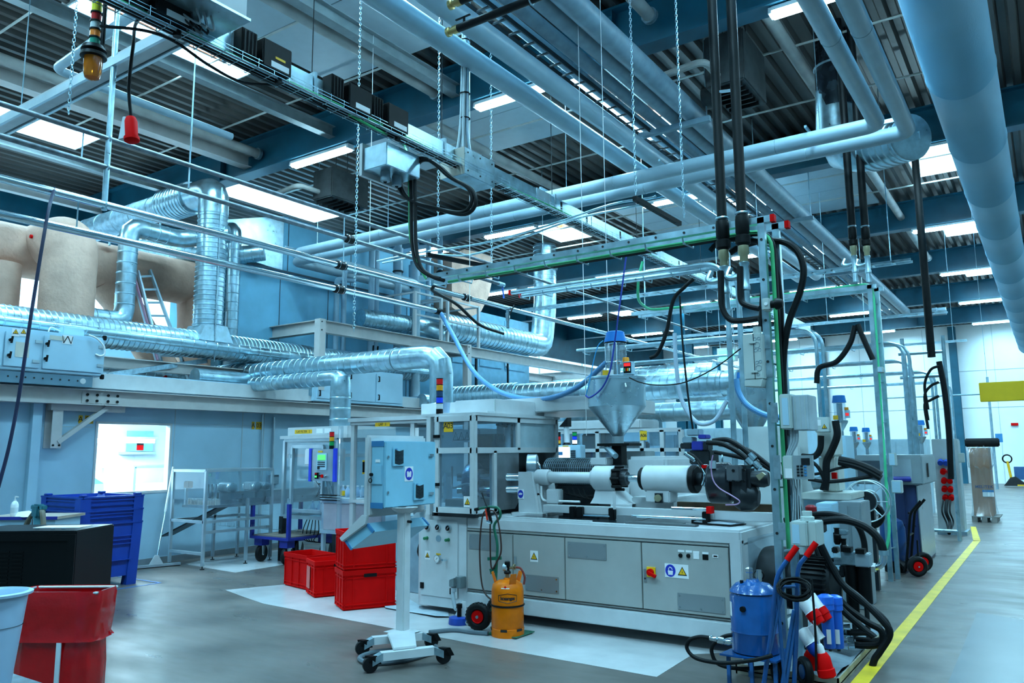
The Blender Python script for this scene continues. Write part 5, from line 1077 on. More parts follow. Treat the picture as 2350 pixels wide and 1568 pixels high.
build(MB().box(xm-.085, 8.012, zb2-.16, xm+.075, 8.018, zb2-.085), 'screen', m('green_screen', (.08, .85, .12), .4, var=0, emit=.5), t)
mb = MB()
for i in range(7):
    for j in range(3): mb.box(xm-.085+i*.023, 8.013, zb2-.2-j*.03, xm-.07+i*.023, 8.018, zb2-.185-j*.03)
mb.box(xm-.09, 8.013, za+.17, xm-.04, 8.018, za+.21)
build(mb, 'key', dark, t); build(MB().box(xm-.09, 8.02, zb2-.05, xm+.0, 8.031, zb2-.025), 'yellow_lettering', ylab, t)
build(MB().box(xm-.13, 8.005, za+.03, xm-.08, 8.03, za+.12), 'rocker_switch', black, t); build(MB().box(xm-.125, 8.0, za+.05, xm-.085, 8.006, za+.075), 'green_key', MATS['green_screen'], t); build(MB().box(xm-.125, 8.0, za+.095, xm-.085, 8.006, za+.115), 'red_key', red, t)
build(MB().cyl((xm-.03, 8.03, za+.075), (xm-.03, 8.005, za+.075), .014, n=10), 'button', black, t); build(MB().lathe([(.012, 0), (.012, .02), (.026, .022), (.026, .04)], (xm+.035, 8.03, za+.07), (0, -1, 0), 16), 'stop_button', red, t); build(MB().cyl((xm+.09, 8.03, za+.075), (xm+.09, 7.99, za+.075), .016, n=10), 'key_switch', chrome, t)
build(MB().tube([(xm, 8.15, za), (xm, 8.2, za-.2), (xm-.05, 8.28, za-.3)], .03, 10), 'arm', galvd, t)
def tower(cx, cy_, z, label, segs, r=.034, base=None, h=.062):
    t = thing('signal_light', label, 'signal light', (cx, cy_, z), 'signal lights on machines'); zz = z
    build(MB().cyl((cx, cy_, z), (cx, cy_, z+.05), r*1.05, n=16), 'base', black, t); zz += .05
    for nm, mt in segs: build(MB().cyl((cx, cy_, zz), (cx, cy_, zz+h), r, n=16), nm, mt, t); build(MB().cyl((cx, cy_, zz+h), (cx, cy_, zz+h+.008), r*1.05, n=16), 'ring', black, t); zz += h+.008
    return t
LR, LA, LG, LB, LC = m('red_lamp_lens', (.75, .01, .01), .25, var=0), m('amber_lamp_lens', (.85, .32, .01), .25, var=0), m('green_lamp_lens', (.01, .32, .08), .25, var=0), m('blue_lamp_lens', (.02, .06, .75), .25, var=0), m('clear_lamp_lens', (.6, .65, .65), .25, var=0)
c = P(761, 1030, Y=8.15); tower(c.x, 8.15, zb2, 'red, amber and green signal light on the steel operator panel', (('green_lens', LG), ('amber_lens', LA), ('red_lens', LR)), .036, h=.06)
one(MB().box(xa-.15, 8.06, zb2-.24, xa+.02, 8.09, zb2+.01), 'paper_dispenser', wlab, 'white rounded dispenser with pale blue print beside the operator panel', 'dispenser', bev=.02)
# ---- laminar-flow cell behind the control stand
x0, x1, y0, y1 = -7.65, -5.75, 7.45, 9.3; zt = 2.06
t = thing('laminar_flow_cell', 'white laminar flow cell with clear curved front behind the control stand', 'machine', ((x0+x1)/2, (y0+y1)/2, 0))
for x in (x0, x0+1.05, x1): build(MB().box(x-.03, y0-.03, .3, x+.03, y0+.03, zt), 'frame_post', white, t)
for x in (x0, x1): build(MB().box(x-.03, y1-.03, .0, x+.03, y1+.03, zt), 'frame_post', white, t)
for z in (zt, 1.05): build(MB().box(x0-.04, y0-.04, z-.04, x1+.04, y0+.04, z), 'frame_rail', white, t); build(MB().box(x0-.04, y0, z-.04, x0+.04, y1, z), 'frame_rail', white, t)
build(MB().box(x0-.06, y0-.06, zt, x1+.06, y1, zt+.05), 'top_plate', white, t); build(MB().box(x0+.9, y0+.3, zt+.05, x1+1.6, y1, zt+.22), 'filter_hood', white, t, bev=.01)
build(MB().box(x0+.05, y0-.006, 1.1, x1-.03, y0+.006, zt-.1), 'front_glazing', gl, t)
mb = MB(); n = 12; cx_, cy2, R_ = x0+.02, y0+.02, .22
for k in range(n):
    a0, a1 = math.pi*(1+.5*k/n), math.pi*(1+.5*(k+1)/n)
    mb.add([(cx_+R_*math.cos(a0)-.02, cy2+R_*math.sin(a0), .42), (cx_+R_*math.cos(a1)-.02, cy2+R_*math.sin(a1), .42), (cx_+R_*math.cos(a1)-.02, cy2+R_*math.sin(a1), zt-.05), (cx_+R_*math.cos(a0)-.02, cy2+R_*math.sin(a0), zt-.05)], [(0, 1, 2, 3)])
build(mb, 'curved_glazing', glass('curved_plexiglass', (.86, .93, .96), .16, .05, .12), t)
mb = MB().box(x0+.42, y0-.042, zt-.07, x0+.68, y0-.04, zt-.02); mb.k = 1; mb.text('LAF  3', .05, (x0+.55, y0-.042, zt-.045), (1, 0, 0), (0, 0, 1)); build(mb, 'yellow_lettering', [ylab, ink], t)
build(MB().box(x0+1.0, y0-.012, zt-.22, x0+1.14, y0-.006, zt-.1), 'paper_label', wlab, t)
build(MB().box(x0+.3, y0+.3, 0, x1-.1, y1-.1, 1.0), 'work_bench', wallw, t); build(MB().box(x0+.55, y0+.5, 1.35, x1-.2, y1-.3, 1.95), 'inner_machine', alu, t, bev=.02)
for k in range(4): build(MB().box(x0+.5+k*.25, y0+.35, 1.0, x0+.56+k*.25, y0+.45, 1.4), 'inner_post', chrome, t)
# bottle conveyor between the cells
t = thing('bottle_conveyor', 'low aluminium conveyor table carrying small bottles between the cells', 'conveyor', (-8.2, 8.3, 0)); x0, x1, y0, y1 = -8.75, -7.5, 7.9, 8.7
build(MB().box(x0, y0, .98, x1, y1, 1.02), 'bed', alu, t)
for x in (x0+.03, x1-.03):
    for y in (y0+.03, y1-.03): build(MB().box(x-.025, y-.025, 0, x+.025, y+.025, .98), 'leg', alu, t)
for z in (.98, .55): build(MB().bar((x0, y0, z), (x1, y0, z), .04, .05), 'side_rail', alu, t)
build(MB().box(x0+.06, y0-.004, .58, x1-.06, y0+.004, .95), 'front_panel', m('pinkish_clear_panel', (.35, .33, .38), .3), t)
for k in range(3): build(MB().box(x0+.02, y0-.05, .985+.035*k, x0+.42, y0-.03, 1.0+.035*k), 'guide_rail', black, t)
bot0 = None
for k in range(5):
    c = V((x0+.12+.1*k, y0+.3, 1.02)); lab = 'small clear bottle on the bottle conveyor, %s in the row' % ORD[k]
    if k == 0:
        bot0 = thing('small_bottle', 'small clear bottle with yellow label on the bottle conveyor', 'bottle', c, 'bottles on the bottle conveyor')
        build(MB().lathe([(.03, 0), (.036, .012), (.036, .10), (.016, .135), (.016, .15)], c, n=16), 'bottle', pm, bot0); build(MB().cyl(c+V((0, 0, .15)), c+V((0, 0, .17)), .019, n=12), 'cap', wlab, bot0)
        dup(bot0, c+V((.1, .0, 0)), 'small clear bottle on the bottle conveyor, second in the row'); build(MB().lathe([(.037, .02), (.037, .09)], c, n=16), 'yellow_label', ylab, bot0)
    elif k > 1: dup(bpy.data.objects['small_bottle.001'], c, lab)
# ---- red crates
def crate(pf, pl, label, z=0., L=None, base=None, rot=None):
    """pf front corner, pl left-hand corner on the floor; local x runs pl -> pf"""
    d = (pf-pl); d.z = 0; ang = math.atan2(d.y, d.x) if rot is None else rot
    t = thing('crate', label, 'crate', (pf.x, pf.y, z), 'red stacking crates', rz=ang); w_ = L or .4; l = .6 if w_ < .5 else .4; h = .412; k = .018
    def rg(z_, i): return [(-w_+i, i, z_), (-i, i, z_), (-i, l-i, z_), (-w_+i, l-i, z_)]
    q = local(t); q.loft([rg(0, .025), rg(.02, k), rg(h-.05, k), rg(h-.05, .004), rg(h, 0), rg(h, .014), rg(.03, .026)], caps=False); q.quad(*rg(.03, .026)); build(q, 'body', red, t)
    for zz in (h-.085, .055, .02):
        q = local(t); q.box(-w_+.01, .008, zz, -.01, .018, zz+.01).box(-.018, .018, zz, -.008, l-.018, zz+.01).box(-w_+.008, .018, zz, -w_+.018, l-.018, zz+.01).box(-w_+.01, l-.018, zz, -.01, l-.008, zz+.01); build(q, 'band', red, t)
    q = local(t)
    for x in (-w_+.02, -w_*.66, -w_*.36, -.03): q.box(x-.005, .008, .02, x+.005, .018, h-.05)
    for y in (.03, l*.2, l*.8, l-.03): q.box(-.018, y-.005, .02, -.008, y+.005, h-.05)
    build(q, 'rib', red, t)
    build(local(t).box(-.0025, l/2-.07, h-.075, .001, l/2+.07, h-.04), 'hand_hole', black, t)
    return t
f = lambda x, y: P(x, y, Z=0)
crate(f(702, 1357), f(653, 1344.7), 'red crate at the back of the group, half hidden behind another', L=.6)
c2 = crate(f(719.5, 1374.7), f(699, 1362), 'single red crate with a pale label strip standing before another', L=.4)
q = local(c2); q.box(-.36, .004, .08, -.22, .008, .33); build(q, 'label_strip', m('worn_red_label', (.6, .12, .1), .5), c2)
pf, pl = f(784.6, 1405), f(759, 1385); rot = math.atan2((pf-pl).y, (pf-pl).x)
crate(pf, pl, 'lower red crate of the stack of two beside the control stand', L=.4); crate(pf, pl, 'upper red crate of the stack of two beside the control stand', z=.41, L=.4)
# ---- control cabinet on its wheeled stand
XC2 = -4.74; y0, y1 = P(880, 1090, X=XC2).y, P(996, 1090, X=XC2).y; z1, z0 = P(882, 1013, X=XC2).z, P(882, 1167, X=XC2).z
t = thing('control_stand', 'pale blue control cabinet on a white pole with four black casters', 'control cabinet', (-4.8, 5.35, 0)); cpm = m('pale_blue_cabinet_paint', (.25, .52, .66), .42, var=.04)
xk = P(852, 1090, Y=y0).x; build(MB().box(xk, y0, z0, XC2, y1, z1), 'enclosure', cpm, t, bev=.006); dr = build(MB().box(XC2, y0+.004, z0+.004, XC2+.02, y1-.004, z1-.004), 'door', cpm, t, bev=.004)
tr = m('blue_trim_strip', (.04, .20, .42), .4, var=.05)
for z in (z0-.003, z1-.045): build(MB().box(xk-.003, y0-.004, z, XC2, y0, z+.048), 'blue_trim', tr, t)
def ventg(yc, zc, s_):
    v_ = build(MB().box(XC2+.02, yc-s_, zc-s_*1.1, XC2+.035, yc+s_, zc+s_*1.1), 'vent_frame', greyp if 0 else cpm, t, bev=.006); mb = MB()
    for k in range(11):
        z = zc+s_*.72-k*s_*.144; mb.prism([(XC2+.036, yc-s_*.72, z), (XC2+.036, yc, z-.012), (XC2+.036, yc+s_*.72, z), (XC2+.036, yc+s_*.72, z+.007), (XC2+.036, yc, z-.005), (XC2+.036, yc-s_*.72, z+.007)], (.002, 0, 0))
    build(mb, 'louvre', black, v_); build(MB().box(XC2+.036, yc-s_*.7, zc+s_*.82, XC2+.038, yc-s_*.35, zc+s_*.95), 'blue_badge', tr, v_)
vy = lambda x, y: (P(x, y, X=XC2+.03).y, P(x, y, X=XC2+.03).z)
ventg(*vy(915, 1049), .075); ventg(*vy(962, 1128), .072)
yy, zz = vy(940, 1088); mb = MB().box(XC2+.02, yy-.055, zz-.065, XC2+.023, yy+.055, zz+.065); mb.k = 1; mb.prism([(XC2+.0232, yy+.048*math.cos(a*.2618), zz+.055*math.sin(a*.2618)) for a in range(24)], (.001, 0, 0)); mb.k = 0; mb.prism([(XC2+.0245, yy-.03, zz+.02), (XC2+.0245, yy-.012, zz+.025), (XC2+.0245, yy, zz+.01), (XC2+.0245, yy+.012, zz+.025), (XC2+.0245, yy+.03, zz+.02), (XC2+.0245, yy+.026, zz-.03), (XC2+.0245, yy+.005, zz-.022), (XC2+.0245, yy, zz-.035), (XC2+.0245, yy-.005, zz-.022), (XC2+.0245, yy-.026, zz-.03)], (.001, 0, 0)); build(mb, 'manual_sign', [wlab, blab], t)
for x, y in ((892, 1049), (891, 1131)): yy, zz = vy(x, y); build(MB().cyl((XC2+.02, yy, zz), (XC2+.03, yy, zz), .012, n=12), 'lock', chrome, dr)
for x, y in ((990, 1045), (990, 1133)): yy, zz = vy(x, y); build(MB().box(XC2+.015, yy-.025, zz-.012, XC2+.034, yy+.03, zz+.012), 'hinge', chrome, dr)
mk = xk+(XC2-xk)*.5; fl = build(MB().box(mk-.06, y0-.012, z0+.2, XC2-.015, y0, z1-.2), 'service_flap', cpm, t, bev=.003); build(MB().box(mk-.02, y0-.005, z1-.18, mk+.03, y0, z1-.155), 'inventory_label', wlab, t)
build(MB().cyl((mk-.05, y0-.012, (z0+z1)/2), (mk-.05, y0-.035, (z0+z1)/2), .014, n=10).torus((mk-.052, y0-.03, (z0+z1)/2-.05), .018, .004, (0, 1, 0), 12, 5), 'key', black, fl)
# operator-side frame and tilted console
yf0, yf1 = y0-.03, y1+.06; build(MB().box(xk-.07, yf0, z0-.08, xk-.0, yf1, z1+.055), 'screen_frame', white, t, bev=.02)
co_ = [(xk-.07, z0-.06), (xk-.0, z0-.06), (xk-.02, z0-.14), (xk-.3, z0-.30), (xk-.34, z0-.27)]
for ya, yb in ((yf0-.01, yf0+.02), (yf1-.02, yf1+.01)): build(MB().prism([(x, ya, z) for x, z in co_], (0, yb-ya, 0)), 'console_cheek', white, t, bev=.006)
build(MB().prism([(xk-.03, yf0+.02, z0-.13), (xk-.30, yf0+.02, z0-.285), (xk-.22, yf0+.02, z0-.36), (xk+.05, yf0+.02, z0-.2)], (0, yf1-yf0-.04, 0)), 'console_box', cpm, t)
for ya in (yf0+.012, yf1-.03): build(MB().prism([(xk-.306, ya, z0-.285), (xk-.215, ya, z0-.367), (xk-.2, ya, z0-.355), (xk-.29, ya, z0-.27)], (0, .018, 0)), 'blue_trim', tr, t)
for ya in (yf0+.012, yf1-.03): build(MB().prism([(xk-.02, ya, z0-.13), (xk+.055, ya, z0-.19), (xk+.04, ya, z0-.21), (xk-.04, ya, z0-.145)], (0, .018, 0)), 'blue_trim', tr, t)
build(MB().box(xk-.075, yf0-.002, z1-.28, xk-.07, yf0+.05, z1-.16), 'grip_marker', black, t); build(MB().box(xk-.076, yf0-.003, z1-.28, xk-.069, yf0+.051, z1-.265).box(xk-.076, yf0-.003, z1-.175, xk-.069, yf0+.051, z1-.16), 'yellow_band', ylab, t)
# pole and base
pc = P(924, 1455, Z=.13); px_, py_ = pc.x, pc.y
build(MB().tube([(px_, py_, .13), (px_, py_, z0-.02)], .047, 4, True) if 0 else MB().box(px_-.045, py_-.045, .13, px_+.045, py_+.045, z0), 'pole', white, t, bev=.01)
build(MB().lathe([(.05, z0-.05), (.1, z0-.02), (.12, z0)], (px_, py_, 0), n=20), 'pole_head', white, t); build(MB().cyl((px_+.045, py_, z0-.12), (px_+.09, py_-.01, z0-.12), .012, n=8), 'clamp_screw', black, t)
A0, A1, B0, B1 = P(832, 1464, Z=.14), P(990, 1449, Z=.14), P(850, 1500, Z=.14), P(1018, 1481, Z=.14)
build(MB().prism([A0.lerp(A1, .35), A0.lerp(A1, .75), B0.lerp(B1, .62), B0.lerp(B1, .3)], (0, 0, .02)), 'base_plate', white, t, bev=.005)
build(MB().loft([[pc+V((-.13, -.1, .02)), pc+V((.12, -.1, .02)), pc+V((.12, .1, .02)), pc+V((-.13, .1, .02))], [pc+V((-.06, -.06, .035)), pc+V((.06, -.06, .035)), pc+V((.06, .06, .035)), pc+V((-.06, .06, .035))]]), 'pole_foot', white, t)
for a, b in ((A0, A1), (B0, B1)):
    d = (b-a).normalized(); build(MB().bar(a+d*.08-V((0, 0, .03)), b-d*.08-V((0, 0, .03)), .07, .06), 'foot_bar', white, t)
    for c, s_ in ((a, 1), (b, -1)):
        build(MB().prism([c+d*s_*.09+d.cross(V((0, 0, 1)))*k+V((0, 0, z)) for k, z in ((-.036, 0), (.036, 0), (.036, -.055), (-.036, -.055))], -d*s_*.08+V((0, 0, -.035))), 'sloped_end', galvd, t)
        w_ = build(MB().lathe([(.02, -.025), (.056, -.024), (.06, -.01), (.06, .01), (.056, .024), (.02, .025)], V((c.x, c.y, .06)), (.8, -.6, 0), 22), 'caster', rubber, t); build(MB().prism([(c.x-.03, c.y-.03, .125), (c.x+.04, c.y-.02, .125), (c.x+.05, c.y+.02, .06), (c.x+.0, c.y-.03, .06)], (.012, .04, 0)), 'caster_fork', black, w_)
pts = [P(985, 1452, Z=.02), P(1040, 1447, Z=.02), P(1085, 1452, Z=.02), P(1120, 1455, Z=.02)]; one(MB().tube(spl(pts, 6), .022, 8), 'supply_hose', m('dark_grey_hose', (.10, .13, .15), .5, var=.1), 'dark grey supply hose running on the floor from the control stand', 'hose')
pts = [P(912, 1492, Z=.02), P(860, 1497, Z=.02), P(826, 1510, Z=.02), P(845, 1522, Z=.02), P(900, 1520, Z=.02), P(960, 1508, Z=.02), P(1000, 1490, Z=.02), P(985, 1465, Z=.02)]; one(MB().tube(spl(pts, 6), .02, 8), 'hose_loop', MATS['dark_grey_hose'], 'loop of dark grey hose lying under the control stand base', 'hose')
# ================================================================ MAIN INJECTION MOULDING MACHINE
FY = 6.5
X_ = lambda x, y, Y=FY: P(x, y, Y=Y).x
Z_ = lambda x, y, Y=FY: P(x, y, Y=Y).z
mw = m('machine_white', (.54, .56, .57), .38, var=.05)
mg = m('machine_beige_grey', (.37, .37, .35), .42, var=.04)
oil = m('oily_black_plate', (.02, .025, .03), .12, var=.5, scale=5)
T = thing('injection_moulding_machine', 'large white injection moulding machine with beige doors in the middle of the hall', 'machine', (-3.9, 7.5, 0))
xl, xm_, xr = -5.76, -5.03, -2.18
# bed
mb = MB().box(xm_, FY, .87, xr, 7.72, .995); build(mb, 'table', mw, T, bev=.018); build(MB().box(xm_, 7.73, .25, -2.95, 8.7, .99), 'rear_bed', mw, T)
build(MB().box(xm_, FY+.05, .25, xr, 7.7, .87), 'bed_body', mw, T)
build(MB().box(xm_, FY-.012, .1, xr+.02, 7.72, .25), 'plinth', mw, T, bev=.008)
build(MB().box(X_(1676, 1300), FY-.004, .25, xr, FY+.06, .92), 'corner_post', mw, T, bev=.008)
build(MB().box(xm_, FY-.003, .25, X_(1071, 1300), FY+.05, .92), 'corner_post', mw, T)
xs = [X_(1071, 1280), X_(1177, 1290), X_(1296.5, 1305), X_(1473.5, 1325), X_(1675, 1340)]
zt, zb = .868-.02, .285
st = build(MB().box(xs[0], FY+.012, zt+.012, xs[-1], FY+.05, .905), 'cover_strip', mg, T); build(MB().box(xs[0], FY+.02, .262, xs[-1], FY+.05, zb-.01), 'lower_strip', mg, T)
doors = []
for i in range(4): doors.append(build(MB().box(xs[i]+.005, FY+.0, zb, xs[i+1]-.005, FY+.03, zt), 'door', mg, T, bev=.004))
perf = m('perforated_plate', (.25, .28, .29), .45, .6, var=0)
nt = perf.node_tree; b_ = nt.nodes['Principled BSDF']; tc_ = nt.nodes.new('ShaderNodeTexCoord'); vo = nt.nodes.new('ShaderNodeTexVoronoi'); vo.inputs['Scale'].default_value = 95; vo.inputs['Randomness'].default_value = .0
mr = nt.nodes.new('ShaderNodeMapRange'); mr.inputs[1].default_value = .30; mr.inputs[2].default_value = .40; cm = nt.nodes.new('ShaderNodeMix'); cm.data_type = 'RGBA'; cm.inputs[6].default_value = (.012, .014, .016, 1); cm.inputs[7].default_value = (.30, .33, .34, 1)
nt.links.new(tc_.outputs['Object'], vo.inputs['Vector']); nt.links.new(vo.outputs['Distance'], mr.inputs[0]); nt.links.new(mr.outputs[0], cm.inputs[0]); nt.links.new(cm.outputs[2], b_.inputs['Base Color'])
def grille(d, xa, ya, xb, yb):
    x0, x1, z1, z0 = X_(xa, ya), X_(xb, ya), Z_((xa+xb)/2, ya), Z_((xa+xb)/2, yb)
    g_ = build(MB().box(x0, FY-.006, z0, x1, FY, z1), 'vent_grille', perf, d); n = 0
    for x in (x0+.02, (x0+x1)/2, x1-.02):
        for z in (z0+.02, z1-.02): build(MB().cyl((x, FY-.006, z), (x, FY-.010, z), .008, n=8), 'screw', chrome, g_) if x != (x0+x1)/2 or n % 2 == 0 else None; n += 1
grille(doors[0], 1077, 1227, 1143, 1262); grille(doors[1], 1206, 1322, 1282, 1359); grille(doors[2], 1303, 1246, 1391, 1283); grille(doors[3], 1555, 1366, 1663, 1404)
def plate(d, x, y, w_, h, name, mats, f):
    c = V((X_(x, y), FY-.002, Z_(x, y))); q = MB().box(c.x-w_/2, FY-.0035, c.z-h/2, c.x+w_/2, FY, c.z+h/2); f(q, V((c.x, FY-.0035, c.z))); return build(q, name, mats, d)
UX, UZ = (1, 0, 0), (0, 0, 1)
plate(doors[1], 1226, 1277, .088, .105, 'warning_sign', [wlab, ylab, ink], lambda q, c: tri(q, c, .078, UX, UZ, 1, 'bolt'))
def twin(q, c):
    q.k = 3; q.prism([c+V((-.056+.047*math.cos(a*.2618), 0, .052*math.sin(a*.2618))) for a in range(24)], (0, -.001, 0)); e = c+V((-.056, -.0014, 0))
    q.k = 0; q.prism([e+V((-.02, 0, -.035)), e+V((.02, 0, -.035)), e+V((.024, 0, 0)), e+V((-.024, 0, 0))], (0, -.0008, 0)); q.tube([e+V((-.014, 0, .0)), e+V((-.016, 0, .018)), e+V((-.004, 0, .03)), e+V((.012, 0, .022)), e+V((.018, 0, .008))], .004, 4)
    tri(q, c+V((.052, 0, 0)), .085, UX, UZ, 1, 'bolt')
plate(doors[3], 1553, 1311, .215, .115, 'lock_and_voltage_sign', [wlab, ylab, ink, blab], twin)
for d, x, y in ((doors[1], 1183, 1291), (doors[3], 1481, 1321)):
    c = V((X_(x, y), FY, Z_(x, y))); h_ = build(MB().box(c.x-.012, FY-.008, c.z-.055, c.x+.012, FY, c.z+.055), 'latch', chrome, d); build(MB().cyl((c.x, FY-.008, c.z-.025), (c.x, FY-.010, c.z-.025), .008, n=10), 'keyhole', ink, h_)
c = V((X_(1495, 1313), FY, Z_(1495, 1313))); sw = build(MB().box(c.x-.04, FY-.012, c.z-.042, c.x+.04, FY, c.z+.042), 'main_switch', m('switch_yellow', (.85, .5, .01), .4, var=0), doors[3]); build(MB().cyl((c.x, FY-.012, c.z), (c.x, FY-.04, c.z), .03, n=18).bar((c.x-.01, FY-.05, c.z+.003), (c.x+.06, FY-.05, c.z-.03), .03, .024), 'red_handle', red, sw)
for x, y, w_, h, mt in ((1563, 1265, .055, .018, wlab), (1581, 1266, .055, .018, wlab), (1598, 1268, .055, .018, wlab), (1619, 1270, .055, .018, wlab), (1598, 1277, .05, .045, wlab), (1619, 1279, .05, .045, black), (1642, 1277, .05, .025, wlab)):
    plate(doors[3], x, y, w_, h, 'instrument', [mt], lambda q, c: None)
for x, y in ((1562, 1275), (1580, 1276)): c = V((X_(x, y), FY, Z_(x, y))); build(MB().lathe([(.018, 0), (.018, .008), (.012, .01), (.012, .022)], c, (0, -1, 0), 14), 'indicator', black, doors[3])
plate(doors[3], 1642, 1277, .034, .012, 'counter_window', [black], lambda q, c: None)
# left block with gauge door
q = MB(); R_ = .16; n = 6
pf_ = [(xm_, FY)] + [(xm_, 8.7), (xl, 8.7)] + [(xl+R_-R_*math.cos(a*math.pi/2/n), FY+R_-R_*math.sin(a*math.pi/2/n)) for a in range(n+1)]
q.prism([(x, y, .07) for x, y in pf_], (0, 0, .93)); build(q, 'left_block', mw, T, ang=.5)
dx0, dx1, dz0, dz1 = X_(967, 1280), X_(1052, 1280), .17, .945
gd = build(MB().box(dx0, FY-.012, dz0, dx1, FY, dz1), 'gauge_door', mw, T, bev=.004)
def gauge(x, y, r): 
    c = V((X_(x, y), FY-.012, Z_(x, y))); g_ = build(MB().lathe([(r, 0), (r, .022), (r*.85, .024)], c, (0, -1, 0), 20), 'gauge', chrome, gd); build(MB().disc(c-V((0, .0246, 0)), r*.84, (0, 1, 0), 18), 'dial', wlab if r > .036 else black, g_); build(MB().bar(c+V((-.01, -.0255, -.012)), c+V((.012, -.0255, .014)), .004, .002), 'needle', ink if r > .036 else wlab, g_)
for x, y in ((984, 1209), (1008, 1210), (1032, 1212)): gauge(x, y, .032)
gauge(1007, 1282, .038)
for x, y in ((982, 1235), (1031, 1239)): c = V((X_(x, y), FY-.012, Z_(x, y))); build(MB().lathe([(.02, 0), (.016, .012), (.016, .05), (.012, .055)], c, (0, -1, 0), 14), 'green_knob', m('dark_green_knob', (.01, .16, .06), .35), gd)
c = V((X_(1008, 1236), FY-.012, Z_(1008, 1236))); build(MB().lathe([(.034, 0), (.034, .004)], c, (0, -1, 0), 20), 'blank_disc', greyp, gd)
c = V((X_(1026, 1286), FY-.012, Z_(1026, 1286))); build(MB().cyl(c, c-V((0, .07, -.01)), .011, n=10), 'spigot', chrome, gd)
c = V((X_(983, 1274), FY-.0135, Z_(983, 1274))); q = MB().box(c.x-.034, FY-.0145, c.z-.045, c.x+.034, FY-.012, c.z+.045); tri(q, V((c.x, FY-.0145, c.z)), .062, UX, UZ, 1, 'hand'); build(q, 'warning_sign', [wlab, ylab, ink], gd)
c = V((X_(1008, 1272), FY, Z_(1008, 1272))); build(MB().box(c.x-.03, FY-.0145, c.z-.006, c.x+.03, FY-.012, c.z+.008), 'yellow_tape_label', ylab, gd)
for x, y in ((971, 1343), (1039, 1357)): c = V((X_(x, y), FY, Z_(x, y))); build(MB().box(c.x-.022, FY-.025, c.z-.03, c.x+.022, FY-.01, c.z+.03), 'hinge', black, gd)
# machine feet
for x in (-5.3, -2.5):
    for y in (6.95, 7.5): build(MB().lathe([(.13, 0), (.13, .06), (.05, .065), (.05, .12)], (x, y, 0), n=20), 'machine_foot', navy if 0 else blue, T)
# black oily tray, rails
build(MB().box(X_(1175, 1180, 6.7), 6.62, .995, X_(1440, 1190, 6.7), 8.2, 1.0), 'oily_tray', oil, T)
build(MB().box(X_(1135, 1165), 6.53, .995, X_(1350, 1190), 6.58, 1.012), 'tray_edge', mw, T)
YR_ = 6.95
def railx(xa, xb, yy, Y, zt_, zb_, mt, name): build(MB().box(X_(xa, yy, Y), Y, zb_, X_(xb, yy, Y), Y+.09, zt_), name, mt, T, bev=.003)
railx(1246, 1775, 1170, 6.9, 1.115, 1.04, mw, 'guide_bed'); railx(1452, 1775, 1160, 7.3, 1.16, 1.08, m('oily_brown_rail', (.16, .10, .06), .3, .4, var=.3), 'guide_rail')
for a, b, z in ((1340, 1400, 1.03), (1450, 1620, 1.045)): build(MB().cyl((X_(a, 1180, 6.85), 6.85, z), (X_(b, 1180, 6.85), 6.85, z), .012, n=10), 'guide_rod', chrome, T)
for x in (1315, 1332, 1405, 1620): build(MB().box(X_(x, 1170, 6.87)-.03, 6.84, 1.0, X_(x, 1170, 6.87)+.03, 6.9, 1.11), 'limit_block', black, T, bev=.006)
build(MB().box(X_(1408, 1140, 6.84)-.008, 6.84, 1.1, X_(1408, 1140, 6.84)+.012, 6.86, 1.27), 'sensor_bracket', white, T)
for k in range(2): build(MB().box(X_(1440+k*10, 1192, 6.65), 6.6+.1*k, .996, X_(1600-k*40, 1192, 6.65), 6.68+.1*k, 1.012), 'rubber_mat_strip', m('dull_rubber_mat', (.08, .09, .095), .6, bump=.4, bscale=120), T)
# upright bracket with round glove sign
bx0, bx1 = X_(1190, 1160, 7.0), X_(1226, 1160, 7.0); 
q = MB().prism([(bx0, 7.0, 1.0), (bx1+.04, 7.0, 1.0), (bx1-.03, 7.0, 1.44), (bx0, 7.0, 1.44)], (0, .05, 0)); q.prism([(bx1+.04, 7.05, 1.0), (bx1+.09, 7.3, 1.0), (bx1+.02, 7.3, 1.44), (bx1-.03, 7.05, 1.44)], (.03, 0, 0)); q.box(bx0-.05, 6.94, .995, bx1+.14, 7.35, 1.02).box(bx0+.02, 7.05, 1.2, bx1+.05, 7.3, 1.22)
build(q, 'upright_bracket', mw, T)
c = V((X_(1195, 1134, 7.0), 6.998, Z_(1195, 1134, 7.0))); q = MB().box(c.x-.035, 6.995, c.z-.05, c.x+.04, 7.0, c.z+.05); q.k = 1; q.prism([c+V((.003+.034*math.cos(a*.2618), -.004, .042*math.sin(a*.2618))) for a in range(24)], (0, -.001, 0)); q.k = 0; q.prism([c+V((x, -.0055, z)) for x, z in ((-.02, -.01), (.022, -.008), (.026, .008), (-.0, .014), (-.018, .008))], (0, -.001, 0)); build(q, 'glove_sign', [wlab, blab], T)
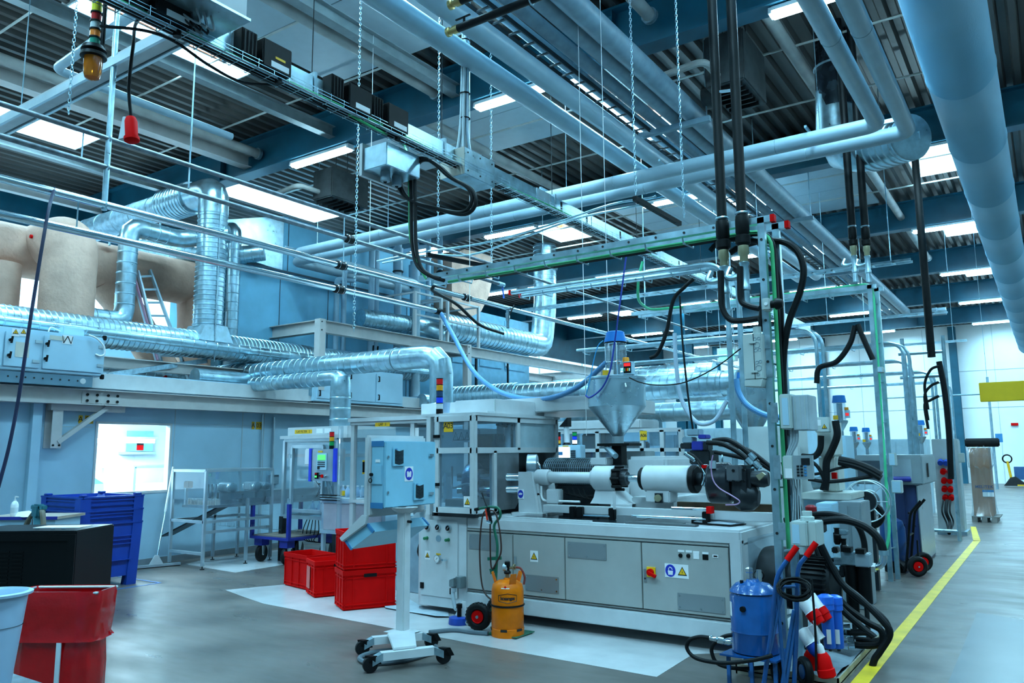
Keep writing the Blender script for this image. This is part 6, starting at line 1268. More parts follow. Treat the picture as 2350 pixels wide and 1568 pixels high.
# injection unit
AY, AZ = 7.1, 1.385
xx = lambda x: X_(x, 1098, AY)
def cyx(a, b, r, mt, name, r2=None, n=28, bev=.0): return build(MB().lathe([(r*.9, 0), (r, .012), (r2 or r, abs(xx(b)-xx(a))-.012), ((r2 or r)*.9, abs(xx(b)-xx(a)))], (xx(a), AY, AZ), (1, 0, 0), n), name, mt, T)
cyx(1207, 1236, .03, chrome, 'piston_rod'); cyx(1220, 1229, .05, chrome, 'rod_nut'); cyx(1233, 1262, .082, mw, 'cylinder_collar'); cyx(1262, 1364, .058, mw, 'hydraulic_cylinder'); cyx(1360, 1372, .09, mw, 'cylinder_flange'); cyx(1366, 1412, .122, mw, 'bearing_block')
cyx(1408, 1426, .1, black, 'gear_coupling', n=14); cyx(1424, 1440, .075, dark, 'coupling_hub', n=10); cyx(1438, 1475, .036, chrome, 'drive_shaft'); cyx(1472, 1485, .11, black, 'black_flange', n=12); cyx(1482, 1588, .128, mw, 'motor_cylinder'); cyx(1496, 1498, .131, mw, 'cylinder_seam'); cyx(1586, 1602, .13, black, 'black_flange'); cyx(1600, 1622, .06, dark, 'shaft_housing')
for k in range(8):
    a = k*.785; build(MB().cyl((xx(1412), AY+.11*math.cos(a), AZ+.11*math.sin(a)), (xx(1432), AY+.11*math.cos(a), AZ+.11*math.sin(a)), .014, n=8), 'coupling_bolt', black, T)
build(MB().loft([[(xx(1370), AY-.03, AZ-.1), (xx(1405), AY-.03, AZ-.1), (xx(1405), AY+.2, AZ-.1), (xx(1370), AY+.2, AZ-.1)], [(xx(1368), AY-.06, AZ-.19), (xx(1425), AY-.06, AZ-.19), (xx(1425), AY+.25, AZ-.19), (xx(1368), AY+.25, AZ-.19)], [(xx(1362), AY-.08, AZ-.25), (xx(1448), AY-.08, AZ-.25), (xx(1448), AY+.3, AZ-.25), (xx(1362), AY+.3, AZ-.25)]]), 'pedestal', mw, T)
build(MB().box(xx(1490), AY-.1, AZ-.22, xx(1545), AY+.1, AZ-.11), 'cylinder_foot', mw, T, bev=.01); build(MB().box(xx(1514), AY-.13, AZ-.22, xx(1530), AY-.1, AZ-.13), 'nut_block', dark, T); build(MB().lathe([(.034, 0), (.034, .02), (.015, .022)], (xx(1522), AY-.13, AZ-.175), (0, -1, 0), 16), 'brass_nut', m('dull_brass', (.4, .36, .22), .35, .7), T)
build(MB().box(X_(1445, 1100, 7.45), 7.4, 1.14, X_(1535, 1100, 7.45), 8.1, AZ+.21), 'carriage_housing', mw, T, bev=.03); build(MB().box(X_(1450, 1170, 7.2), 7.2, 1.08, X_(1545, 1170, 7.2), 8.1, 1.2), 'carriage_base', mw, T, bev=.01)
build(MB().box(X_(1375, 1075, 7.5), 7.3, AZ+.12, X_(1412, 1075, 7.5), 7.8, AZ+.2), 'feed_block', mw, T, bev=.01)
q = MB().tube([(X_(1262, 1080, 7.5), 7.5, 1.43), (X_(1390, 1080, 7.5), 7.5, 1.43)], .15, 20); build(q, 'perforated_barrel_guard', m('black_perforated_guard', (.03, .035, .04), .4, .5, var=.1), T)
q = MB()
for k in range(26): q.torus((X_(1262, 1080, 7.5)+k*.0255, 7.5, 1.43), .152, .003, (1, 0, 0), 20, 4)
for k in range(20): a = k*.314; q.cyl((X_(1262, 1080, 7.5), 7.5+.153*math.cos(a), 1.43+.153*math.sin(a)), (X_(1390, 1080, 7.5), 7.5+.153*math.cos(a), 1.43+.153*math.sin(a)), .003, n=4)
build(q, 'guard_mesh', galvd, T)
c = V((X_(1222, 1070, 7.3), 7.3, Z_(1222, 1070, 7.3))); build(MB().lathe([(.11, -.06), (.13, -.05), (.13, .05), (.11, .06)], c, (1, .5, 0), 26), 'pressure_wheel', steel, T); build(MB().tube(spl([c+V((.06, -.03, .05)), c+V((.12, -.06, .02)), c+V((.14, -.05, -.06)), c+V((.11, -.05, -.1))], 6), .012, 8).cyl(c+V((.04, -.06, -.09)), c+V((.05, -.06, .03)), .02, n=10), 'grease_pipe', chrome, T)
build(MB().box(X_(1195, 1100, 7.6), 7.6, 1.0, X_(1255, 1100, 7.6), 8.3, 1.5), 'clamp_platen', dark, T, bev=.02)
build(MB().box(X_(1275, 1120, 7.4), 7.4, 1.0, X_(1372, 1120, 7.4), 7.7, 1.3), 'valve_bank', dark, T, bev=.02)
q = MB()
for k in range(5): q.tube(spl([(X_(1290+k*12, 1118, 7.3), 7.3, 1.27), (X_(1300+k*15, 1130, 7.2), 7.2-.02*k, 1.21-.01*k), (X_(1340+k*12, 1135, 7.2), 7.25, 1.2)], 6), .008, 6)
build(q, 'hydraulic_lines', black, T, kind='stuff')
build(MB().tube(fil([(xx(1248), AY-.05, AZ-.09), (xx(1248), AY-.05, AZ-.24), (xx(1335), AY-.05, AZ-.24)], .06), .012, 8), 'white_pipe', wlab, T); c = V((xx(1275), AY-.02, 1.115)); build(MB().box(c.x-.07, c.y-.06, c.z, c.x+.07, c.y+.06, c.z+.15), 'roller_bearing', mw, T, bev=.01)
# hydraulic motor drum on the right
dm = lambda x, y=1105: X_(x, y, 7.0)
build(MB().lathe([(.17, 0), (.185, .02), (.185, .18), (.16, .21)], (dm(1628), 7.0, 1.36), (1, .12, 0), 30), 'motor_drum', m('black_enamel_motor', (.012, .015, .02), .25, var=.1), T)
q = MB().box(dm(1681), 6.84, 1.38, dm(1712), 6.95, 1.52); build(q, 'motor_head', m('dark_cast_iron', (.10, .11, .12), .5, .3), T, bev=.01); build(MB().box(dm(1680), 6.9, 1.18, dm(1728), 7.2, 1.52), 'motor_block', dark, T, bev=.03); build(MB().lathe([(.10, 0), (.13, .06), (.11, .16), (.07, .2)], (dm(1688), 7.0, 1.25), (1, .1, -.1), 18), 'motor_belly', dark, T)
build(MB().lathe([(.07, 0), (.075, .12), (.06, .16)], (dm(1722), 7.0, 1.4), (1, .1, 0), 18), 'pump_stub', dark, T); build(MB().torus((dm(1664), 6.95, 1.58), .026, .008, (1, .3, 0), 14, 6), 'lifting_eye', galv, T); build(MB().box(dm(1642), 6.86, 1.49, dm(1656), 6.88, 1.56), 'rating_plate', alu, T)
for a, b in (((1683, 1080), (1708, 1080)), ((1683, 1105), (1708, 1105))):
    for p_ in (a, b): c = P(p_[0], p_[1]+.0, Y=6.84); build(MB().cyl(c, c-V((0, .012, 0)), .012, n=10), 'cap_screw', black, T)
build(MB().prism([P(x, y, Y=6.82) for x, y in ((1734, 1092), (1748, 1084), (1756, 1090), (1742, 1103))], (0, .03, .0)), 'brass_flange', m('brassy_zinc', (.5, .44, .28), .35, .8), T)
build(MB().box(dm(1640, 1155), 6.78, 1.1, dm(1652, 1155), 6.85, 1.16), 'red_coupling', red, T); build(MB().cyl((X_(1540, 1150, 6.8), 6.81, 1.135), (dm(1640, 1155), 6.81, 1.135), .013, n=10), 'measuring_rod', chrome, T)
build(MB().box(dm(1612, 1070), 6.98, 1.49, dm(1626, 1070), 7.05, 1.52), 'red_cap', red, T)
# valve stack above
vy_ = 7.35; vx = lambda x, y=1020: X_(x, y, vy_); vz = lambda y, x=1600: Z_(x, y, vy_)
build(MB().box(vx(1580), vy_, vz(1066), vx(1628), vy_+.25, vz(1034)), 'manifold_block', dark, T, bev=.01)
for x0, x1, y0, y1, mt in ((1588, 1614, 1034, 1013, navy), (1562, 1588, 1030, 1017, dark), (1567, 1590, 1017, 1003, greyp), (1604, 1622, 1008, 998, navy), (1578, 1606, 1000, 985, greyp), (1614, 1626, 1034, 1015, dark)): build(MB().box(vx(x0), vy_-.02, vz(y0), vx(x1), vy_+.12, vz(y1)), 'solenoid_valve', mt, T, bev=.008)
for i, pts in enumerate(([(1636, 1012), (1670, 1010), (1705, 1030), (1735, 1060), (1742, 1078)], [(1622, 1016), (1660, 1020), (1700, 1042), (1725, 1068), (1730, 1088)], [(1640, 1038), (1690, 1048), (1740, 1062), (1790, 1092)], [(1650, 1020), (1710, 1030), (1760, 1065), (1795, 1098)])):
    build(MB().tube(spl([P(x, y, Y=7.2-.09*i if i < 2 else 7.3) for x, y in pts], 8), .024 if i < 2 else .02, 10), 'hydraulic_hose', rubber, T)
for x, y, a in ((1728, 1050, 0), (1738, 1070, 1), (1722, 1062, 2), (1732, 1083, 3)): c = P(x, y, Y=7.08); build(MB().cyl(c-V((.03, 0, -.03)), c+V((.02, 0, -.02)), .032, n=10), 'hose_ferrule', chrome, T)
build(MB().tube(spl([P(x, y, Y=7.0) for x, y in ((1578, 1040), (1592, 1048), (1606, 1062), (1618, 1078), (1624, 1092))], 6), .017, 8), 'hydraulic_hose', rubber, T); build(MB().cyl(P(1572, 1040, Y=7.0), P(1595, 1056, Y=7.0), .022, n=10), 'chrome_elbow', chrome, T)
build(MB().tube(spl([P(x, y, Y=6.76) for x, y in ((1636, 1045), (1632, 1070), (1636, 1100), (1650, 1120), (1678, 1137), (1697, 1150), (1690, 1158), (1665, 1159))], 8), .006, 6), 'pink_hose', m('pink_hose', (.45, .25, .42), .4, var=.05), T)
for k in range(4): build(MB().tube(spl([P(1600+5*k, 1060+k*8, Y=6.95), P(1612+4*k, 1085+6*k, Y=6.9), P(1606+5*k, 1110+3*k, Y=6.95)], 6), .007, 6), 'thin_line', [black, chrome, galv, black][k], T)
# end face: document pouch
px = xr+.002; build(MB().prism([(px, 6.66, .6), (px, 6.66, .92), (px+.04, 7.25, .92), (px+.12, 7.2, .62)], (.004, 0, 0)), 'document_pouch', glass('pouch_film', (.85, .92, .96), .15, .1, .15), T)
build(MB().box(px, 6.62, .55, px+.003, 6.68, .66), 'end_sticker', black, T)
# machine guard (safety enclosure)
EX, EY0, EY1, EZ = -4.9, 6.45, 8.06, 2.03
t = T; zm = Z_(1087, 1034, EY0); z0 = 1.03
frm = white; w_ = .06
def post(x, y, za=z0, zb_=EZ, n='guard_post'): build(MB().box(x-w_/2, y-w_/2, za, x+w_/2, y+w_/2, zb_), n, frm, t, bev=.004)
post(EX, EY0); post(-5.37, EY0, 1.0); post(-5.5, EY0+.02, 1.0, EZ-.0); post(EX, EY1, 1.45); post(EX, P(1186, 1000, X=EX).y, zm); post(EX, P(1132, 1100, X=EX).y, z0, zm)
for z in (z0+.03, zm, EZ-.03): build(MB().box(-5.37, EY0-.03, z-.03, EX, EY0+.03, z+.03), 'guard_rail', frm, t, bev=.003)
for z in (zm, EZ-.03): build(MB().box(EX-.03, EY0, z-.03, EX+.03, EY1, z+.03), 'guard_rail', frm, t, bev=.003)
build(MB().box(EX-.03, EY0, z0, EX+.03, P(1136, 1100, X=EX).y, z0+.06), 'guard_rail', frm, t)
gl2 = glass('guard_glazing', (.70, .80, .86), .09, .03, .06)
build(MB().box(-5.34, EY0-.004, z0+.06, EX-.03, EY0+.004, zm-.03), 'glass_panel', gl2, t); build(MB().box(-5.34, EY0-.004, zm+.03, EX-.03, EY0+.004, EZ-.06), 'glass_panel', gl2, t)
ya = P(1186, 1000, X=EX).y; build(MB().box(EX-.004, EY0+.03, zm+.03, EX+.004, ya-.03, EZ-.06), 'glass_panel', gl2, t); build(MB().box(EX-.01, ya+.03, zm+.03, EX+.01, EY1-.03, EZ-.06), 'solid_panel', m('bluish_sheet', (.45, .56, .60), .35, .3, var=.1), t)
yb = P(1132, 1100, X=EX).y; build(MB().box(EX-.004, EY0+.03, z0+.06, EX+.004, yb-.03, zm-.03), 'glass_panel', gl2, t)
yc_, yd_ = P(1137, 1100, X=EX).y, P(1189, 1100, X=EX).y
build(MB().prism([(EX, yc_, 1.04), (EX, yd_-.08, 1.04), (EX, yd_, 1.12), (EX, yd_, zm-.03), (EX, yc_, zm-.03)], (.012, 0, 0)), 'stainless_shield', m('dull_stainless_sheet', (.42, .45, .47), .38, .85, var=.12, scale=7), t)
build(MB().box(-5.6, EY0-.01, EZ, EX+.04, EY1+.05, EZ+.03), 'guard_roof', frm, t)
build(MB().box(-5.55, EY0+.5, EZ+.03, -4.98, EY1-.1, EZ+.2), 'filter_box', frm, t, bev=.01); build(MB().box(-5.5, EY0+.35, EZ+.03, -4.98, EY0+.5, EZ+.06), 'filter_flange', frm, t)
c = P(1029, 978, Y=EY0-.006); q = MB().box(c.x-.062, c.y-.001, c.z-.062, c.x+.062, c.y, c.z+.062); q.k = 1; q.text('A03', .083, (c.x, c.y-.001, c.z), UX, UZ, .0005, .9, .001); build(q, 'bay_plate', [ylab, ink], t)
q = MB(); c = P(1059, 1001, Y=EY0+.006); q.box(c.x-.12, c.y, c.z-.065, c.x+.12, c.y+.002, c.z+.065); q.k = 1
for k in (-1, 0, 1):
    e = c+V((k*.075, -.001, 0)); q.tube([e+V((-.033, 0, -.04)), e+V((.033, 0, -.04)), e+V((0, 0, .04))], .003, 4, closed=True); q.text('!', .04, e+V((0, -.001, -.012)), UX, UZ, .0003)
build(q, 'faded_warning_sticker', [m('faded_sticker', (.35, .40, .42), .6), dark], t)
c = P(1073, 1152, Y=EY0-.008); q = MB().box(c.x-.05, c.y-.001, c.z-.055, c.x+.05, c.y, c.z+.055); tri(q, c-V((0, .001, 0)), .08, UX, UZ, 1); build(q, 'warning_sign', [wlab, ylab, ink], t)
for y in (1002, 1112): c = P(1010, y, Y=EY0); build(MB().box(-5.40, EY0-.05, c.z-.016, -5.33, EY0-.02, c.z+.016), 'hinge', black, t)
build(MB().box(-5.42, EY0-.03, .995, EX+.05, EY0+.02, 1.03), 'guard_track', black if 0 else dark, t)
# what the guard holds: clamp unit and mould
build(MB().box(-5.3, 7.0, 1.0, -5.0, 8.2, 1.85), 'mould_half', dark, t, bev=.02)
for y, z in ((6.75, 1.25), (6.75, 1.38)): build(MB().cyl((-5.35, y, z), (-4.6, y+.5, z), .045, n=18), 'tie_bar', chrome, t)
build(MB().lathe([(.2, 0), (.22, .03), (.22, .12), (.18, .15)], (-5.28, 6.85, 1.32), (1, .3, 0), 28), 'mould_ring', m('blue_tinted_steel', (.12, .22, .34), .25, .8), t)
build(MB().box(-5.36, 6.56, 1.0, -4.98, 6.75, 1.16), 'base_block', m('oily_wood_block', (.16, .15, .14), .5), t); build(MB().box(-5.36, 6.53, 1.0, -4.96, 6.56, 1.09), 'splash_plate', mw, t)
build(MB().tube(spl([(-5.3, 6.6, 1.5), (-5.38, 6.7, 1.38), (-5.3, 6.62, 1.28), (-5.1, 6.62, 1.32), (-5.0, 6.7, 1.2), (-4.95, 6.9, 1.15)], 8), .012, 8), 'inner_hose', cable, t)
build(MB().box(-5.3, 7.4, 1.5, -5.05, 8.0, 2.0), 'inner_robot', greyp, t, bev=.02); build(MB().cyl((-5.0, 7.2, 1.7), (-5.0, 7.2, 1.95), .04, n=14), 'white_canister', wlab, t)
q = MB()
for k in range(4): q.tube(spl([(-5.0, 7.0+.1*k, 1.95), (-4.98, 7.3+.1*k, 1.9-.02*k), (-4.97, 7.5+.1*k, 1.75)], 6), .014, 6)
build(q, 'inner_cable', black, t, kind='stuff')
tower(-5.37, EY0+.02, EZ+.03, 'tall red, amber and blue signal light on the glazed machine guard', (('clear_lens', LC), ('blue_lens', LB), ('dark_blue_lens', m('dark_blue_lens', (.02, .05, .12), .25, var=0)), ('amber_lens', LA), ('red_lens', LR)), .036, h=.058)
one(MB().lathe([(.036, 0), (.045, .11), (.043, .11), (.034, .005), (0, .004)], P(1024, 952, Y=6.6)+V((0, 0, .02)), n=20), 'plastic_cup', pm, 'clear plastic cup standing beside the tall signal light', 'cup')
# black binder lying on the bed
c = P(1650, 1203, Z=1.0); t = thing('ring_binder', 'open black ring binder with papers lying on the machine bed', 'binder', c, rz=-.25)
build(local(t).prism([(-.2, -.12, .0), (.2, -.12, .0), (.2, .12, .0), (-.2, .12, .0)], (0, 0, .008)), 'cover', black, t); build(local(t).prism([(-.2, -.11, .012), (.19, -.11, .012), (.19, .11, .012), (-.2, .11, .05)], (0, 0, .006)), 'pages', m('bluish_paper', (.45, .52, .58), .5), t); build(local(t).box(-.21, -.12, 0, -.195, .12, .06), 'spine', black, t)
# ---- hopper loader
HC = V((-3.785, 7.5, 0)); hz = lambda y: P(1415, y, Y=7.5).z
t = thing('hopper_loader', 'shiny cone hopper with clear tube and bright blue motor lid above the machine', 'hopper', (HC.x, HC.y, 1.55))
hs_ = m('hopper_steel', (.48, .64, .72), .26, .85, var=.08, scale=4); RH = .305
build(MB().lathe([(.06, hz(1003)), (.065, hz(1000)), (RH, hz(934)), (RH, hz(874)), (RH+.012, hz(872)), (RH+.012, hz(868)), (RH-.02, hz(866))], HC, n=48), 'cone', hs_, t, ang=.4); build(MB().cyl(HC+V((0, 0, hz(1018))), HC+V((0, 0, hz(1000))), .062, n=24), 'outlet', alu, t)
build(MB().lathe([(RH-.01, hz(868)), (.13, hz(864)), (.12, hz(862))], HC, n=40), 'lid', hs_, t)
build(MB().cyl(HC+V((0, 0, hz(866))), HC+V((0, 0, hz(788))), .108, n=30), 'clear_tube', glass('acrylic_tube', (.85, .92, .96), .2, .03, .1), t); build(MB().cyl(HC+V((0, 0, hz(860))), HC+V((0, 0, hz(792))), .045, n=18), 'inner_filter', chrome, t)
for z in (868, 832, 789): build(MB().torus(HC+V((0, 0, hz(z))), .11, .006, n=30, k=6), 'clamp_band', chrome, t)
for k in range(4): a = .6+k*1.57; build(MB().cyl(HC+V((.108*math.cos(a), .108*math.sin(a), hz(866))), HC+V((.108*math.cos(a), .108*math.sin(a), hz(789))), .007, n=6), 'tie_rod', chrome, t)
lb = m('bright_blue_plastic', (.01, .18, .55), .32, var=.03); build(MB().lathe([(.122, hz(788)), (.122, hz(784)), (.098, hz(766)), (.098, hz(763)), (.08, hz(761))], HC, n=30), 'motor_lid', lb, t); build(MB().torus(HC+V((0, 0, hz(787))), .118, .007, n=30, k=6), 'seal', black, t)
c = P(1441, 846, Y=7.36); u = build(MB().box(c.x-.045, 7.33, c.z-.07, c.x+.055, 7.42, c.z+.07), 'control_unit', wallw, t, bev=.008); build(MB().box(c.x-.03, 7.326, c.z+.02, c.x+.045, 7.33, c.z+.055), 'red_display', m('red_led', (.7, .02, .02), .4, var=0, emit=.4), u); build(MB().box(c.x-.035, 7.327, c.z-.05, c.x+.05, 7.33, c.z+.062), 'dark_face', black, u)
for k, mt in enumerate((green, red, ylab, wlab)): build(MB().box(c.x-.026+.018*k, 7.322, c.z-.03, c.x-.014+.018*k, 7.328, c.z+.0), 'key', mt, u)
build(MB().lathe([(.036, 0), (.036, .03), (.03, .05), (.0, .052)], (c.x-.03, 7.38, c.z+.07), n=20), 'amber_light', m('amber_cap', (.85, .28, .02), .3, var=0), t)
build(MB().box(HC.x-.105, 7.39, hz(866), HC.x-.03, 7.395, hz(851)), 'yellow_label', ylab, t); build(MB().box(HC.x-.03, 7.388, hz(866), HC.x+.025, 7.393, hz(851)), 'white_label', wlab, t)
c = P(1437, 890, Y=7.2); pl_ = build(MB().box(c.x-.05, 7.198, c.z-.05, c.x+.05, 7.21, c.z+.055), 'latch_plate', galvd, t); build(MB().bar((c.x-.005, 7.19, c.z+.045), (c.x+.01, 7.175, c.z+.005), .012, .012), 'latch', wlab, pl_)
for d in (-.04, .04): build(MB().cyl((c.x+d, 7.198, c.z-.04), (c.x+d, 7.194, c.z-.04), .005, n=6), 'bolt', chrome, pl_)
build(MB().box(HC.x-.17, 7.35, hz(1024), HC.x+.2, 7.65, hz(1018)), 'slide_plate', black, t); build(MB().box(HC.x-.05, 7.45, AZ+.12, HC.x+.06, 7.58, hz(1024)), 'throat', black, t); build(MB().cyl(P(1392, 1027, Y=7.4), P(1413, 1047, Y=7.25), .03, n=16), 'drain_spout', galvd, t)
hb = lambda pts, r, mt, lab, Y=7.35: one(MB().tube(spl([P(x, y, Y=Y) for x, y in pts], 8), r, 8), 'air_hose', mt, lab, 'hose')
hb([(1438, 580), (1425, 680), (1410, 790), (1400, 850), (1382, 890), (1355, 912), (1344, 908)], .009, m('dark_blue_hose', (.015, .04, .30), .4, var=.05), 'dark blue air hose from the roof looping past the hopper loader', 7.15)
hb([(1384, 782), (1372, 795), (1362, 830), (1352, 880), (1344, 910)], .006, m('cyan_hose', (.03, .35, .70), .4, var=.05), 'thin bright blue hose curving down from the loader lid', 7.2)
hb([(1444, 867), (1470, 878), (1510, 884), (1570, 878), (1640, 845), (1700, 800)], .006, black, 'thin black cable swinging from the loader control unit to the switch box', 6.9)
# ---- gas bottle trolley
bc = P(1165, 1455, Z=0); bc.y = 6.08; bc.x = P(1165, 1400, Y=6.08).x
t = thing('gas_bottle', 'yellow gas bottle with black strap standing before the machine doors', 'gas bottle', bc); r = .147
build(MB().lathe([(.135, .055), (r, .075), (r, .40), (.135, .455), (.09, .485), (.035, .495), (.03, .51)], bc, n=40), 'bottle', yellow, t, ang=.9)
q = MB().lathe([(.14, 0), (.148, .0), (.152, .075), (.145, .08), (.138, .06)], bc, n=40); build(q, 'foot_ring', yellow, t); 
for a in (-2.4, -1.2, -.2): build(MB().bar(bc+V((.151*math.cos(a)-.03*math.sin(a)*-1, .151*math.sin(a)+.03*math.cos(a)*-1, .07)), bc+V((.151*math.cos(a)+.03*math.sin(a)*-1, .151*math.sin(a)+.03*math.cos(a), .07)), .006, .02), 'foot_slot', ink, t)
build(MB().torus(bc+V((0, 0, .275)), r+.002, .009, n=40, k=6), 'strap', black, t)
for a in (-2.75, -.55, 1.1): d = V((math.cos(a), math.sin(a), 0)); build(MB().prism([bc+d*.1+d.cross(V((0, 0, 1)))*.035+V((0, 0, .45)), bc+d*.1-d.cross(V((0, 0, 1)))*.035+V((0, 0, .45)), bc+d*.135-d.cross(V((0, 0, 1)))*.028+V((0, 0, .56)), bc+d*.135+d.cross(V((0, 0, 1)))*.028+V((0, 0, .56))], d*.01), 'lifting_lug', yellow, t)
bm_ = m('valve_brass', (.35, .28, .16), .35, .8); build(MB().cyl(bc+V((0, 0, .5)), bc+V((0, 0, .55)), .018, n=12), 'valve', bm_, t); build(MB().lathe([(.03, .545), (.034, .56), (.02, .575), (.02, .6), (.026, .605), (.026, .65), (.02, .655)], bc, n=14), 'valve_cap', black, t); build(MB().lathe([(.02, 0), (.035, .005), (.035, .045), (.02, .05)], bc+V((-.04, 0, .6)), (1, 0, 0), 14), 'regulator', alu, t)
build(MB().cyl(bc+V((.03, 0, .6)), bc+V((.1, 0, .61)), .012, n=8).torus(bc+V((.075, 0, .61)), .022, .006, (1, 0, 0), 10, 5), 'hose_nut', bm_, t); build(MB().tube(spl([bc+V((.1, 0, .61)), bc+V((.15, 0, .6)), bc+V((.175, .02, .53)), bc+V((.16, .03, .46))], 8), .01, 8), 'red_hose', m('dull_red_hose', (.22, .03, .02), .5), t)
q = MB(); 
for k in range(6): pass
c = bc+V((-.035, -r-.001, .345)); an = math.atan2(-c.y, -c.x)
# printed emblem wrapped on the cylinder front
fd = V((-bc.x, -bc.y, 0)).normalized(); sd_ = V((-fd.y, fd.x, 0))
def onb(u, z): a = u/r; return bc + (fd*math.cos(a)+sd_*math.sin(a))*(r+.0015) + V((0, 0, z))
q = MB(); hexp = [(-.085, .325), (-.085, .375), (0, .392), (.085, .375), (.085, .325), (0, .308)]; q.tube([onb(a[0]+(b[0]-a[0])*k/6, a[1]+(b[1]-a[1])*k/6) for a, b in zip(hexp, hexp[1:]+hexp[:1]) for k in range(6)], .0025, 4, closed=True)
tmp = MB().text('kosangas', .043, (0, 0, 0), UX, (0, 1, 0), .0005, .86, .0012)
q.add([onb(p.x, .35+p.y)+fd*p.z for p in tmp.v], tmp.f); build(q, 'emblem', ink, t)
q = MB(); nn = 8
for k in range(nn): a, b = -.04+.08*k/nn, -.04+.08*(k+1)/nn; f_ = lambda u, z, rr_: bc+(fd*math.cos(u/r-.15)+sd_*math.sin(u/r-.15))*rr_+V((0, 0, z)); q.quad(f_(a, .432, .142), f_(b, .432, .142), f_(b, .462, .124), f_(a, .462, .124))
build(q, 'hazard_label', m('pale_hazard_label', (.62, .66, .7), .4), t); e = bc+(fd*math.cos(-.15)+sd_*math.sin(-.15))*.138+V((0, 0, .446)); build(MB().prism([e+sd_*.012, e+V((0, 0, .012)), e-sd_*.012, e-V((0, 0, .012))], fd*.004), 'red_diamond', red, t)
gt = m('dark_green_tube', (.01, .13, .075), .35, var=.08)
t = thing('bottle_trolley', 'green tube trolley with red hubbed pneumatic wheel behind the yellow gas bottle', 'trolley', (bc.x-.25, bc.y+.2, 0)); yy = bc.y+.17
g_ = lambda x, y, Y=None: P(x, y, Y=yy if Y is None else Y)
build(MB().tube(fil([g_(1135, 1440), g_(1138, 1330), g_(1142, 1250), g_(1132, 1205), g_(1150, 1185), g_(1146, 1166), g_(1125, 1163), g_(1094, 1169)], .05, 5), .013, 10), 'frame_tube', gt, t); build(MB().cyl(g_(1090, 1170), g_(1100, 1168), .016, n=10), 'grip_end', black, t)
build(MB().box(bc.x-.16, bc.y-.1, .012, bc.x+.16, bc.y+.2, .02), 'foot_plate', gt, t); build(MB().bar(g_(1120, 1283), g_(1150, 1281), .02, .03), 'cross_bracket', gt, t); build(MB().bar(g_(1127, 1312), g_(1138, 1308), .04, .05), 'hose_holder', gt, t); build(MB().bar(g_(1128, 1399), g_(1140, 1398), .03, .03), 'strap_bracket', gt, t)
wc = P(1098, 1432, Y=bc.y+.02); wc.z = .128
for k, c in enumerate((wc, V((wc.x-.02, wc.y+.36, .128)))):
    ax = V((.28, -1, 0)).normalized(); ty = build(MB().torus(c, .09, .038, ax, 30, 12), 'tyre', rubber, t); q = MB()
    for j in range(22): a = j*.2856; p_ = ax.orthogonal().normalized(); p2 = ax.cross(p_); d = p_*math.cos(a)+p2*math.sin(a); q.bar(c+d*.118-ax*.022, c+d*.118+ax*.022, .016, .016, d)
    build(q, 'tread', rubber, ty); build(MB().lathe([(.03, -.03), (.05, -.028), (.058, -.035), (.058, .035), (.05, .028), (.03, .03)], c, ax, 24), 'red_rim', red, ty); build(MB().cyl(c-ax*.04, c+ax*.045, .014, n=10), 'axle_nut', galv, ty)
build(MB().cyl(wc, (wc.x-.02, wc.y+.36, .128), .01, n=8), 'axle', black, t)
t = thing('gas_torch', 'gas torch with red lever hooked on the green trolley handle', 'torch', g_(1118, 1170)); yt = yy-.03
build(MB().tube([P(1107, 1135, Y=yt), P(1112, 1150, Y=yt), P(1122, 1172, Y=yt)], .006, 8).cyl(P(1106, 1131, Y=yt), P(1109, 1141, Y=yt), .008, n=8), 'lance', dark, t); build(MB().bar(P(1120, 1165, Y=yt), P(1127, 1200, Y=yt), .02, .024), 'grip', black, t); build(MB().bar(P(1115, 1168, Y=yt), P(1119, 1196, Y=yt), .014, .016), 'red_lever', m('orange_red_lever', (.85, .05, .02), .3, var=0), t); build(MB().cyl(P(1118, 1197, Y=yt), P(1128, 1200, Y=yt), .016, n=10), 'valve_knob', chrome, t)
hz_ = [P(x, y, Y=yt) for x, y in ((1125, 1202), (1125, 1240), (1126, 1290), (1130, 1306), (1140, 1290), (1150, 1265), (1147, 1220), (1138, 1180), (1126, 1172), (1110, 1178), (1103, 1220), (1101, 1280), (1108, 1350), (1130, 1378), (1160, 1382))]
build(MB().tube(spl(hz_, 8), .008, 8), 'gas_hose', m('brown_black_hose', (.05, .02, .015), .45), t)
# ---- socket box on the bed corner and its flexible conduit
c = P(1050, 1337, Y=6.42); t = thing('socket_box', 'grey socket box with flexible conduit on the machine corner', 'socket', (c.x, 6.45, c.z-.06)); gb = m('grey_socket_plastic', (.13, .17, .18), .5)
build(MB().box(c.x-.02, 6.4, c.z-.055, c.x+.06, 6.49, c.z+.055), 'back_box', gb, t, bev=.006); build(MB().prism([(c.x-.065, 6.36, c.z-.04), (c.x-.0, 6.36, c.z-.04), (c.x-.0, 6.36, c.z+.05), (c.x-.04, 6.36, c.z+.035), (c.x-.065, 6.36, c.z+.025)], (0, .1, 0)), 'plug', gb, t, bev=.005)
build(MB().tube(spl([(c.x-.035, 6.4, c.z-.04), (c.x-.035, 6.39, c.z-.12), (c.x+.02, 6.37, c.z-.25), (c.x+.12, 6.33, .18), (c.x+.2, 6.25, .05), (c.x+.3, 6.2, .025)], 8), .02, 10), 'flexible_conduit', cable, t); build(MB().cyl((c.x-.035, 6.4, c.z-.09), (c.x-.035, 6.4, c.z-.05), .028, n=12), 'gland', alu, t)
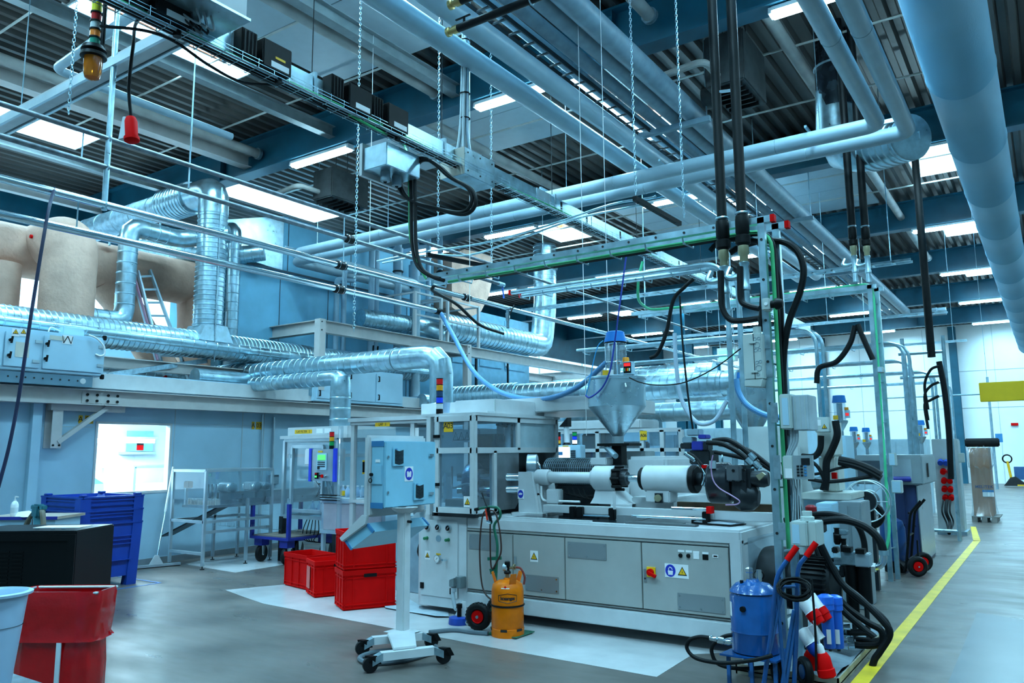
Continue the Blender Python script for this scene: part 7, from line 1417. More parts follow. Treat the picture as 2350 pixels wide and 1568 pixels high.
c = P(1054, 1418, Z=.06); t = thing('levelling_pad', 'round blue levelling pad under the machine corner', 'pad', (c.x, c.y, 0)); build(MB().lathe([(.1, .0), (.105, .01), (.1, .065), (.03, .07)], (c.x, c.y, 0), n=24), 'pad', blue, t); build(MB().lathe([(.022, .06), (.022, .15), (.03, .15), (.03, .19)], (c.x, c.y, 0), n=8), 'bolt', black, t); build(MB().prism([(c.x-.07, c.y+.02, .07), (c.x+.07, c.y+.02, .07), (c.x+.02, c.y+.06, .2), (c.x-.02, c.y+.06, .2)], (0, .02, 0)), 'foot_bracket', mw, t)
one(MB().add([tuple(P(x, y, Z=.012+.006*(i % 3))) for i, (x, y) in enumerate(((865, 1368), (935, 1372), (960, 1388), (1028, 1402), (1030, 1415), (1000, 1414), (940, 1405), (885, 1395)))], [tuple(range(8))]), 'floor_mat', m('grey_absorbent_mat', (.36, .42, .46), .8, bump=.4, bscale=20), 'thin grey absorbent mat lying at the machine foot', 'mat')
# tubes and filters between crates and the machine
t = thing('tempering_unit', 'dim tempering unit with blue connectors and hoses behind the red crates', 'machine', (-6.2, 7.2, 0)); build(MB().box(-6.7, 7.25, .0, -5.85, 7.4, .9), 'casing', greyp, t, bev=.01)
for k in range(5): build(MB().tube(spl([(-6.2+.06*k, 7.24, .75), (-6.25+.08*k, 7.15, .5), (-6.1+.03*k, 7.18, .35), (-6.0+.02*k, 7.2, .6)], 6), .013, 8), 'hose', black, t)
for k in range(3): build(MB().cyl((-6.15+.1*k, 7.2, .55), (-6.15+.1*k, 7.26, .55), .03, n=12), 'blue_connector', lb, t)
build(MB().box(-6.15, 7.05, 0, -5.85, 7.3, .12), 'base_mesh', dark, t)
# ================================================================ RIGHT: PORTAL FRAMES, TANK CART, SECOND ROW
def holes(mb, p, q, n, nrm, r=.011):
    for k in range(n): c = V(p).lerp(V(q), (k+.5)/n); mb.cyl(c, c+V(nrm)*.003, r, n=10)
def portal(name, label, Y, z, xl, xr, gap=.25, caps=True, curved=False, pw=.055, holesn=0, zfoot=0., rung=.35):
    t = thing(name, label, 'cable frame', (xr, Y, zfoot), 'galvanised portal frames')
    for k, y in enumerate((Y, Y+gap)):
        xe = xr+(.045 if k else 0)
        if curved:
            build(MB().tube(fil([(xl, y, z), (xe, y, z), (xe, y, zfoot)], .3, 7), .03, 12), 'bent_rail', galv, t)
        else:
            build(MB().box(xl, y-pw/2, z-pw/2, xe+.08, y+pw/2, z+pw/2), 'rail', galv, t); p_ = build(MB().box(xe-pw/2, y-pw*.5-(pw if 0 else 0), zfoot, xe+pw/2, y+pw*.5, z+.02), 'post', galv, t)
            if holesn and k == 0:
                mb = MB(); holes(mb, (xl, y-pw/2-.002, z), (xe, y-pw/2-.002, z), 14, (0, -1, 0)); build(mb, 'hole', ink, t)
                mb = MB(); holes(mb, (xe, y-pw/2-.002, .2), (xe, y-pw/2-.002, z), 10, (0, -1, 0)); build(mb, 'hole', ink, p_)
        if caps:
            for x in ((xe+.08,) if not curved else (xl,)): build(MB().box(x-.004, y-pw*.55, z-pw*.55, x+.03, y+pw*.55, z+pw*.55), 'red_cap', red, t)
    mb = MB(); n = int((xr-xl)/rung)
    for k in range(n): x = xl+.15+k*rung; build(MB().tube([(x, Y, z-.01), (x, Y+.03, z-.075), (x+.01, Y+gap-.02, z-.075), (x+.01, Y+gap, z-.01)], .007, 5), 'cable_bracket', galv, t)
    if not curved:
        for k in range(7): zz = zfoot+.4+k*(z-.6)/6; build(MB().bar((xr, Y, zz), (xr+.045, Y+gap, zz), .02, .012), 'tie_strap', galv, t)
    return t
pm_ = portal('portal_frame', 'galvanised portal frame with red end caps at the machine end', 6.2, 3.49, -5.42, -1.79, holesn=1)
portal('portal_frame', 'bent galvanised portal frame with red caps behind the machine post', 8.3, 3.72, P(1207, 683, Z=3.72).x, P(1670, 700, Y=8.3).x, curved=True)
portal('portal_frame', 'galvanised portal frame with a bright green cable on its post', 11.1, 3.79, -5.3, -1.83, caps=False)
for i, (Y, xr, l, z) in enumerate(((13.2, P(1880, 900, Y=13.2).x, 'bent galvanised portal frame standing beside the cream vertical press', 3.6), (15.0, -2.0, 'bent galvanised portal frame before the socket cabinet', 3.5), (17.6, -2.3, 'bent galvanised portal frame over the far loaders', 3.45), (20.5, -2.2, 'bent galvanised portal frame far down the hall', 3.45), (24, -2.2, 'bent galvanised portal frame in front of the end wall', 3.45))): portal('portal_frame', l, Y, z, -7.5, xr, caps=False, curved=True, rung=.9)
t = thing('hose_gantry', 'narrow galvanised hose gantry standing before the socket cabinet', 'cable frame', (-1.9, 16.5, 0))
for x in (-1.53, -2.22): build(MB().cyl((x, 16.5, 0 if x > -2 else .15), (x, 16.5, 3.75), .035, n=12), 'post', galv, t)
for z in (.17, 3.0, 3.45): build(MB().cyl((-2.3, 16.5, z), (-1.53, 16.5, z), .03, n=10), 'cross_bar', galv, t)
# cables lying along the first portal
for i, (dy, dz, r, mt, l) in enumerate(((.08, -.06, .016, green, 'green cable running through the first portal frame and down its post'), (.13, -.055, .02, rubber, 'thick black cable running through the first portal frame and down its post'), (.17, -.06, .014, rubber, 'thin black cable running through the first portal frame and down its post'))):
    z = 3.49+dz; one(MB().tube(fil([(-5.1+.3*i, 6.2+dy, z), (-1.74, 6.2+dy, z), (-1.74, 6.2+dy, .9+.2*i)], .18, 5), r, 8), 'power_cable', mt, l, 'cable')
one(MB().tube(fil([P(1475, 600, Y=9.5), P(1465, 640, Y=9.5), P(1463, 690, Y=9.8), P(1490, 712, Y=10.5), (-4.4, 11.2, 3.83), (-1.85, 11.2, 3.85), (-1.80, 11.15, 3.7), (-1.80, 11.06, .5), P(2010, 1310, Y=11), P(1985, 1320, Y=10.8)], .2, 5), .02, 8), 'green_cable', m('bright_green_hose', (.08, .62, .30), .4, var=.03), 'bright green cable looping from the roof over the third portal frame', 'cable')
# ---- black riser pipes with fittings and hoses
def riser(x, y0, y1, Y, label, fit=True, r=.041):
    a = P(x, y1, Y=Y); t = thing('riser_pipe', label, 'pipe', a); zt_ = 7.6; z1 = a.z
    build(MB().cyl((a.x, Y, z1), (a.x, Y, zt_), r, n=14), 'sleeve', rubber, t)
    if fit:
        build(MB().lathe([(.05, -.02), (.055, -.05), (.055, -.16), (.045, -.18), (.06, -.19), (.06, -.25), (.04, -.27)], a, n=16), 'union', black, t); build(MB().lathe([(.042, -.27), (.045, -.33), (.034, -.35), (.034, -.40)], a, n=12), 'brass_nipple', m('dull_brass', (.4, .36, .22)), t)
        build(MB().lathe([(.032, -.40), (.042, -.41), (.032, -.44), (.036, -.5), (.032, -.58), (.04, -.6), (.04, -.63), (.03, -.64), (.034, -.76)], a, n=14).tube(spl([a+V((0, 0, -.5)), a+V((-.09, 0, -.52)), a+V((-.14, -.0, -.5)), a+V((-.12, .02, -.43))], 5), .028, 10), 'zinc_tee', galv, t)
        build(MB().torus(a, .048, .009, n=16, k=6), 'pipe_clamp', galv, t)
    return a
a1 = riser(1657, 0, 502, 6.16, 'black riser pipe with fittings clamped to the portal rail, nearer the machine', r=.04); a2 = riser(1702, 0, 490, 6.1, 'black riser pipe with fittings clamped to the portal rail beside the post')
t = bpy.data.objects['riser_pipe']; c = P(1643, 212, Y=6.16); build(MB().bar(c, P(1697, 205, Y=6.1), .02, .02), 'spacer_clamp', galv, t)
riser(1955, 0, 520, 11.0, 'black riser pipe above the green cable post, nearer of its pair', r=.05); riser(1985, 0, 520, 11.0, 'black riser pipe above the green cable post, second of its pair', r=.05)
riser(2138, 430, 820, 16.4, 'black riser pipe down to the hose gantry', False, .07)
def hz3(pts, r, lab, Y, mt=rubber, n=10): return one(MB().tube(spl([P(p[0], p[1], Y=p[2] if len(p) > 2 else Y) for p in pts], 8), r, n), 'hydraulic_hose', mt, lab, 'hose')
hz3([(1654, 622), (1654, 660), (1657, 705), (1675, 733), (1705, 736), (1740, 731)], .024, 'black hose from the first riser bending under to the portal post', 6.1)
hz3([(1698, 612), (1698, 650), (1701, 690), (1718, 702), (1742, 708)], .024, 'black hose from the second riser bending to the portal post', 6.05)
hz3([(1630, 576), (1645, 560), (1672, 550), (1720, 552), (1745, 562), (1752, 620), (1745, 760)], .022, 'black hose arching from the first riser tee behind the post', 6.35)
hz3([(1676, 580), (1700, 566), (1750, 553), (1800, 556), (1832, 580), (1844, 620), (1836, 670), (1812, 735), (1800, 800), (1797, 880), (1803, 1000)], .027, 'thick black hose looping wide beside the portal post', 6.4)
hz3([(1772, 590), (1785, 640), (1792, 720), (1792, 800), (1797, 880)], .024, 'thick black hose running down inside the wide loop', 6.42)
hz3([(1800, 1060), (1815, 1110), (1830, 1160), (1836, 1200)], .03, 'thick black hose at the portal post behind the keypad box', 6.5)
hz3([(1962, 748), (1950, 790), (1920, 830), (1880, 845), (1874, 880)], .035, 'black hose spreading from the paired risers to the bent frame', 10.9); hz3([(1968, 745), (1985, 785), (2003, 825)], .035, 'black hose spreading from the paired risers to the green cable post', 10.9)
for i, (x, y) in enumerate(((2125, 880), (2135, 905), (2130, 925))): hz3([(2155, y-40+i*12), (2135, y-30+i*12), (2122, y+5), (2130, y+60)], .025, ['black hose hooked on the hose gantry, upper of three', 'black hose hooked on the hose gantry, middle of three', 'black hose hooked on the hose gantry, lower of three'][i], 16.3)
hz3([(2155, 830), (2168, 900), (2178, 1000), (2182, 1100)], .05, 'thick black hose bundle down the hose gantry post', 16.35)
hz3([(1592, 640), (1570, 660), (1545, 690), (1530, 760), (1510, 810), (1492, 822)], .022, 'black hose sagging from the bent rail to the steel pipe tap', 8.2)
hz3([(1560, 680), (1566, 780), (1578, 900), (1590, 985)], .012, 'thin black line dropping behind the valve stack', 9.0)
hz3([(1548, 765), (1552, 840), (1565, 920), (1600, 970), (1640, 965), (1668, 920)], .03, 'pale clear hose sagging behind the valve stack', 10.4, m('milky_hose', (.40, .50, .60), .3, var=.03))
hz3([(1690, 870), (1695, 900), (1715, 930), (1755, 952), (1800, 960)], .03, 'pale blue hose from the bent frame to the post', 8.0, hose)
# ---- boxes on the main post
pg = m('pale_grey_plastic', (.46, .52, .50), .45, var=.03)
def pbox(name, lab, xa, ya, xb, yb, Y, dep, mt=pg, cat='box'):
    p, q = P(xa, ya, Y=Y), P(xb, yb, Y=Y); t = thing(name, lab, cat, (p.x, Y, q.z)); o = build(MB().box(p.x, Y, q.z, q.x, Y+dep, p.z), 'enclosure', mt, t, bev=.008); return t, p, q
t, p, q = pbox('distribution_box', 'tall pale grey distribution box with round knockouts on the post', 1703, 768, 1752, 870, 6.08, .2)
build(MB().prism([(p.x, 6.08, q.z), (p.x, 6.08, q.z-.05), (q.x-.02, 6.08, q.z-.06), (q.x, 6.08, q.z)], (0, .18, 0)), 'bottom_section', pg, t, bev=.004); xm2 = p.x+(q.x-p.x)*.58
mb = MB(); mb.box(xm2-.002, 6.076, q.z, xm2+.002, 6.08, p.z)
build(mb, 'lid_seam', dark, t)
for x, y, r in ((1732, 778, .012), (1741, 777, .012), (1737, 792, .022), (1734, 804, .012), (1743, 803, .012), (1737, 832, .012), (1745, 830, .012), (1741, 845, .022), (1740, 860, .01)): c = P(x, y, Y=6.078); build(MB().torus(c, r, .002, (0, 1, 0), 18, 4), 'knockout', greyp, t)
for x, y in ((1728, 786), (1733, 853)): c = P(x, y, Y=6.075); build(MB().box(c.x-.03, 6.066, c.z-.008, c.x+.02, 6.08, c.z+.008), 'latch', pg, t)
build(MB().cyl((q.x-.05, 6.15, p.z), (q.x-.05, 6.15, p.z+.06), .032, n=14), 'cable_gland', pg, t)
t, p, q = pbox('switch_box', 'small pale switch box with black knob high on the post', 1747, 685, 1766, 711, 6.05, .1)
build(MB().cyl((p.x+.035, 6.05, (p.z+q.z)/2), (p.x+.035, 6.04, (p.z+q.z)/2), .014, n=14), 'push_button', wlab, t); build(MB().lathe([(.03, 0), (.03, .03), (.045, .035), (.045, .06), (.03, .09), (0, .095)], (q.x, 6.1, (p.z+q.z)/2), (1, 0, 0), 18), 'black_knob', black, t)
t, p, q = pbox('junction_box', 'pale junction box with clear ribbed cover on the post', 1787, 905, 1818, 985, 6.02, .22)
build(MB().box(q.x, 6.06, q.z-.01, q.x+.12, 6.3, p.z-.01), 'clear_cover', m('smoky_clear_cover', (.42, .50, .54), .2, var=.1), t, bev=.006); mb = MB()
for k in range(3): build(MB().box(q.x+.02+.035*k, 6.056, q.z, q.x+.024+.035*k, 6.06, p.z-.02), 'rib', pg, t)
build(MB().torus(V(((p.x+q.x)/2, 6.018, (p.z+q.z)/2)), .001, .001), 'seal_dot', pg, t) if 0 else None
build(MB().box(p.x+.02, 6.016, q.z+.03, q.x-.02, 6.02, p.z-.03), 'lid_plate', wallw, t)
for k in range(3): build(MB().tube(spl([V((p.x+.06+.02*k, 6.1, q.z)), V((p.x+.05+.02*k, 6.1, q.z-.1)), V((p.x+.01+.01*k, 6.12, q.z-.2)), V((p.x+.0, 6.15, q.z-.3))], 6), .011, 8), 'cable', cable, t)
t, p, q = pbox('keypad_box', 'pale controller box with keypad and white label on the post', 1795, 1046, 1822, 1101, 6.0, .25)
build(MB().prism([(q.x, 6.0, q.z), (q.x, 6.0, p.z), (q.x+.11, 6.12, p.z-.0), (q.x+.11, 6.12, q.z+.0)], (-.02, .12, 0)), 'keypad_face', m('grey_keypad_face', (.26, .31, .33), .5), t)
fx_, fz = V((.11, .12, 0)).normalized(), V((0, 0, 1))
for i in range(3):
    for j in range(4): c = V((q.x, 6.0, q.z+.03+.022*j))+fx_*(.03+.03*i)-V((-.0, .003, 0)); build(MB().bar(c, c+fx_*.02, .004, .014), 'key', dark if i < 2 else tr, t)
c = V((q.x, 5.997, p.z-.045)); build(MB().bar(c+fx_*.07, c+fx_*.14, .004, .05), 'display', dark, t); build(MB().box(q.x-.06, 5.998, q.z+.01, q.x-.01, 6.0, q.z+.08), 'white_label', wlab, t)
for k in range(4): build(MB().tube(spl([V((p.x+.03+.02*k, 6.1, q.z)), V((p.x+.04+.015*k, 6.1, q.z-.12)), V((p.x+.02+.02*k, 6.12, q.z-.3))], 6), .006, 6), 'cable', cable, t)
t, p, q = pbox('post_box', 'lower pale junction box behind the blue cart grips', 1812, 1197, 1853, 1256, 5.9, .25)
build(MB().box(p.x+.015, 5.896, q.z+.02, q.x-.05, 5.9, p.z-.02), 'lid_plate', wallw, t); build(MB().box(q.x, 5.93, q.z, q.x+.06, 6.15, p.z), 'side_cover', pg, t, bev=.006); build(MB().lathe([(.05, 0), (.05, .03), (.035, .035), (.035, .07)], (p.x+.1, 6.0, p.z), n=16), 'gland', pg, t); build(MB().cyl((p.x+.1, 6.02, q.z-.06), (p.x+.1, 6.02, q.z), .03, n=12), 'lower_gland', pg, t)
for x, ya, yb in ((1760, 770, 800), (1765, 835, 865), (1777, 925, 970), (1783, 1045, 1100), (1795, 1200, 1240)): 
    p, q = P(x-9, ya, Y=6.165), P(x+9, yb, Y=6.165); o = build(MB().box(p.x, 6.16, q.z, q.x, 6.17, p.z), 'mounting_plate', galvd, pm_)
# ---- blue tank on the cart
tc_ = PD(1735, 1500, 5.6); tz = tc_.z
t = thing('pressure_tank', 'bright blue cylindrical pressure tank standing on the blue cart plate', 'tank', (tc_.x, tc_.y, tz+.01)); bt = m('blue_tank_enamel', (.006, .07, .24), .25, var=.12, scale=7, coat=.3); r = .165
build(MB().lathe([(r, .02), (r, .15), (r+.004, .16), (r, .17), (r, .40), (r-.012, .425), (r+.002, .43), (r-.01, .45), (.12, .485), (.05, .50), (.04, .515), (0, .515)], V((tc_.x, tc_.y, tz)), n=40), 'vessel', bt, t, ang=.5)
build(MB().lathe([(.026, .51), (.026, .56), (.03, .565), (.03, .59), (.0, .6)], V((tc_.x-.02, tc_.y, tz)), n=6), 'hex_plug', chrome, t, ang=.2); build(MB().cyl((tc_.x+.04, tc_.y+.03, tz+.5), (tc_.x+.04, tc_.y+.03, tz+.58), .018, n=10), 'vent', chrome, t); build(MB().cyl((tc_.x-.06, tc_.y-.06, tz+.475), (tc_.x-.06, tc_.y-.06, tz+.51), .013, n=10), 'plug', black, t)
fdir = V((-tc_.x, -tc_.y, 0)).normalized(); fs = V((-fdir.y, fdir.x, 0)); e = V((tc_.x, tc_.y, tz+.33))+(fdir*.9-fs*.43)*r; build(MB().cyl(e, e+(fdir*.9-fs*.43)*.02, .02, n=14), 'black_knob', black, t)
for h, w_, mt in ((.3, .0, wlab),): 
    mb = MB(); f_ = lambda a, z: V((tc_.x, tc_.y, tz+z))+(fdir*math.cos(a)+fs*math.sin(a))*(r+.001)
    for k in range(3): a, b = -1.45+.1*k, -1.45+.1*(k+1); mb.quad(f_(a, .26), f_(b, .26), f_(b, .36), f_(a, .36))
    build(mb, 'white_label', mt, t)
t = thing('tank_cart', 'blue tube hand cart with red grips carrying the blue pressure tank', 'cart', (tc_.x, tc_.y, 0)); bc_ = m('blue_cart_paint', (.02, .10, .28), .35, var=.1)
build(MB().prism([V((tc_.x-.2, tc_.y-.19, tz)), V((tc_.x+.2, tc_.y-.2, tz)), V((tc_.x+.24, tc_.y+.2, tz)), V((tc_.x-.16, tc_.y+.2, tz))], (0, 0, .012)), 'plate', bt, t)
for dx, dy in ((-.15, -.15), (.02, -.17), (.18, -.16), (-.1, .16)): build(MB().box(tc_.x+dx-.012, tc_.y+dy-.012, 0, tc_.x+dx+.012, tc_.y+dy+.012, tz), 'leg', bc_, t)
D1 = 5.35
for i, pts in enumerate(([(1828, 1256), (1806, 1286), (1785, 1322), (1778, 1370), (1770, 1450), (1752, 1580), (1746, 1680)], [(1872, 1247), (1850, 1277), (1832, 1306), (1829, 1370), (1827, 1460), (1822, 1580), (1818, 1680)])):
    pp = spl([PD(x, y, D1-.12*i*0) for x, y in pts], 6); build(MB().tube(pp, .016, 12), 'handle_tube', bt, t); build(MB().cyl(pp[0]-(pp[6]-pp[0])*.05, pp[6], .021, n=12), 'red_grip', red, t)
for a, b in (((1783, 1348), (1803, 1600)), ((1797, 1350), (1745, 1600)), ((1829, 1400), (1800, 1600)), ((1822, 1400), (1790, 1600))): build(MB().cyl(PD(*a, D1), PD(*b, D1), .012, n=10), 'strut', bc_, t)
build(MB().cyl(PD(1781, 1348, D1), PD(1830, 1346, D1), .011, n=8), 'cross_tube', bc_, t)
for x in (1790, 1850): c = PD(x, 1590, D1+.15); c.z = .1; build(MB().torus(c, .075, .03, (.75, .6, 0), 24, 10), 'tyre', rubber, t); build(MB().cyl(c-V((.02, .015, 0)), c+V((.02, .015, 0)), .05, n=16), 'hub', bc_, t)
cc = PD(1822, 1352, D1-.1); mb = MB(); rr_ = random.Random(3)
for k in range(9):
    o = V((rr_.uniform(-.02, .02), rr_.uniform(-.02, .02), rr_.uniform(-.02, .02))); mb.tube([cc+o+V((.10*math.cos(a*.35)*(1+.05*rr_.random()), .03*math.sin(a*.35), .055*math.sin(a*.35)*(1+.1*rr_.random()))) for a in range(18)], .006, 6, closed=True)
one(mb, 'cable_coil', black, 'coil of thin black cable hung on the blue cart handles', 'cable coil')
pts = [(1772, 1505), (1730, 1515), (1660, 1522), (1600, 1512), (1577, 1490), (1582, 1470), (1605, 1462), (1628, 1464)]; hz3([(x, y) for x, y in pts], .014, 'black hose loop from the steel coupling beside the blue tank', 5.55)
hz3([(1700, 1455), (1660, 1462), (1637, 1480), (1634, 1500), (1650, 1525), (1700, 1535), (1780, 1530)], .014, 'inner black hose loop behind the steel coupling', 5.75)
a, b = P(1627, 1464, Y=5.55), P(1680, 1476, Y=5.6); t = thing('quick_coupling', 'bright steel quick coupling between the hose and the blue tank', 'coupling', a); d = b-a; build(MB().lathe([(.012, 0), (.018, .01), (.018, .05), (.012, .055), (.024, .06), (.024, .1), (.016, .105), (.022, .11), (.022, d.length-.02), (.012, d.length)], a, d, 12), 'coupling', chrome, t)
# ---- drip tray, motor, filters, plugs behind the cart
t = thing('drip_tray', 'flat metal drip tray lined with grey cloth along the yellow line', 'tray', (-1.8, 7.1, 0)); tx0, tx1, ty0, ty1 = -2.1, -1.37, 6.0, 8.05
build(MB().box(tx0, ty0, .02, tx1, ty1, .03), 'base', galvd, t)
for a in ((tx0, ty0, tx0+.012, ty1), (tx1-.012, ty0, tx1, ty1), (tx0, ty0, tx1, ty0+.012), (tx0, ty1-.012, tx1, ty1)): build(MB().box(a[0], a[1], .0, a[2], a[3], .07), 'edge', m('worn_tray_edge', (.40, .36, .28), .5, .4, var=.3), t)
mb = MB(); nx, ny = 14, 30; rr_ = random.Random(8); vs = []
for j in range(ny+1):
    for i in range(nx+1): u, v_ = i/nx, j/ny; vs.append((tx0+.03+(tx1-tx0-.06)*u, ty0+.05+(ty1-ty0-.1)*v_, .045+.03*abs(math.sin(7*u+4*v_+1.5*math.sin(5*v_)))*(.4+.6*math.sin(3.1*v_+u)**2)+.008*rr_.random()))
mb.add(vs, [(j*(nx+1)+i, j*(nx+1)+i+1, (j+1)*(nx+1)+i+1, (j+1)*(nx+1)+i) for j in range(ny) for i in range(nx)]); one(mb, 'absorbent_cloth', m('grey_cloth', (.20, .24, .27), .85, var=.15, bump=.3, bscale=80), 'crumpled grey absorbent cloth lying in the drip tray', 'cloth', ang=1.5)
mc = P(1772, 1322, Y=6.9); t = thing('pump_motor', 'big black finned pump motor with round fan grille under the hoses', 'motor', (mc.x+.35, 6.75, .3)); mk_ = m('black_cast_iron', (.006, .008, .010), .5, .1, var=.2)
build(MB().lathe([(.17, -.06), (.24, -.04), (.25, .0), (.25, .18), (.22, .2)], mc, (1, -.12, 0), 36), 'fan_cowl', mk_, t); build(MB().lathe([(.17, .18), (.17, .48), (.13, .52)], mc, (1, -.12, 0), 30), 'body', mk_, t)
mb = MB()
for k in range(10):
    for j in range(10):
        yy, zz = -.16+.035*k, -.16+.035*j
        if yy*yy+zz*zz < .03: mb.box(mc.x-.07, mc.y+yy-.012, mc.z+zz-.012, mc.x-.055, mc.y+yy+.012, mc.z+zz+.012)
build(mb, 'fan_grille', galvd, t); mb = MB()
for k in range(30): a = k*.2094; o = V((0, math.cos(a)*.17, math.sin(a)*.17)); mb.bar(mc+V((.22, -.03, 0))+o, mc+V((.48, -.06, 0))+o, .006, .05, o)
build(mb, 'cooling_fin', mk_, t); build(MB().box(mc.x+.15, 6.75, .03, mc.x+.48, 7.0, .12).box(mc.x+.2, 6.78, .12, mc.x+.26, 6.95, mc.z-.12).box(mc.x+.38, 6.78, .12, mc.x+.44, 6.95, mc.z-.12), 'foot', mk_, t)
c = P(1742, 1320, Y=6.5); t = thing('pressure_gauge', 'round black pressure gauge beside the motor grille', 'gauge', c); build(MB().lathe([(.03, -.03), (.04, -.02), (.04, .015), (.034, .018)], c, (.1, -1, .1), 20), 'case', black, t); build(MB().disc(c+V((.002, -.0185, .0)), .033, (.1, -1, .1), 18), 'dial', m('dark_dial', (.1, .12, .13), .2), t); build(MB().cyl(c-V((0, 0, .15)), c-V((0, 0, .03)), .01, n=8), 'stem', dark, t)
ps = random.Random(5); lab_h = ['thick black hose sweeping down to the tray edge, outermost of the bundle', 'second thick black hose of the bundle sweeping to the tray edge', 'third thick black hose of the bundle sweeping to the tray edge', 'innermost thick black hose of the bundle sweeping to the tray edge']
for i, pts in enumerate(([(1872, 1235), (1905, 1300), (1950, 1360), (2005, 1400), (2035, 1432), (2036, 1462), (2010, 1472), (1965, 1468)], [(1866, 1250), (1890, 1310), (1930, 1380), (1985, 1425), (2022, 1448), (2020, 1478), (1980, 1482), (1950, 1478)], [(1862, 1262), (1880, 1330), (1925, 1392), (1975, 1438), (2005, 1462), (1990, 1452), (1960, 1452), (1945, 1450)], [(1880, 1242), (1925, 1330), (1975, 1375), (2025, 1425), (2042, 1455), (2020, 1495), (2008, 1512), (2002, 1530)])): hz3(pts, .026, lab_h[i], 7.0-.08*i)
for i, (x, y) in enumerate(((1945, 1452), (1938, 1468), (1930, 1440), (1940, 1482))): c = P(x, y, Y=6.9-.05*i); one(MB().lathe([(.02, -.09), (.028, -.085), (.028, -.03), (.02, -.025), (.034, -.02), (.034, .02), (.022, .025), (.026, .07)], c, (.9, .1, .08), 8), 'hose_coupling', chrome, ['bright steel hose coupling above the tray, upper inner one', 'bright steel hose coupling above the tray, middle one', 'bright steel hose coupling above the tray, topmost one', 'bright steel hose coupling above the tray, lowest one'][i], 'coupling')
for i, (x, ya, yb, r) in enumerate(((1955, 1296, 1405, .05), (1984, 1300, 1385, .055))):
    a, b = P(x, ya, Y=7.3), P(x+4, yb, Y=7.3); t = thing('oil_filter', ['black upright filter cylinder with steel head, nearer the motor', 'black upright filter cylinder with square aluminium head'][i], 'filter', (b.x, 7.3, b.z)); build(MB().cyl((b.x, 7.3, b.z), (b.x, 7.3, a.z), r, n=20), 'canister', black, t); build(MB().box(b.x-.06, 7.23, a.z, b.x+.06, 7.37, a.z+.11), 'head', alu if i else galvd, t, bev=.008); build(MB().box(b.x-.04, 7.2, a.z+.11, b.x+.03, 7.3, a.z+.15), 'valve_cap', black, t)
    build(MB().cyl((b.x, 7.3, .07), (b.x, 7.3, b.z), .02, n=8), 'stand', dark, t)
vs_ = thing('valve_block', 'dark cluster of hydraulic valves on the manifold beside the motor', 'valve', P(1930, 1300, Y=7.35))
for x, y, w_, h, mt in ((1922, 1232, .05, .09, dark), (1936, 1222, .07, .04, galvd), (1938, 1258, .05, .06, chrome), (1925, 1288, .09, .06, galvd), (1945, 1285, .05, .05, chrome), (1912, 1285, .05, .04, chrome), (1918, 1262, .05, .05, dark), (1940, 1306, .08, .06, dark), (1925, 1316, .12, .05, dark)):
    c = P(x, y, Y=7.35); build(MB().box(c.x-w_/2, 7.3, c.z-h/2, c.x+w_/2, 7.4, c.z+h/2), 'valve_body', mt, vs_, bev=.008)
for x, y0, y1 in ((1922, 1210, 1250), (1938, 1240, 1275)): build(MB().lathe([(.02, 0), (.03, .02), (.03, .08), (.02, .09), (.02, .13), (.028, .14)], P(x, y1, Y=7.3), n=10), 'cartridge', black, vs_)
build(MB().bar(P(1925, 1320, Y=7.35), P(1925, 1440, Y=7.35), .06, .06), 'manifold_stand', dark, vs_)
hz3([(1800, 1195), (1850, 1184), (1900, 1180), (1945, 1190), (1970, 1210), (1983, 1245), (1985, 1290)], .026, 'black hose arching over the grey cabinets to the filter, inner arch', 7.6)
hz3([(1850, 1206), (1900, 1195), (1945, 1195), (1990, 1212), (2018, 1240), (2028, 1268)], .034, 'thick black hose arching over the grey cabinets to the steel elbow', 7.5)
a = P(2028, 1266, Y=7.5); t = thing('steel_elbow', 'bright steel pipe elbow at the end of the thick arching hose', 'pipe', a); build(MB().tube(fil([a, P(2028, 1298, Y=7.5), P(1995, 1305, Y=7.5)], .06, 5), .028, 12), 'elbow', chrome, t); build(MB().lathe([(.04, 0), (.04, .05), (.034, .06)], P(2010, 1303, Y=7.5), (-1, 0, 0), 6), 'nut', wlab, t); build(MB().cyl(a-V((0, 0, .03)), a+V((0, 0, .01)), .04, n=14), 'ferrule', galv, t)
# plugs and sockets on the post foot
def plug(name, lab, x, y, d, mts, Y=5.95, s_=1.):
    c = P(x, y, Y=Y); t = thing(name, lab, 'plug', c); d = V(d).normalized(); L = 0
    for nm, mt, prof in mts: build(MB().lathe([(r*s_, (z+L)*s_) for r, z in prof], c, d, 18), nm, mt, t); L += prof[-1][1]
    return t
SK = [('housing', wlab, [(.02, 0), (.045, .01), (.045, .11), (.05, .115)])]; RD = [('red_collar', red, [(.05, 0), (.05, .05), (.045, .055), (.04, .09)])]; BL = [('blue_collar', blue, [(.045, 0), (.045, .05), (.035, .08)])]
plug('wall_plug', 'white socket with red collar on the post, upper one beside the cart handle', 1838, 1372, (.62, -.1, -.8), SK+RD); plug('wall_plug', 'white socket with red collar on the post, second behind the upper one', 1856, 1366, (.62, -.1, -.8), SK+RD, 6.1)
plug('wall_plug', 'white socket with blue collar on the post below the red ones', 1838, 1444, (.6, -.1, -.8), SK+BL); plug('wall_plug', 'white socket on the post foot without plug', 1858, 1436, (.6, -.1, -.8), SK, 6.1)
plug('mains_plug', 'big red mains plug hanging by its white cable', 1880, 1478, (.2, 0, -1), [('white_neck', wlab, [(.015, 0), (.025, .02), (.025, .06)]), ('red_body', red, [(.035, 0), (.05, .03), (.052, .1), (.06, .105), (.06, .15), (.045, .16)])], 5.85); plug('mains_plug', 'red mains plug lying behind the hanging one', 1862, 1495, (-.1, .1, -1), [('red_body', red, [(.035, 0), (.05, .03), (.05, .12)])], 6.0)
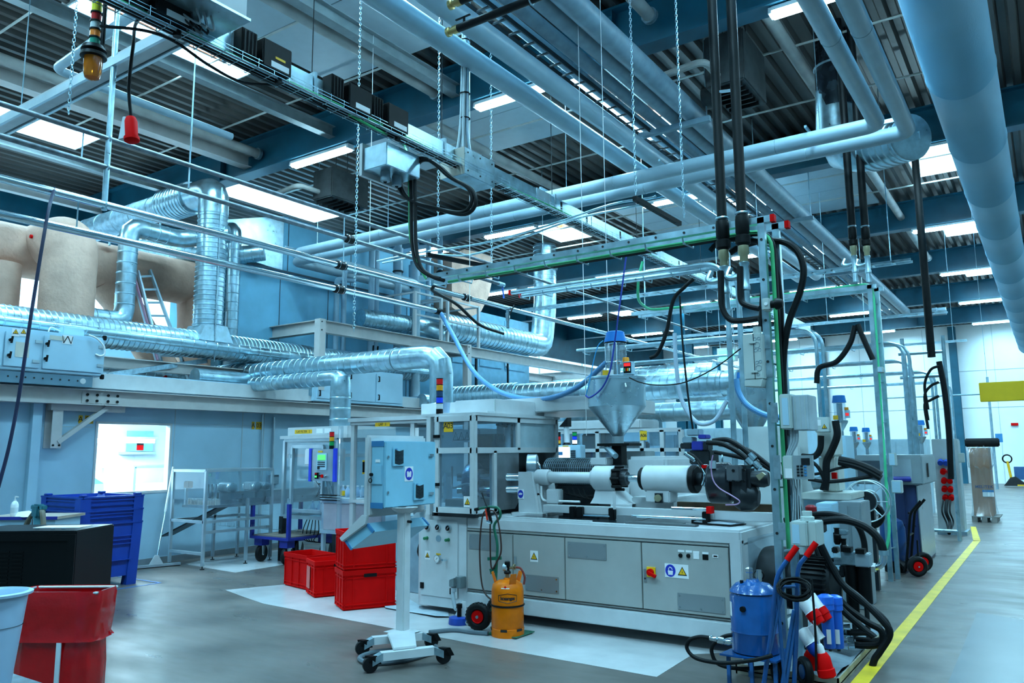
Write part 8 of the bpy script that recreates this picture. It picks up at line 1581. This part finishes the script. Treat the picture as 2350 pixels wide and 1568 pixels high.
hz3([(1868, 1425), (1875, 1455), (1880, 1478)], .009, 'short white cable of the hanging red plug', 5.85, wlab); hz3([(1862, 1330), (1868, 1400), (1872, 1470), (1873, 1540)], .008, 'thin black cable hanging past the red plugs', 5.8)
for i, x in enumerate((1897, 1917)):
    a, b = P(x, 1405, Y=6.15+.12*i), P(x+8, 1488, Y=6.15+.12*i); t = thing('water_filter', ['bright blue water filter bowl above the drip tray, nearer one', 'bright blue water filter bowl above the drip tray, second one'][i], 'filter', b); fb = m('filter_blue', (.015, .13, .62), .3, var=.04)
    build(MB().lathe([(.035, 0), (.04, .01), (.045, .26), (.055, .27), (.055, .31)], b, a-b, 20), 'bowl', fb, t); build(MB().lathe([(.058, .31), (.058, .36), (.03, .375)], b, a-b, 20), 'head', fb, t); build(MB().cyl(b-V((0, 0, .02)), b, .012, n=8), 'drain_tap', dark, t)
    f2 = (V((0, 0, 0))-V((b.x, b.y, 0))).normalized(); e = b.lerp(a, .35)+f2*.046; build(MB().bar(e-V((0, 0, .05)), e+V((0, 0, .05)), .03, .003, f2), 'paper_label', wlab, t)
# ---- second row of machines
ivory = m('ivory_machine_paint', (.56, .58, .53), .4, var=.06)
t = thing('vertical_press', 'cream vertical injection press with black hoses behind the portal post', 'machine', (-2.25, 9.7, 0)); V9 = lambda x, y: P(x, y, Y=9.5)
a = V9(1918, 1000); build(MB().box(V9(1885, 1100).x, 9.4, V9(1900, 1048).z, V9(1922, 1100).x, 9.9, V9(1900, 965).z), 'head', ivory, t, bev=.02); build(MB().box(V9(1880, 1100).x, 9.5, V9(1900, 1132).z, V9(1924, 1100).x, 9.85, V9(1900, 1044).z), 'column', ivory, t, bev=.03)
build(MB().box(V9(1850, 1150).x, 9.3, V9(1900, 1146).z, V9(1960, 1150).x, 10.1, V9(1900, 1130).z), 'base_plate', ivory, t, bev=.008); build(MB().box(V9(1850, 1150).x, 9.4, 0, V9(1958, 1150).x, 10.1, V9(1900, 1147).z), 'pedestal', wallw, t); build(MB().cyl(V9(1865, 1110), V9(1898, 1105), .07, n=16), 'side_cylinder', galvd, t)
for x, y in ((1856, 1065), (1924, 1090)): c = V9(x, y); build(MB().box(c.x-.03, 9.3, c.z-.04, c.x+.02, 9.36, c.z+.03), 'red_cap', red, t)
for i, pts in enumerate(([(1884, 1000), (1882, 1030), (1868, 1048), (1840, 1048)], [(1917, 966), (1921, 1000), (1908, 1035), (1897, 1060), (1896, 1100), (1893, 1125)], [(1850, 1052), (1875, 1070), (1890, 1100), (1885, 1125)], [(1925, 1055), (1960, 1062), (1995, 1075), (2022, 1090)], [(1925, 1060), (1965, 1070), (2000, 1085), (2022, 1098)], [(1855, 1100), (1900, 1106), (1960, 1100), (2020, 1090)], [(1860, 1090), (1890, 1085), (1925, 1075), (1960, 1070)])): build(MB().tube(spl([P(x, y, Y=9.25) for x, y in pts], 7), [.035, .04, .02, .04, .04, .02, .016][i], 8), 'hose', rubber, t)
def simplebox(name, lab, x0, x1, ya, yb, Y, dep, mt, cat='cabinet', zf=0., doors_=1, bev=.008):
    p, q = P(x0, ya, Y=Y), P(x1, yb, Y=Y); z0 = zf if zf is not None else q.z; t = thing(name, lab, cat, ((p.x+q.x)/2, Y+dep/2, z0))
    build(MB().box(p.x, Y, z0, q.x, Y+dep, p.z), 'casing', mt, t, bev=bev)
    for k in range(doors_): a = p.x+(q.x-p.x)*k/doors_; b = p.x+(q.x-p.x)*(k+1)/doors_; d = build(MB().box(a+.015, Y-.012, z0+.06, b-.015, Y, p.z-.04), 'door', mt, t, bev=.003); build(MB().cyl((b-.05, Y-.012, (z0+p.z)/2), (b-.05, Y-.03, (z0+p.z)/2), .014, n=10), 'lock', black, d)
    return t, p, q
simplebox('control_cabinet', 'tall pale control cabinet directly behind the black pump drum', 1712, 1790, 980, 1172, 8.8, .5, m('pale_cabinet', (.52, .57, .57), .45, var=.03), bev=.015)
simplebox('control_cabinet', 'narrow tall pale cabinet between the portal post and the cream press', 1815, 1845, 985, 1200, 9.6, .4, m('pale_cabinet', (0, 0, 0)))
simplebox('control_cabinet', 'tall white cabinet standing behind the cream press', 1920, 1955, 1000, 1240, 10.4, .5, wallw)
simplebox('low_cabinet', 'low white cabinet under the arching black hoses', 1872, 1918, 1155, 1300, 8.7, .4, wallw); simplebox('low_cabinet', 'low grey cabinet beside the white one under the arching hoses', 1920, 1985, 1152, 1300, 9.0, .5, m('mid_grey_cabinet', (.22, .26, .28), .5), doors_=2)
c = P(1862, 1185, Y=8.2); t = thing('red_actuator', 'dark red capped actuator beside the low white cabinet', 'actuator', c); build(MB().lathe([(.05, 0), (.055, .01), (.055, .09), (.03, .11)], c, n=18), 'cap', m('dark_red_cap', (.28, .01, .015), .35), t); build(MB().box(c.x+.03, 8.1, c.z-.15, c.x+.13, 8.25, c.z-.0), 'body', black, t, bev=.01); build(MB().cyl(c-V((0, 0, .4)), c, .02, n=8), 'stem', dark, t)
# hose reel
c = P(1990, 1150, Y=10.2); t = thing('hose_reel', 'open wire hose reel with black cable in front of the navy machine', 'hose reel', (c.x, 10.2, c.z-.3)); 
for d in (-.08, .1): build(MB().torus(c+V((0, d, 0)), .24, .008, (.2, -1, 0), 30, 6).torus(c+V((0, d, 0)), .12, .01, (.2, -1, 0), 24, 6), 'rim', alu, t); 
for k in range(8): a = k*.785; build(MB().cyl(c+V((.12*math.cos(a), -.08, .12*math.sin(a))), c+V((.24*math.cos(a), -.08, .24*math.sin(a))), .006, n=6), 'spoke', alu, t)
build(MB().cyl(c-V((0, .08, 0)), c+V((0, .1, 0)), .11, n=24), 'drum', dark, t); build(MB().torus(c+V((.02, 0, -.16)), .13, .035, (.1, -1, .1), 24, 8), 'cable_winding', black, t); build(MB().box(c.x-.05, 10.3, 0, c.x+.05, 10.4, c.z), 'stand', dark, t)
# navy machine with glazed grey top
t, p, q = simplebox('granulator', 'navy blue machine base with steel side behind the hand truck', 2052, 2110, 1112, 1232, 12.6, 1.6, m('navy_sheet', (.02, .035, .11), .4, var=.1), 'machine', doors_=2)
build(MB().box(p.x-.5, 12.5, p.z, q.x+.12, 14.0, p.z+.42), 'grey_hood', m('hood_grey', (.30, .36, .38), .4, .3, var=.05), t, bev=.02); build(MB().box(p.x-.05, 12.49, p.z+.05, q.x-.02, 12.5, p.z+.36), 'hood_window', m('dull_window', (.34, .42, .46), .25, var=.05), t); build(MB().box(p.x-.46, 12.49, p.z+.07, p.x-.12, 12.5, p.z+.34), 'dark_window', m('dark_window', (.05, .07, .09), .15), t)
build(MB().box(q.x+.005, 12.62, .05, q.x+.02, 14.1, p.z-.02), 'side_panel', steel, t); build(MB().cyl((q.x-.3, 12.3, p.z+.08), (q.x-.05, 12.48, p.z+.08), .04, n=12), 'handwheel', navy, t)
for x in (2160-2, 2170): pass
build(MB().box(q.x+.13, 12.9, p.z+.1, q.x+.14, 13.0, p.z+.3), 'side_handle', black, t)
# hand truck with red hubs, blue drum
t = thing('hand_truck', 'black hand truck with red hubbed wheels parked at the navy machine', 'hand truck', (-1.75, 11.9, 0)); H = lambda x, y: P(x, y, Y=11.7)
for dy in (0, .4): build(MB().tube(fil([V((0, dy, 0))+H(2113, 1150), V((0, dy, 0))+H(2089, 1178), V((0, dy, 0))+H(2080, 1300), V((0, dy, 0))+H(2076, 1312)], .06, 5), .017, 10), 'frame_tube', black, t)
for y in (1178, 1230, 1285): a = H(2085, y); build(MB().cyl(a, a+V((0, .4, 0)), .012, n=8), 'cross_tube', black, t)
build(MB().prism([H(2078, 1315), H(2058, 1288), H(2058, 1284), H(2082, 1310)], (0, .4, 0)), 'toe_plate', black, t); build(MB().bar(H(2105, 1240), H(2108, 1290), .02, .02), 'brace', black, t)
for dy in (-.06, .46):
    c = H(2107, 1297)+V((0, dy, 0)); c.z = .135; w_ = build(MB().torus(c, .095, .036, (.5, -.8, 0), 28, 10), 'tyre', rubber, t); build(MB().lathe([(.03, -.03), (.062, -.03), (.062, .03), (.03, .03)], c, (.5, -.8, 0), 20), 'red_hub', red, w_); build(MB().cyl(c+V((.02, -.03, 0)), c+V((.025, -.04, 0)), .012, n=8), 'axle_cap', chrome, w_)
c = P(2053, 1285, Y=12.0); t = thing('blue_tank', 'dark blue gas tank standing behind the hand truck', 'tank', (c.x, 12.0, 0)); build(MB().lathe([(.14, .15), (.16, .18), (.16, .58), (.13, .68), (.04, .73), (.04, .76)], (c.x, 12.0, 0), n=28), 'vessel', m('deep_blue_tank', (.012, .06, .2), .3, var=.08), t); build(MB().lathe([(.13, 0), (.13, .16)], (c.x, 12.0, 0), n=24), 'foot_ring', black, t)
# boxes on the green-cable post
for i, (xa, ya, xb, yb, l) in enumerate(((2038, 1040, 2056, 1070, 'small pale box on the green cable post, upper'), (2044, 1103, 2070, 1133, 'small pale box with clear cover on the green cable post, lower'), (2012, 842, 2026, 855, 'tiny pale box high on the green cable post'))): t, p, q = pbox('post_box', l, xa, ya, xb, yb, 10.9, .14); build(MB().box(p.x+.01, 10.895, q.z+.01, q.x-.01, 10.9, p.z-.01), 'lid_plate', wallw, t)
t, p, q = pbox('warning_box', 'pale box with yellow warning triangle on the bent frame post', 1868, 958, 1903, 992, 9.2, .12); mb = MB(); tri(mb, V(((p.x+q.x)/2+.03, 9.197, (p.z+q.z)/2-.02)), .06, UX, UZ, 0); build(mb, 'warning_sign', [ylab, ink], t); build(MB().box(p.x+.03, 9.196, (p.z+q.z)/2-.01, p.x+.07, 9.2, p.z-.03), 'paper_label', wlab, t)
# electric cabinet with sockets
t, p, q = simplebox('socket_cabinet', 'tall grey electric cabinet with red and blue sockets at the yellow line', 2137, 2213, 1008, 1222, 17.6, .55, m('grey_electric_cabinet', (.42, .48, .50), .45, var=.04), doors_=0, bev=.01)
build(MB().box(p.x-.02, 17.56, 0, q.x+.05, 18.2, .07), 'plinth', greyp, t); build(MB().box(q.x, 17.65, .1, q.x+.012, 18.1, p.z-.03), 'side_door', m('grey_electric_cabinet', (0, 0, 0)), t)
for x, y, mt in ((2159, 1059, blue), (2172, 1060, blue), (2165, 1080, red), (2180, 1080, red), (2167, 1101, red), (2181, 1101, red), (2168, 1120, red), (2182, 1121, red), (2170, 1140, red), (2184, 1140, red)): c = P(x, y, Y=17.59); build(MB().lathe([(.05, 0), (.055, .03), (.045, .08), (.05, .085), (.05, .12)], c, (0, -1, -.3), 14), 'socket', mt, t)
for k in range(3): build(MB().tube(spl([P(2165+8*k, 1148, Y=17.45), P(2162+9*k, 1175, Y=17.3), P(2172+8*k, 1200, Y=17.3), P(2178, 1225, Y=17.0)], 6), .03 if k == 1 else .015, 8), 'supply_cable', rubber, t)
simplebox('post_box', 'small pale box on the hose gantry post', 2198, 2214, 1040, 1062, 16.9, .12, pg, 'box', None, 0)
# cardboard box on its pallet, film, black roll
p, q = P(2222, 1025, Y=20.9), P(2296, 1190, Y=20.9); cb = m('brown_cardboard', (.34, .15, .075), .7, var=.05, scale=3)
px0, px1, py0, py1 = p.x, q.x-.12, 20.9, 21.8
t = thing('pallet', 'wooden pallet under the wrapped cardboard box', 'pallet', ((px0+px1)/2, 21.3, 0)); wp = m('weathered_pallet_wood', (.24, .22, .20), .7, var=.2)
for k in range(5): build(MB().box(px0-.05, 20.85+k*.22, .11, px1+.12, 20.97+k*.22, .135), 'board', wp, t)
for x in (px0, (px0+px1)/2, px1): 
    for y in (20.9, 21.3, 21.75): build(MB().box(x-.05, y-.05, .02, x+.06, y+.08, .11), 'block', wp, t)
    build(MB().box(x-.05, 20.85, 0, x+.06, 21.85, .02), 'runner', wp, t)
t = thing('cardboard_box', 'tall brown cardboard box wrapped in clear film on a pallet', 'box', ((px0+px1)/2, 21.3, .135)); ht = P(2250, 1028, Y=20.9).z
build(MB().box(px0, py0, .135, px1, py1, ht), 'carton', cb, t, bev=.01); mb = MB().text('MELITEK', .09, ((px0+px1)/2+.05, py0-.002, P(2270, 1118, Y=20.9).z), UX, UZ, .001, 1.05, .002); build(mb, 'printed_lettering', m('dark_blue_print', (.02, .03, .12), .6), t)
c = P(2268, 1132, Y=20.89); mb = MB().box(c.x-.11, 20.885, c.z-.08, c.x+.11, 20.89, c.z+.07); mb.k = 1; mb.box(c.x-.11, 20.883, c.z+.02, c.x+.11, 20.885, c.z+.07); build(mb, 'shipping_label', [wlab, tr], t)
film = glass('stretch_film', (.90, .94, .96), .10, .15, .08); mb = MB(); rr_ = random.Random(2); n = 40; rings = []
for z, o in ((.14, .13), (.3, .07), (.6, .03), (1.0, .02), (ht-.45, .03), (ht-.42, .12), (ht-.2, .16), (ht-.02, .10), (ht+.02, -.02)):
    ring = []
    for k in range(n):
        s_ = k/n*4; i = int(s_); f = s_-i; a = [(px0, py0), (px1, py0), (px1, py1), (px0, py1)]; u, v2 = a[i], a[(i+1) % 4]; x, y = u[0]+(v2[0]-u[0])*f, u[1]+(v2[1]-u[1])*f; w2 = o*(1+.5*rr_.uniform(-1, 1)); cx2, cy2 = (px0+px1)/2, (py0+py1)/2; ring.append((x+(x-cx2)*w2*1.6, y+(y-cy2)*w2*1.6, z+.05*rr_.uniform(-1, 1)*(z > ht-.5)))
    rings.append(ring)
mb.loft(rings, caps=False); build(mb, 'film_wrap', film, t, ang=1.)
a, b = P(2212, 1017, Y=20.9), P(2292, 1016, Y=20.9); t = thing('black_roll', 'black fuzzy roll lying on the wrapped cardboard box', 'roll', (a.x, 21.2, ht)); build(MB().tube([(a.x, 21.2, ht+.12), ((a.x+b.x)/2, 21.2, ht+.12), (b.x, 21.2, ht+.12)], .1, 18), 'roll', m('black_pile', (.008, .009, .010), .95, bump=1, bscale=120), t, bev=.02)
# yellow hanging sign, end-wall post, pallet jack
a, b = P(2246, 879, Y=18.5), P(2420, 923, Y=18.5); t = thing('hanging_sign', 'large plain yellow sign board hanging over the aisle', 'sign', (a.x, 18.5, b.z)); build(MB().box(a.x, 18.47, P(2250, 923, Y=18.5).z, a.x+1.5, 18.53, a.z), 'board', m('yellow_sign', (.68, .44, .005), .5, var=.03), t, bev=.01); 
for x in (.15, 1.35): build(MB().cyl((a.x+x, 18.5, a.z), (a.x+x, 18.5, 7.6), .004, n=5), 'wire', galv, t)
t = thing('pipe_post', 'thin grey pipe post in front of the end wall', 'post', P(2272, 1110, Z=0)); c = P(2272, 1110, Z=0); c.y = 38; c = P(2274, 960, Y=38); build(MB().cyl((c.x, 38, 0), (c.x, 38, 4.6), .05, n=10), 'pipe', greyp, t); build(MB().box(c.x+.1, 37.9, 1.9, c.x+.35, 38.0, 2.25), 'blue_box', tr, t)
one(MB().cyl((-6, 37.5, P(2200, 907, Y=37.5).z), (c.x, 37.5, P(2200, 907, Y=37.5).z), .035, n=8), 'wall_pipe', greyp, 'thin horizontal pipe below the yellow sign level at the end wall', 'pipe')
one(MB().box(P(2320, 975, Y=43.9).x, 43.93, P(2320, 977, Y=43.9).z, P(2337, 975, Y=43.9).x, 43.98, P(2320, 971, Y=43.9).z), 'wall_plate', red, 'small red plate on the white end wall', 'plate')
c = P(2330, 1118, Z=0); t = thing('pallet_jack', 'yellow and black pallet jack parked by the end wall', 'pallet jack', c); yj = m('jack_yellow', (.75, .4, .01), .4); build(MB().cyl(c+V((-.1, 0, .2)), c+V((-.2, 0, 1.1)), .05, n=10), 'tiller', yj, t); build(MB().torus(c+V((-.2, 0, 1.2)), .17, .03, (0, 1, 0), 20, 6), 'handle', black, t); build(MB().loft([[c+V((-.4, -.2, .05)), c+V((.5, -.2, .05)), c+V((.5, .2, .05)), c+V((-.4, .2, .05))], [c+V((-.15, -.1, .4)), c+V((.05, -.1, .45)), c+V((.05, .1, .45)), c+V((-.15, .1, .4))]]), 'pump_body', black, t)
for dy in (-.2, .2): build(MB().bar(c+V((.1, dy, .08)), c+V((1.3, dy, .08)), .16, .06), 'fork', yj, t)
one(MB().box(c.x+.0, c.y+.3, .3, c.x+1.4, c.y+1, .85), 'blue_crate', m('steel_blue_crate', (.03, .10, .25), .4), 'dark blue crate beside the pallet jack', 'crate')
# loaders in the distance
def loader(x, yt, yb, Y, lab, first=None):
    top, bot = P(x, yt, Y=Y), P(x, yb, Y=Y); h = top.z-bot.z; t = thing('vacuum_loader', lab, 'loader', bot, 'blue-lidded vacuum loaders'); c = V((bot.x, Y, bot.z)); r = h*.2
    build(MB().lathe([(r*.3, 0), (r*1.0, h*.25), (r*1.0, h*.3)], c, n=20), 'cone', hs_, t); build(MB().cyl(c+V((0, 0, h*.3)), c+V((0, 0, h*.8)), r*.8, n=20), 'clear_tube', MATS['acrylic_tube'], t); build(MB().cyl(c+V((0, 0, h*.3)), c+V((0, 0, h*.78)), r*.4, n=12), 'inner_filter', chrome, t); build(MB().lathe([(r*.95, h*.8), (r*.8, h), (r*.5, h*1.01)], c, n=20), 'blue_lid', lb, t)
    u = build(MB().box(c.x+r*.75, Y-r*.6, c.z+h*.36, c.x+r*1.4, Y-r*.2, c.z+h*.58), 'control_unit', wallw, t); build(MB().cyl((c.x+r, Y-r*.4, c.z+h*.58), (c.x+r, Y-r*.4, c.z+h*.66), r*.28, n=12), 'amber_light', MATS['amber_cap'], t); build(MB().box(c.x+r*.85, Y-r*.63, c.z+h*.42, c.x+r*1.3, Y-r*.6, c.z+h*.5), 'red_display', MATS['red_led'], t); build(MB().box(c.x-r*.75, Y-r*.85, c.z+h*.32, c.x-r*.1, Y-r*.8, c.z+h*.44), 'yellow_label', ylab, t)
    build(MB().cyl((c.x, Y, .9), c, r*.35, n=10), 'stand_pipe', greyp, t)
    return t
loader(1930, 908, 990, 13.0, 'blue lidded vacuum loader behind the bent frame above the cream press'); loader(1962, 980, 1030, 17.5, 'blue lidded vacuum loader over the grey hood, nearer one'); loader(1990, 982, 1030, 19, 'blue lidded vacuum loader over the grey hood, second one'); loader(2115, 965, 1018, 21, 'blue lidded vacuum loader between the post and the hose gantry')
loader(1706, 855, 925, 11.3, 'blue lidded vacuum loader on the steel hopper behind the distribution box')
a, b = P(1722, 895, Y=11.3), P(1722, 1000, Y=11.3); one(MB().lathe([(.08, 0), (.33, .42), (.33, .68), (.34, .69)], (a.x, 11.3, b.z+.0), n=36), 'steel_hopper', hs_, 'broad steel hopper behind the portal post', 'hopper')
# ---- second machine behind the main one: guard A06, screen, towers
t = thing('second_machine_guard', 'white framed glazed machine guard with yellow plate behind the hopper', 'machine', (-5.5, 12, 0)); G = lambda x, y: P(x, y, Y=11.9)
gx = [G(1275, 1000).x, G(1372, 1000).x, G(1474, 1000).x, G(1520, 1000).x, G(1563, 1000).x]; gz = [G(1480, 1062).z, G(1480, 1033).z, G(1480, 988).z]
build(MB().box(gx[0], 11.95, 0, gx[-1]+1.6, 13.6, gz[0]-.05), 'machine_bed', mw, t)
for x in gx: build(MB().box(x-.035, 11.87, gz[0]-.1, x+.035, 11.94, gz[2]), 'guard_post', frm, t)
for z in gz: build(MB().box(gx[0], 11.87, z-.03, gx[-1], 11.93, z+.03), 'guard_rail', frm, t)
build(MB().box(gx[0], 11.9, gz[0], gx[-1], 11.905, gz[2]), 'glazing', gl2, t); build(MB().box(gx[0], 11.85, gz[2]+.03, gx[2], 12.6, gz[2]+.19), 'roof_light_box', white, t, bev=.02)
for x, w_, h, mt in ((gx[0]+.3, .5, .5, dark), (gx[1]+.25, .3, .35, dark), (gx[2]+.15, .25, .45, greyp), (gx[3]+.1, .25, .3, MATS['blue_tinted_steel']), (gx[1]-.25, .4, .3, MATS['blue_tinted_steel'])): build(MB().box(x, 12.3, gz[0]-.05, x+w_, 12.8, gz[0]+h), 'inner_machine', mt, t, bev=.02)
c = G(1479, 1000); mb = MB().box(c.x-.06, 11.86, c.z-.075, c.x+.06, 11.865, c.z+.075); mb.k = 1; mb.text('A06', .075, (c.x, 11.86, c.z), UX, UZ, .0005, .9, .001); build(mb, 'bay_plate', [ylab, ink], t)
t, p, q = simplebox('machine_screen', 'operator screen with white display and dark keypad behind the barrel guard', 1276, 1333, 1022, 1062, 10.2, .15, wallw, 'screen', None, 0); build(MB().box(p.x+.02, 10.19, q.z+.03, p.x+.24, 10.2, p.z-.03), 'display', m('white_display', (.75, .85, .9), .4, var=0, emit=.9), t); build(MB().box(p.x+.05, 10.187, q.z+.11, p.x+.12, 10.19, q.z+.16), 'blue_graphic', tr, t)
for i in range(4):
    for j in range(5): build(MB().box(p.x+.255+.022*i, 10.19, q.z+.04+.03*j, p.x+.27+.022*i, 10.2, q.z+.06+.03*j), 'key', dark, t)
build(MB().box(p.x+.12, 10.19, p.z-.022, p.x+.22, 10.2, p.z-.008), 'yellow_label', ylab, t); build(MB().cyl((p.x+.15, 10.3, 0), (p.x+.15, 10.3, q.z), .05, n=12), 'pedestal', white, t)
for x, segs, l in ((1282, (('amber_lens', LA), ('red_lens', LR), ('dark_lens', dark)), 'amber and red signal light on the operator screen'), (1319, (('clear_lens', m('lit_lens', (.7, .85, 1), .3, var=0, emit=2)), ('blue_lens', LB), ('green_lens', LG)), 'blue and green signal light beside the white pipe stub')): c = P(x, 1023, Y=10.3); tower(c.x, 10.3, c.z-.02, l, segs, .035, h=.05)
a = P(1301, 1022, Y=10.4); t = thing('vent_stub', 'white pipe stub with a black slanted cap behind the machine guard', 'pipe', a); build(MB().cyl(a, a+V((0, 0, .28)), .045, n=16), 'pipe', white, t); build(MB().prism([a+V((-.1, -.06, .28)), a+V((.05, -.06, .28)), a+V((.05, -.06, .42))], (0, .12, 0)), 'cap', black, t); build(MB().lathe([(.075, -.04), (.06, .02), (.045, .04)], a, n=16), 'foot', black, t)
simplebox('heater_box', 'plain grey control box behind the hopper throat', 1432, 1482, 1036, 1075, 9.3, .3, m('box_grey', (.30, .35, .36), .45), 'box', None, 0)
# blue-grey distant machines under the bright wall
for i, (x0, x1, ya, yb, Y, l) in enumerate(((1020, 1140, 985, 1040, 20, 'distant white machine left of the bright wall opening'), (1570, 1680, 985, 1060, 17, 'distant blue white machine behind the valve stack'), (1760, 1850, 960, 1040, 20, 'distant white machine housing between the posts'), (1940, 2120, 1010, 1060, 22, 'distant pale machine beyond the far loaders'), (1560, 1700, 1000, 1050, 27, 'small distant machine before the end wall'))):
    l = l.replace('left of', 'beside'); simplebox('far_machine', l, x0, x1, ya, yb, Y, 1.5, [wallw, m('pale_blue_cabinet', (.40, .55, .62), .45)][i % 2], 'machine', 0, 3)
t = thing('exit_sign', 'lit green exit sign hanging by the bent frame', 'sign', P(1665, 822, Y=15)); a, b = P(1645, 800, Y=15), P(1690, 828, Y=15); build(MB().box(a.x, 15, b.z, b.x, 15.1, a.z), 'box', wlab, t); build(MB().box(a.x+.04, 14.99, b.z+.03, b.x-.04, 15, a.z-.06), 'lit_face', m('lit_green_face', (.1, .85, .55), .4, var=0, emit=1.2), t)
for x in (a.x+.05, b.x-.05): build(MB().cyl((x, 15.05, a.z), (x, 15.05, 7.6), .008, n=5), 'hanger', galv, t)
# lit conduit trays further down
for i, (Y, z, l) in enumerate(((13.5, 4.6, 'thin cable tray crossing behind the second portal frame'), (18.5, 4.5, 'thin cable tray crossing over the far machines'), (23, 4.4, 'thin cable tray crossing before the far frames'))):
    mb = MB()
    for d in (0, .2): mb.box(-9, Y+d, z, -1.6, Y+d+.02, z+.04)
    for k in range(24): mb.box(-9+k*.31, Y, z, -8.97+k*.31, Y+.2, z+.015)
    t = thing('cable_tray', l, 'cable tray', (-5, Y, z)); build(mb, 'tray', galv, t)
    for x in (-8.5, -6.2, -4, -1.9): build(MB().cyl((x, Y+.1, z), (x, Y+.1, 7.6), .008, n=5), 'hanger_rod', galv, t)
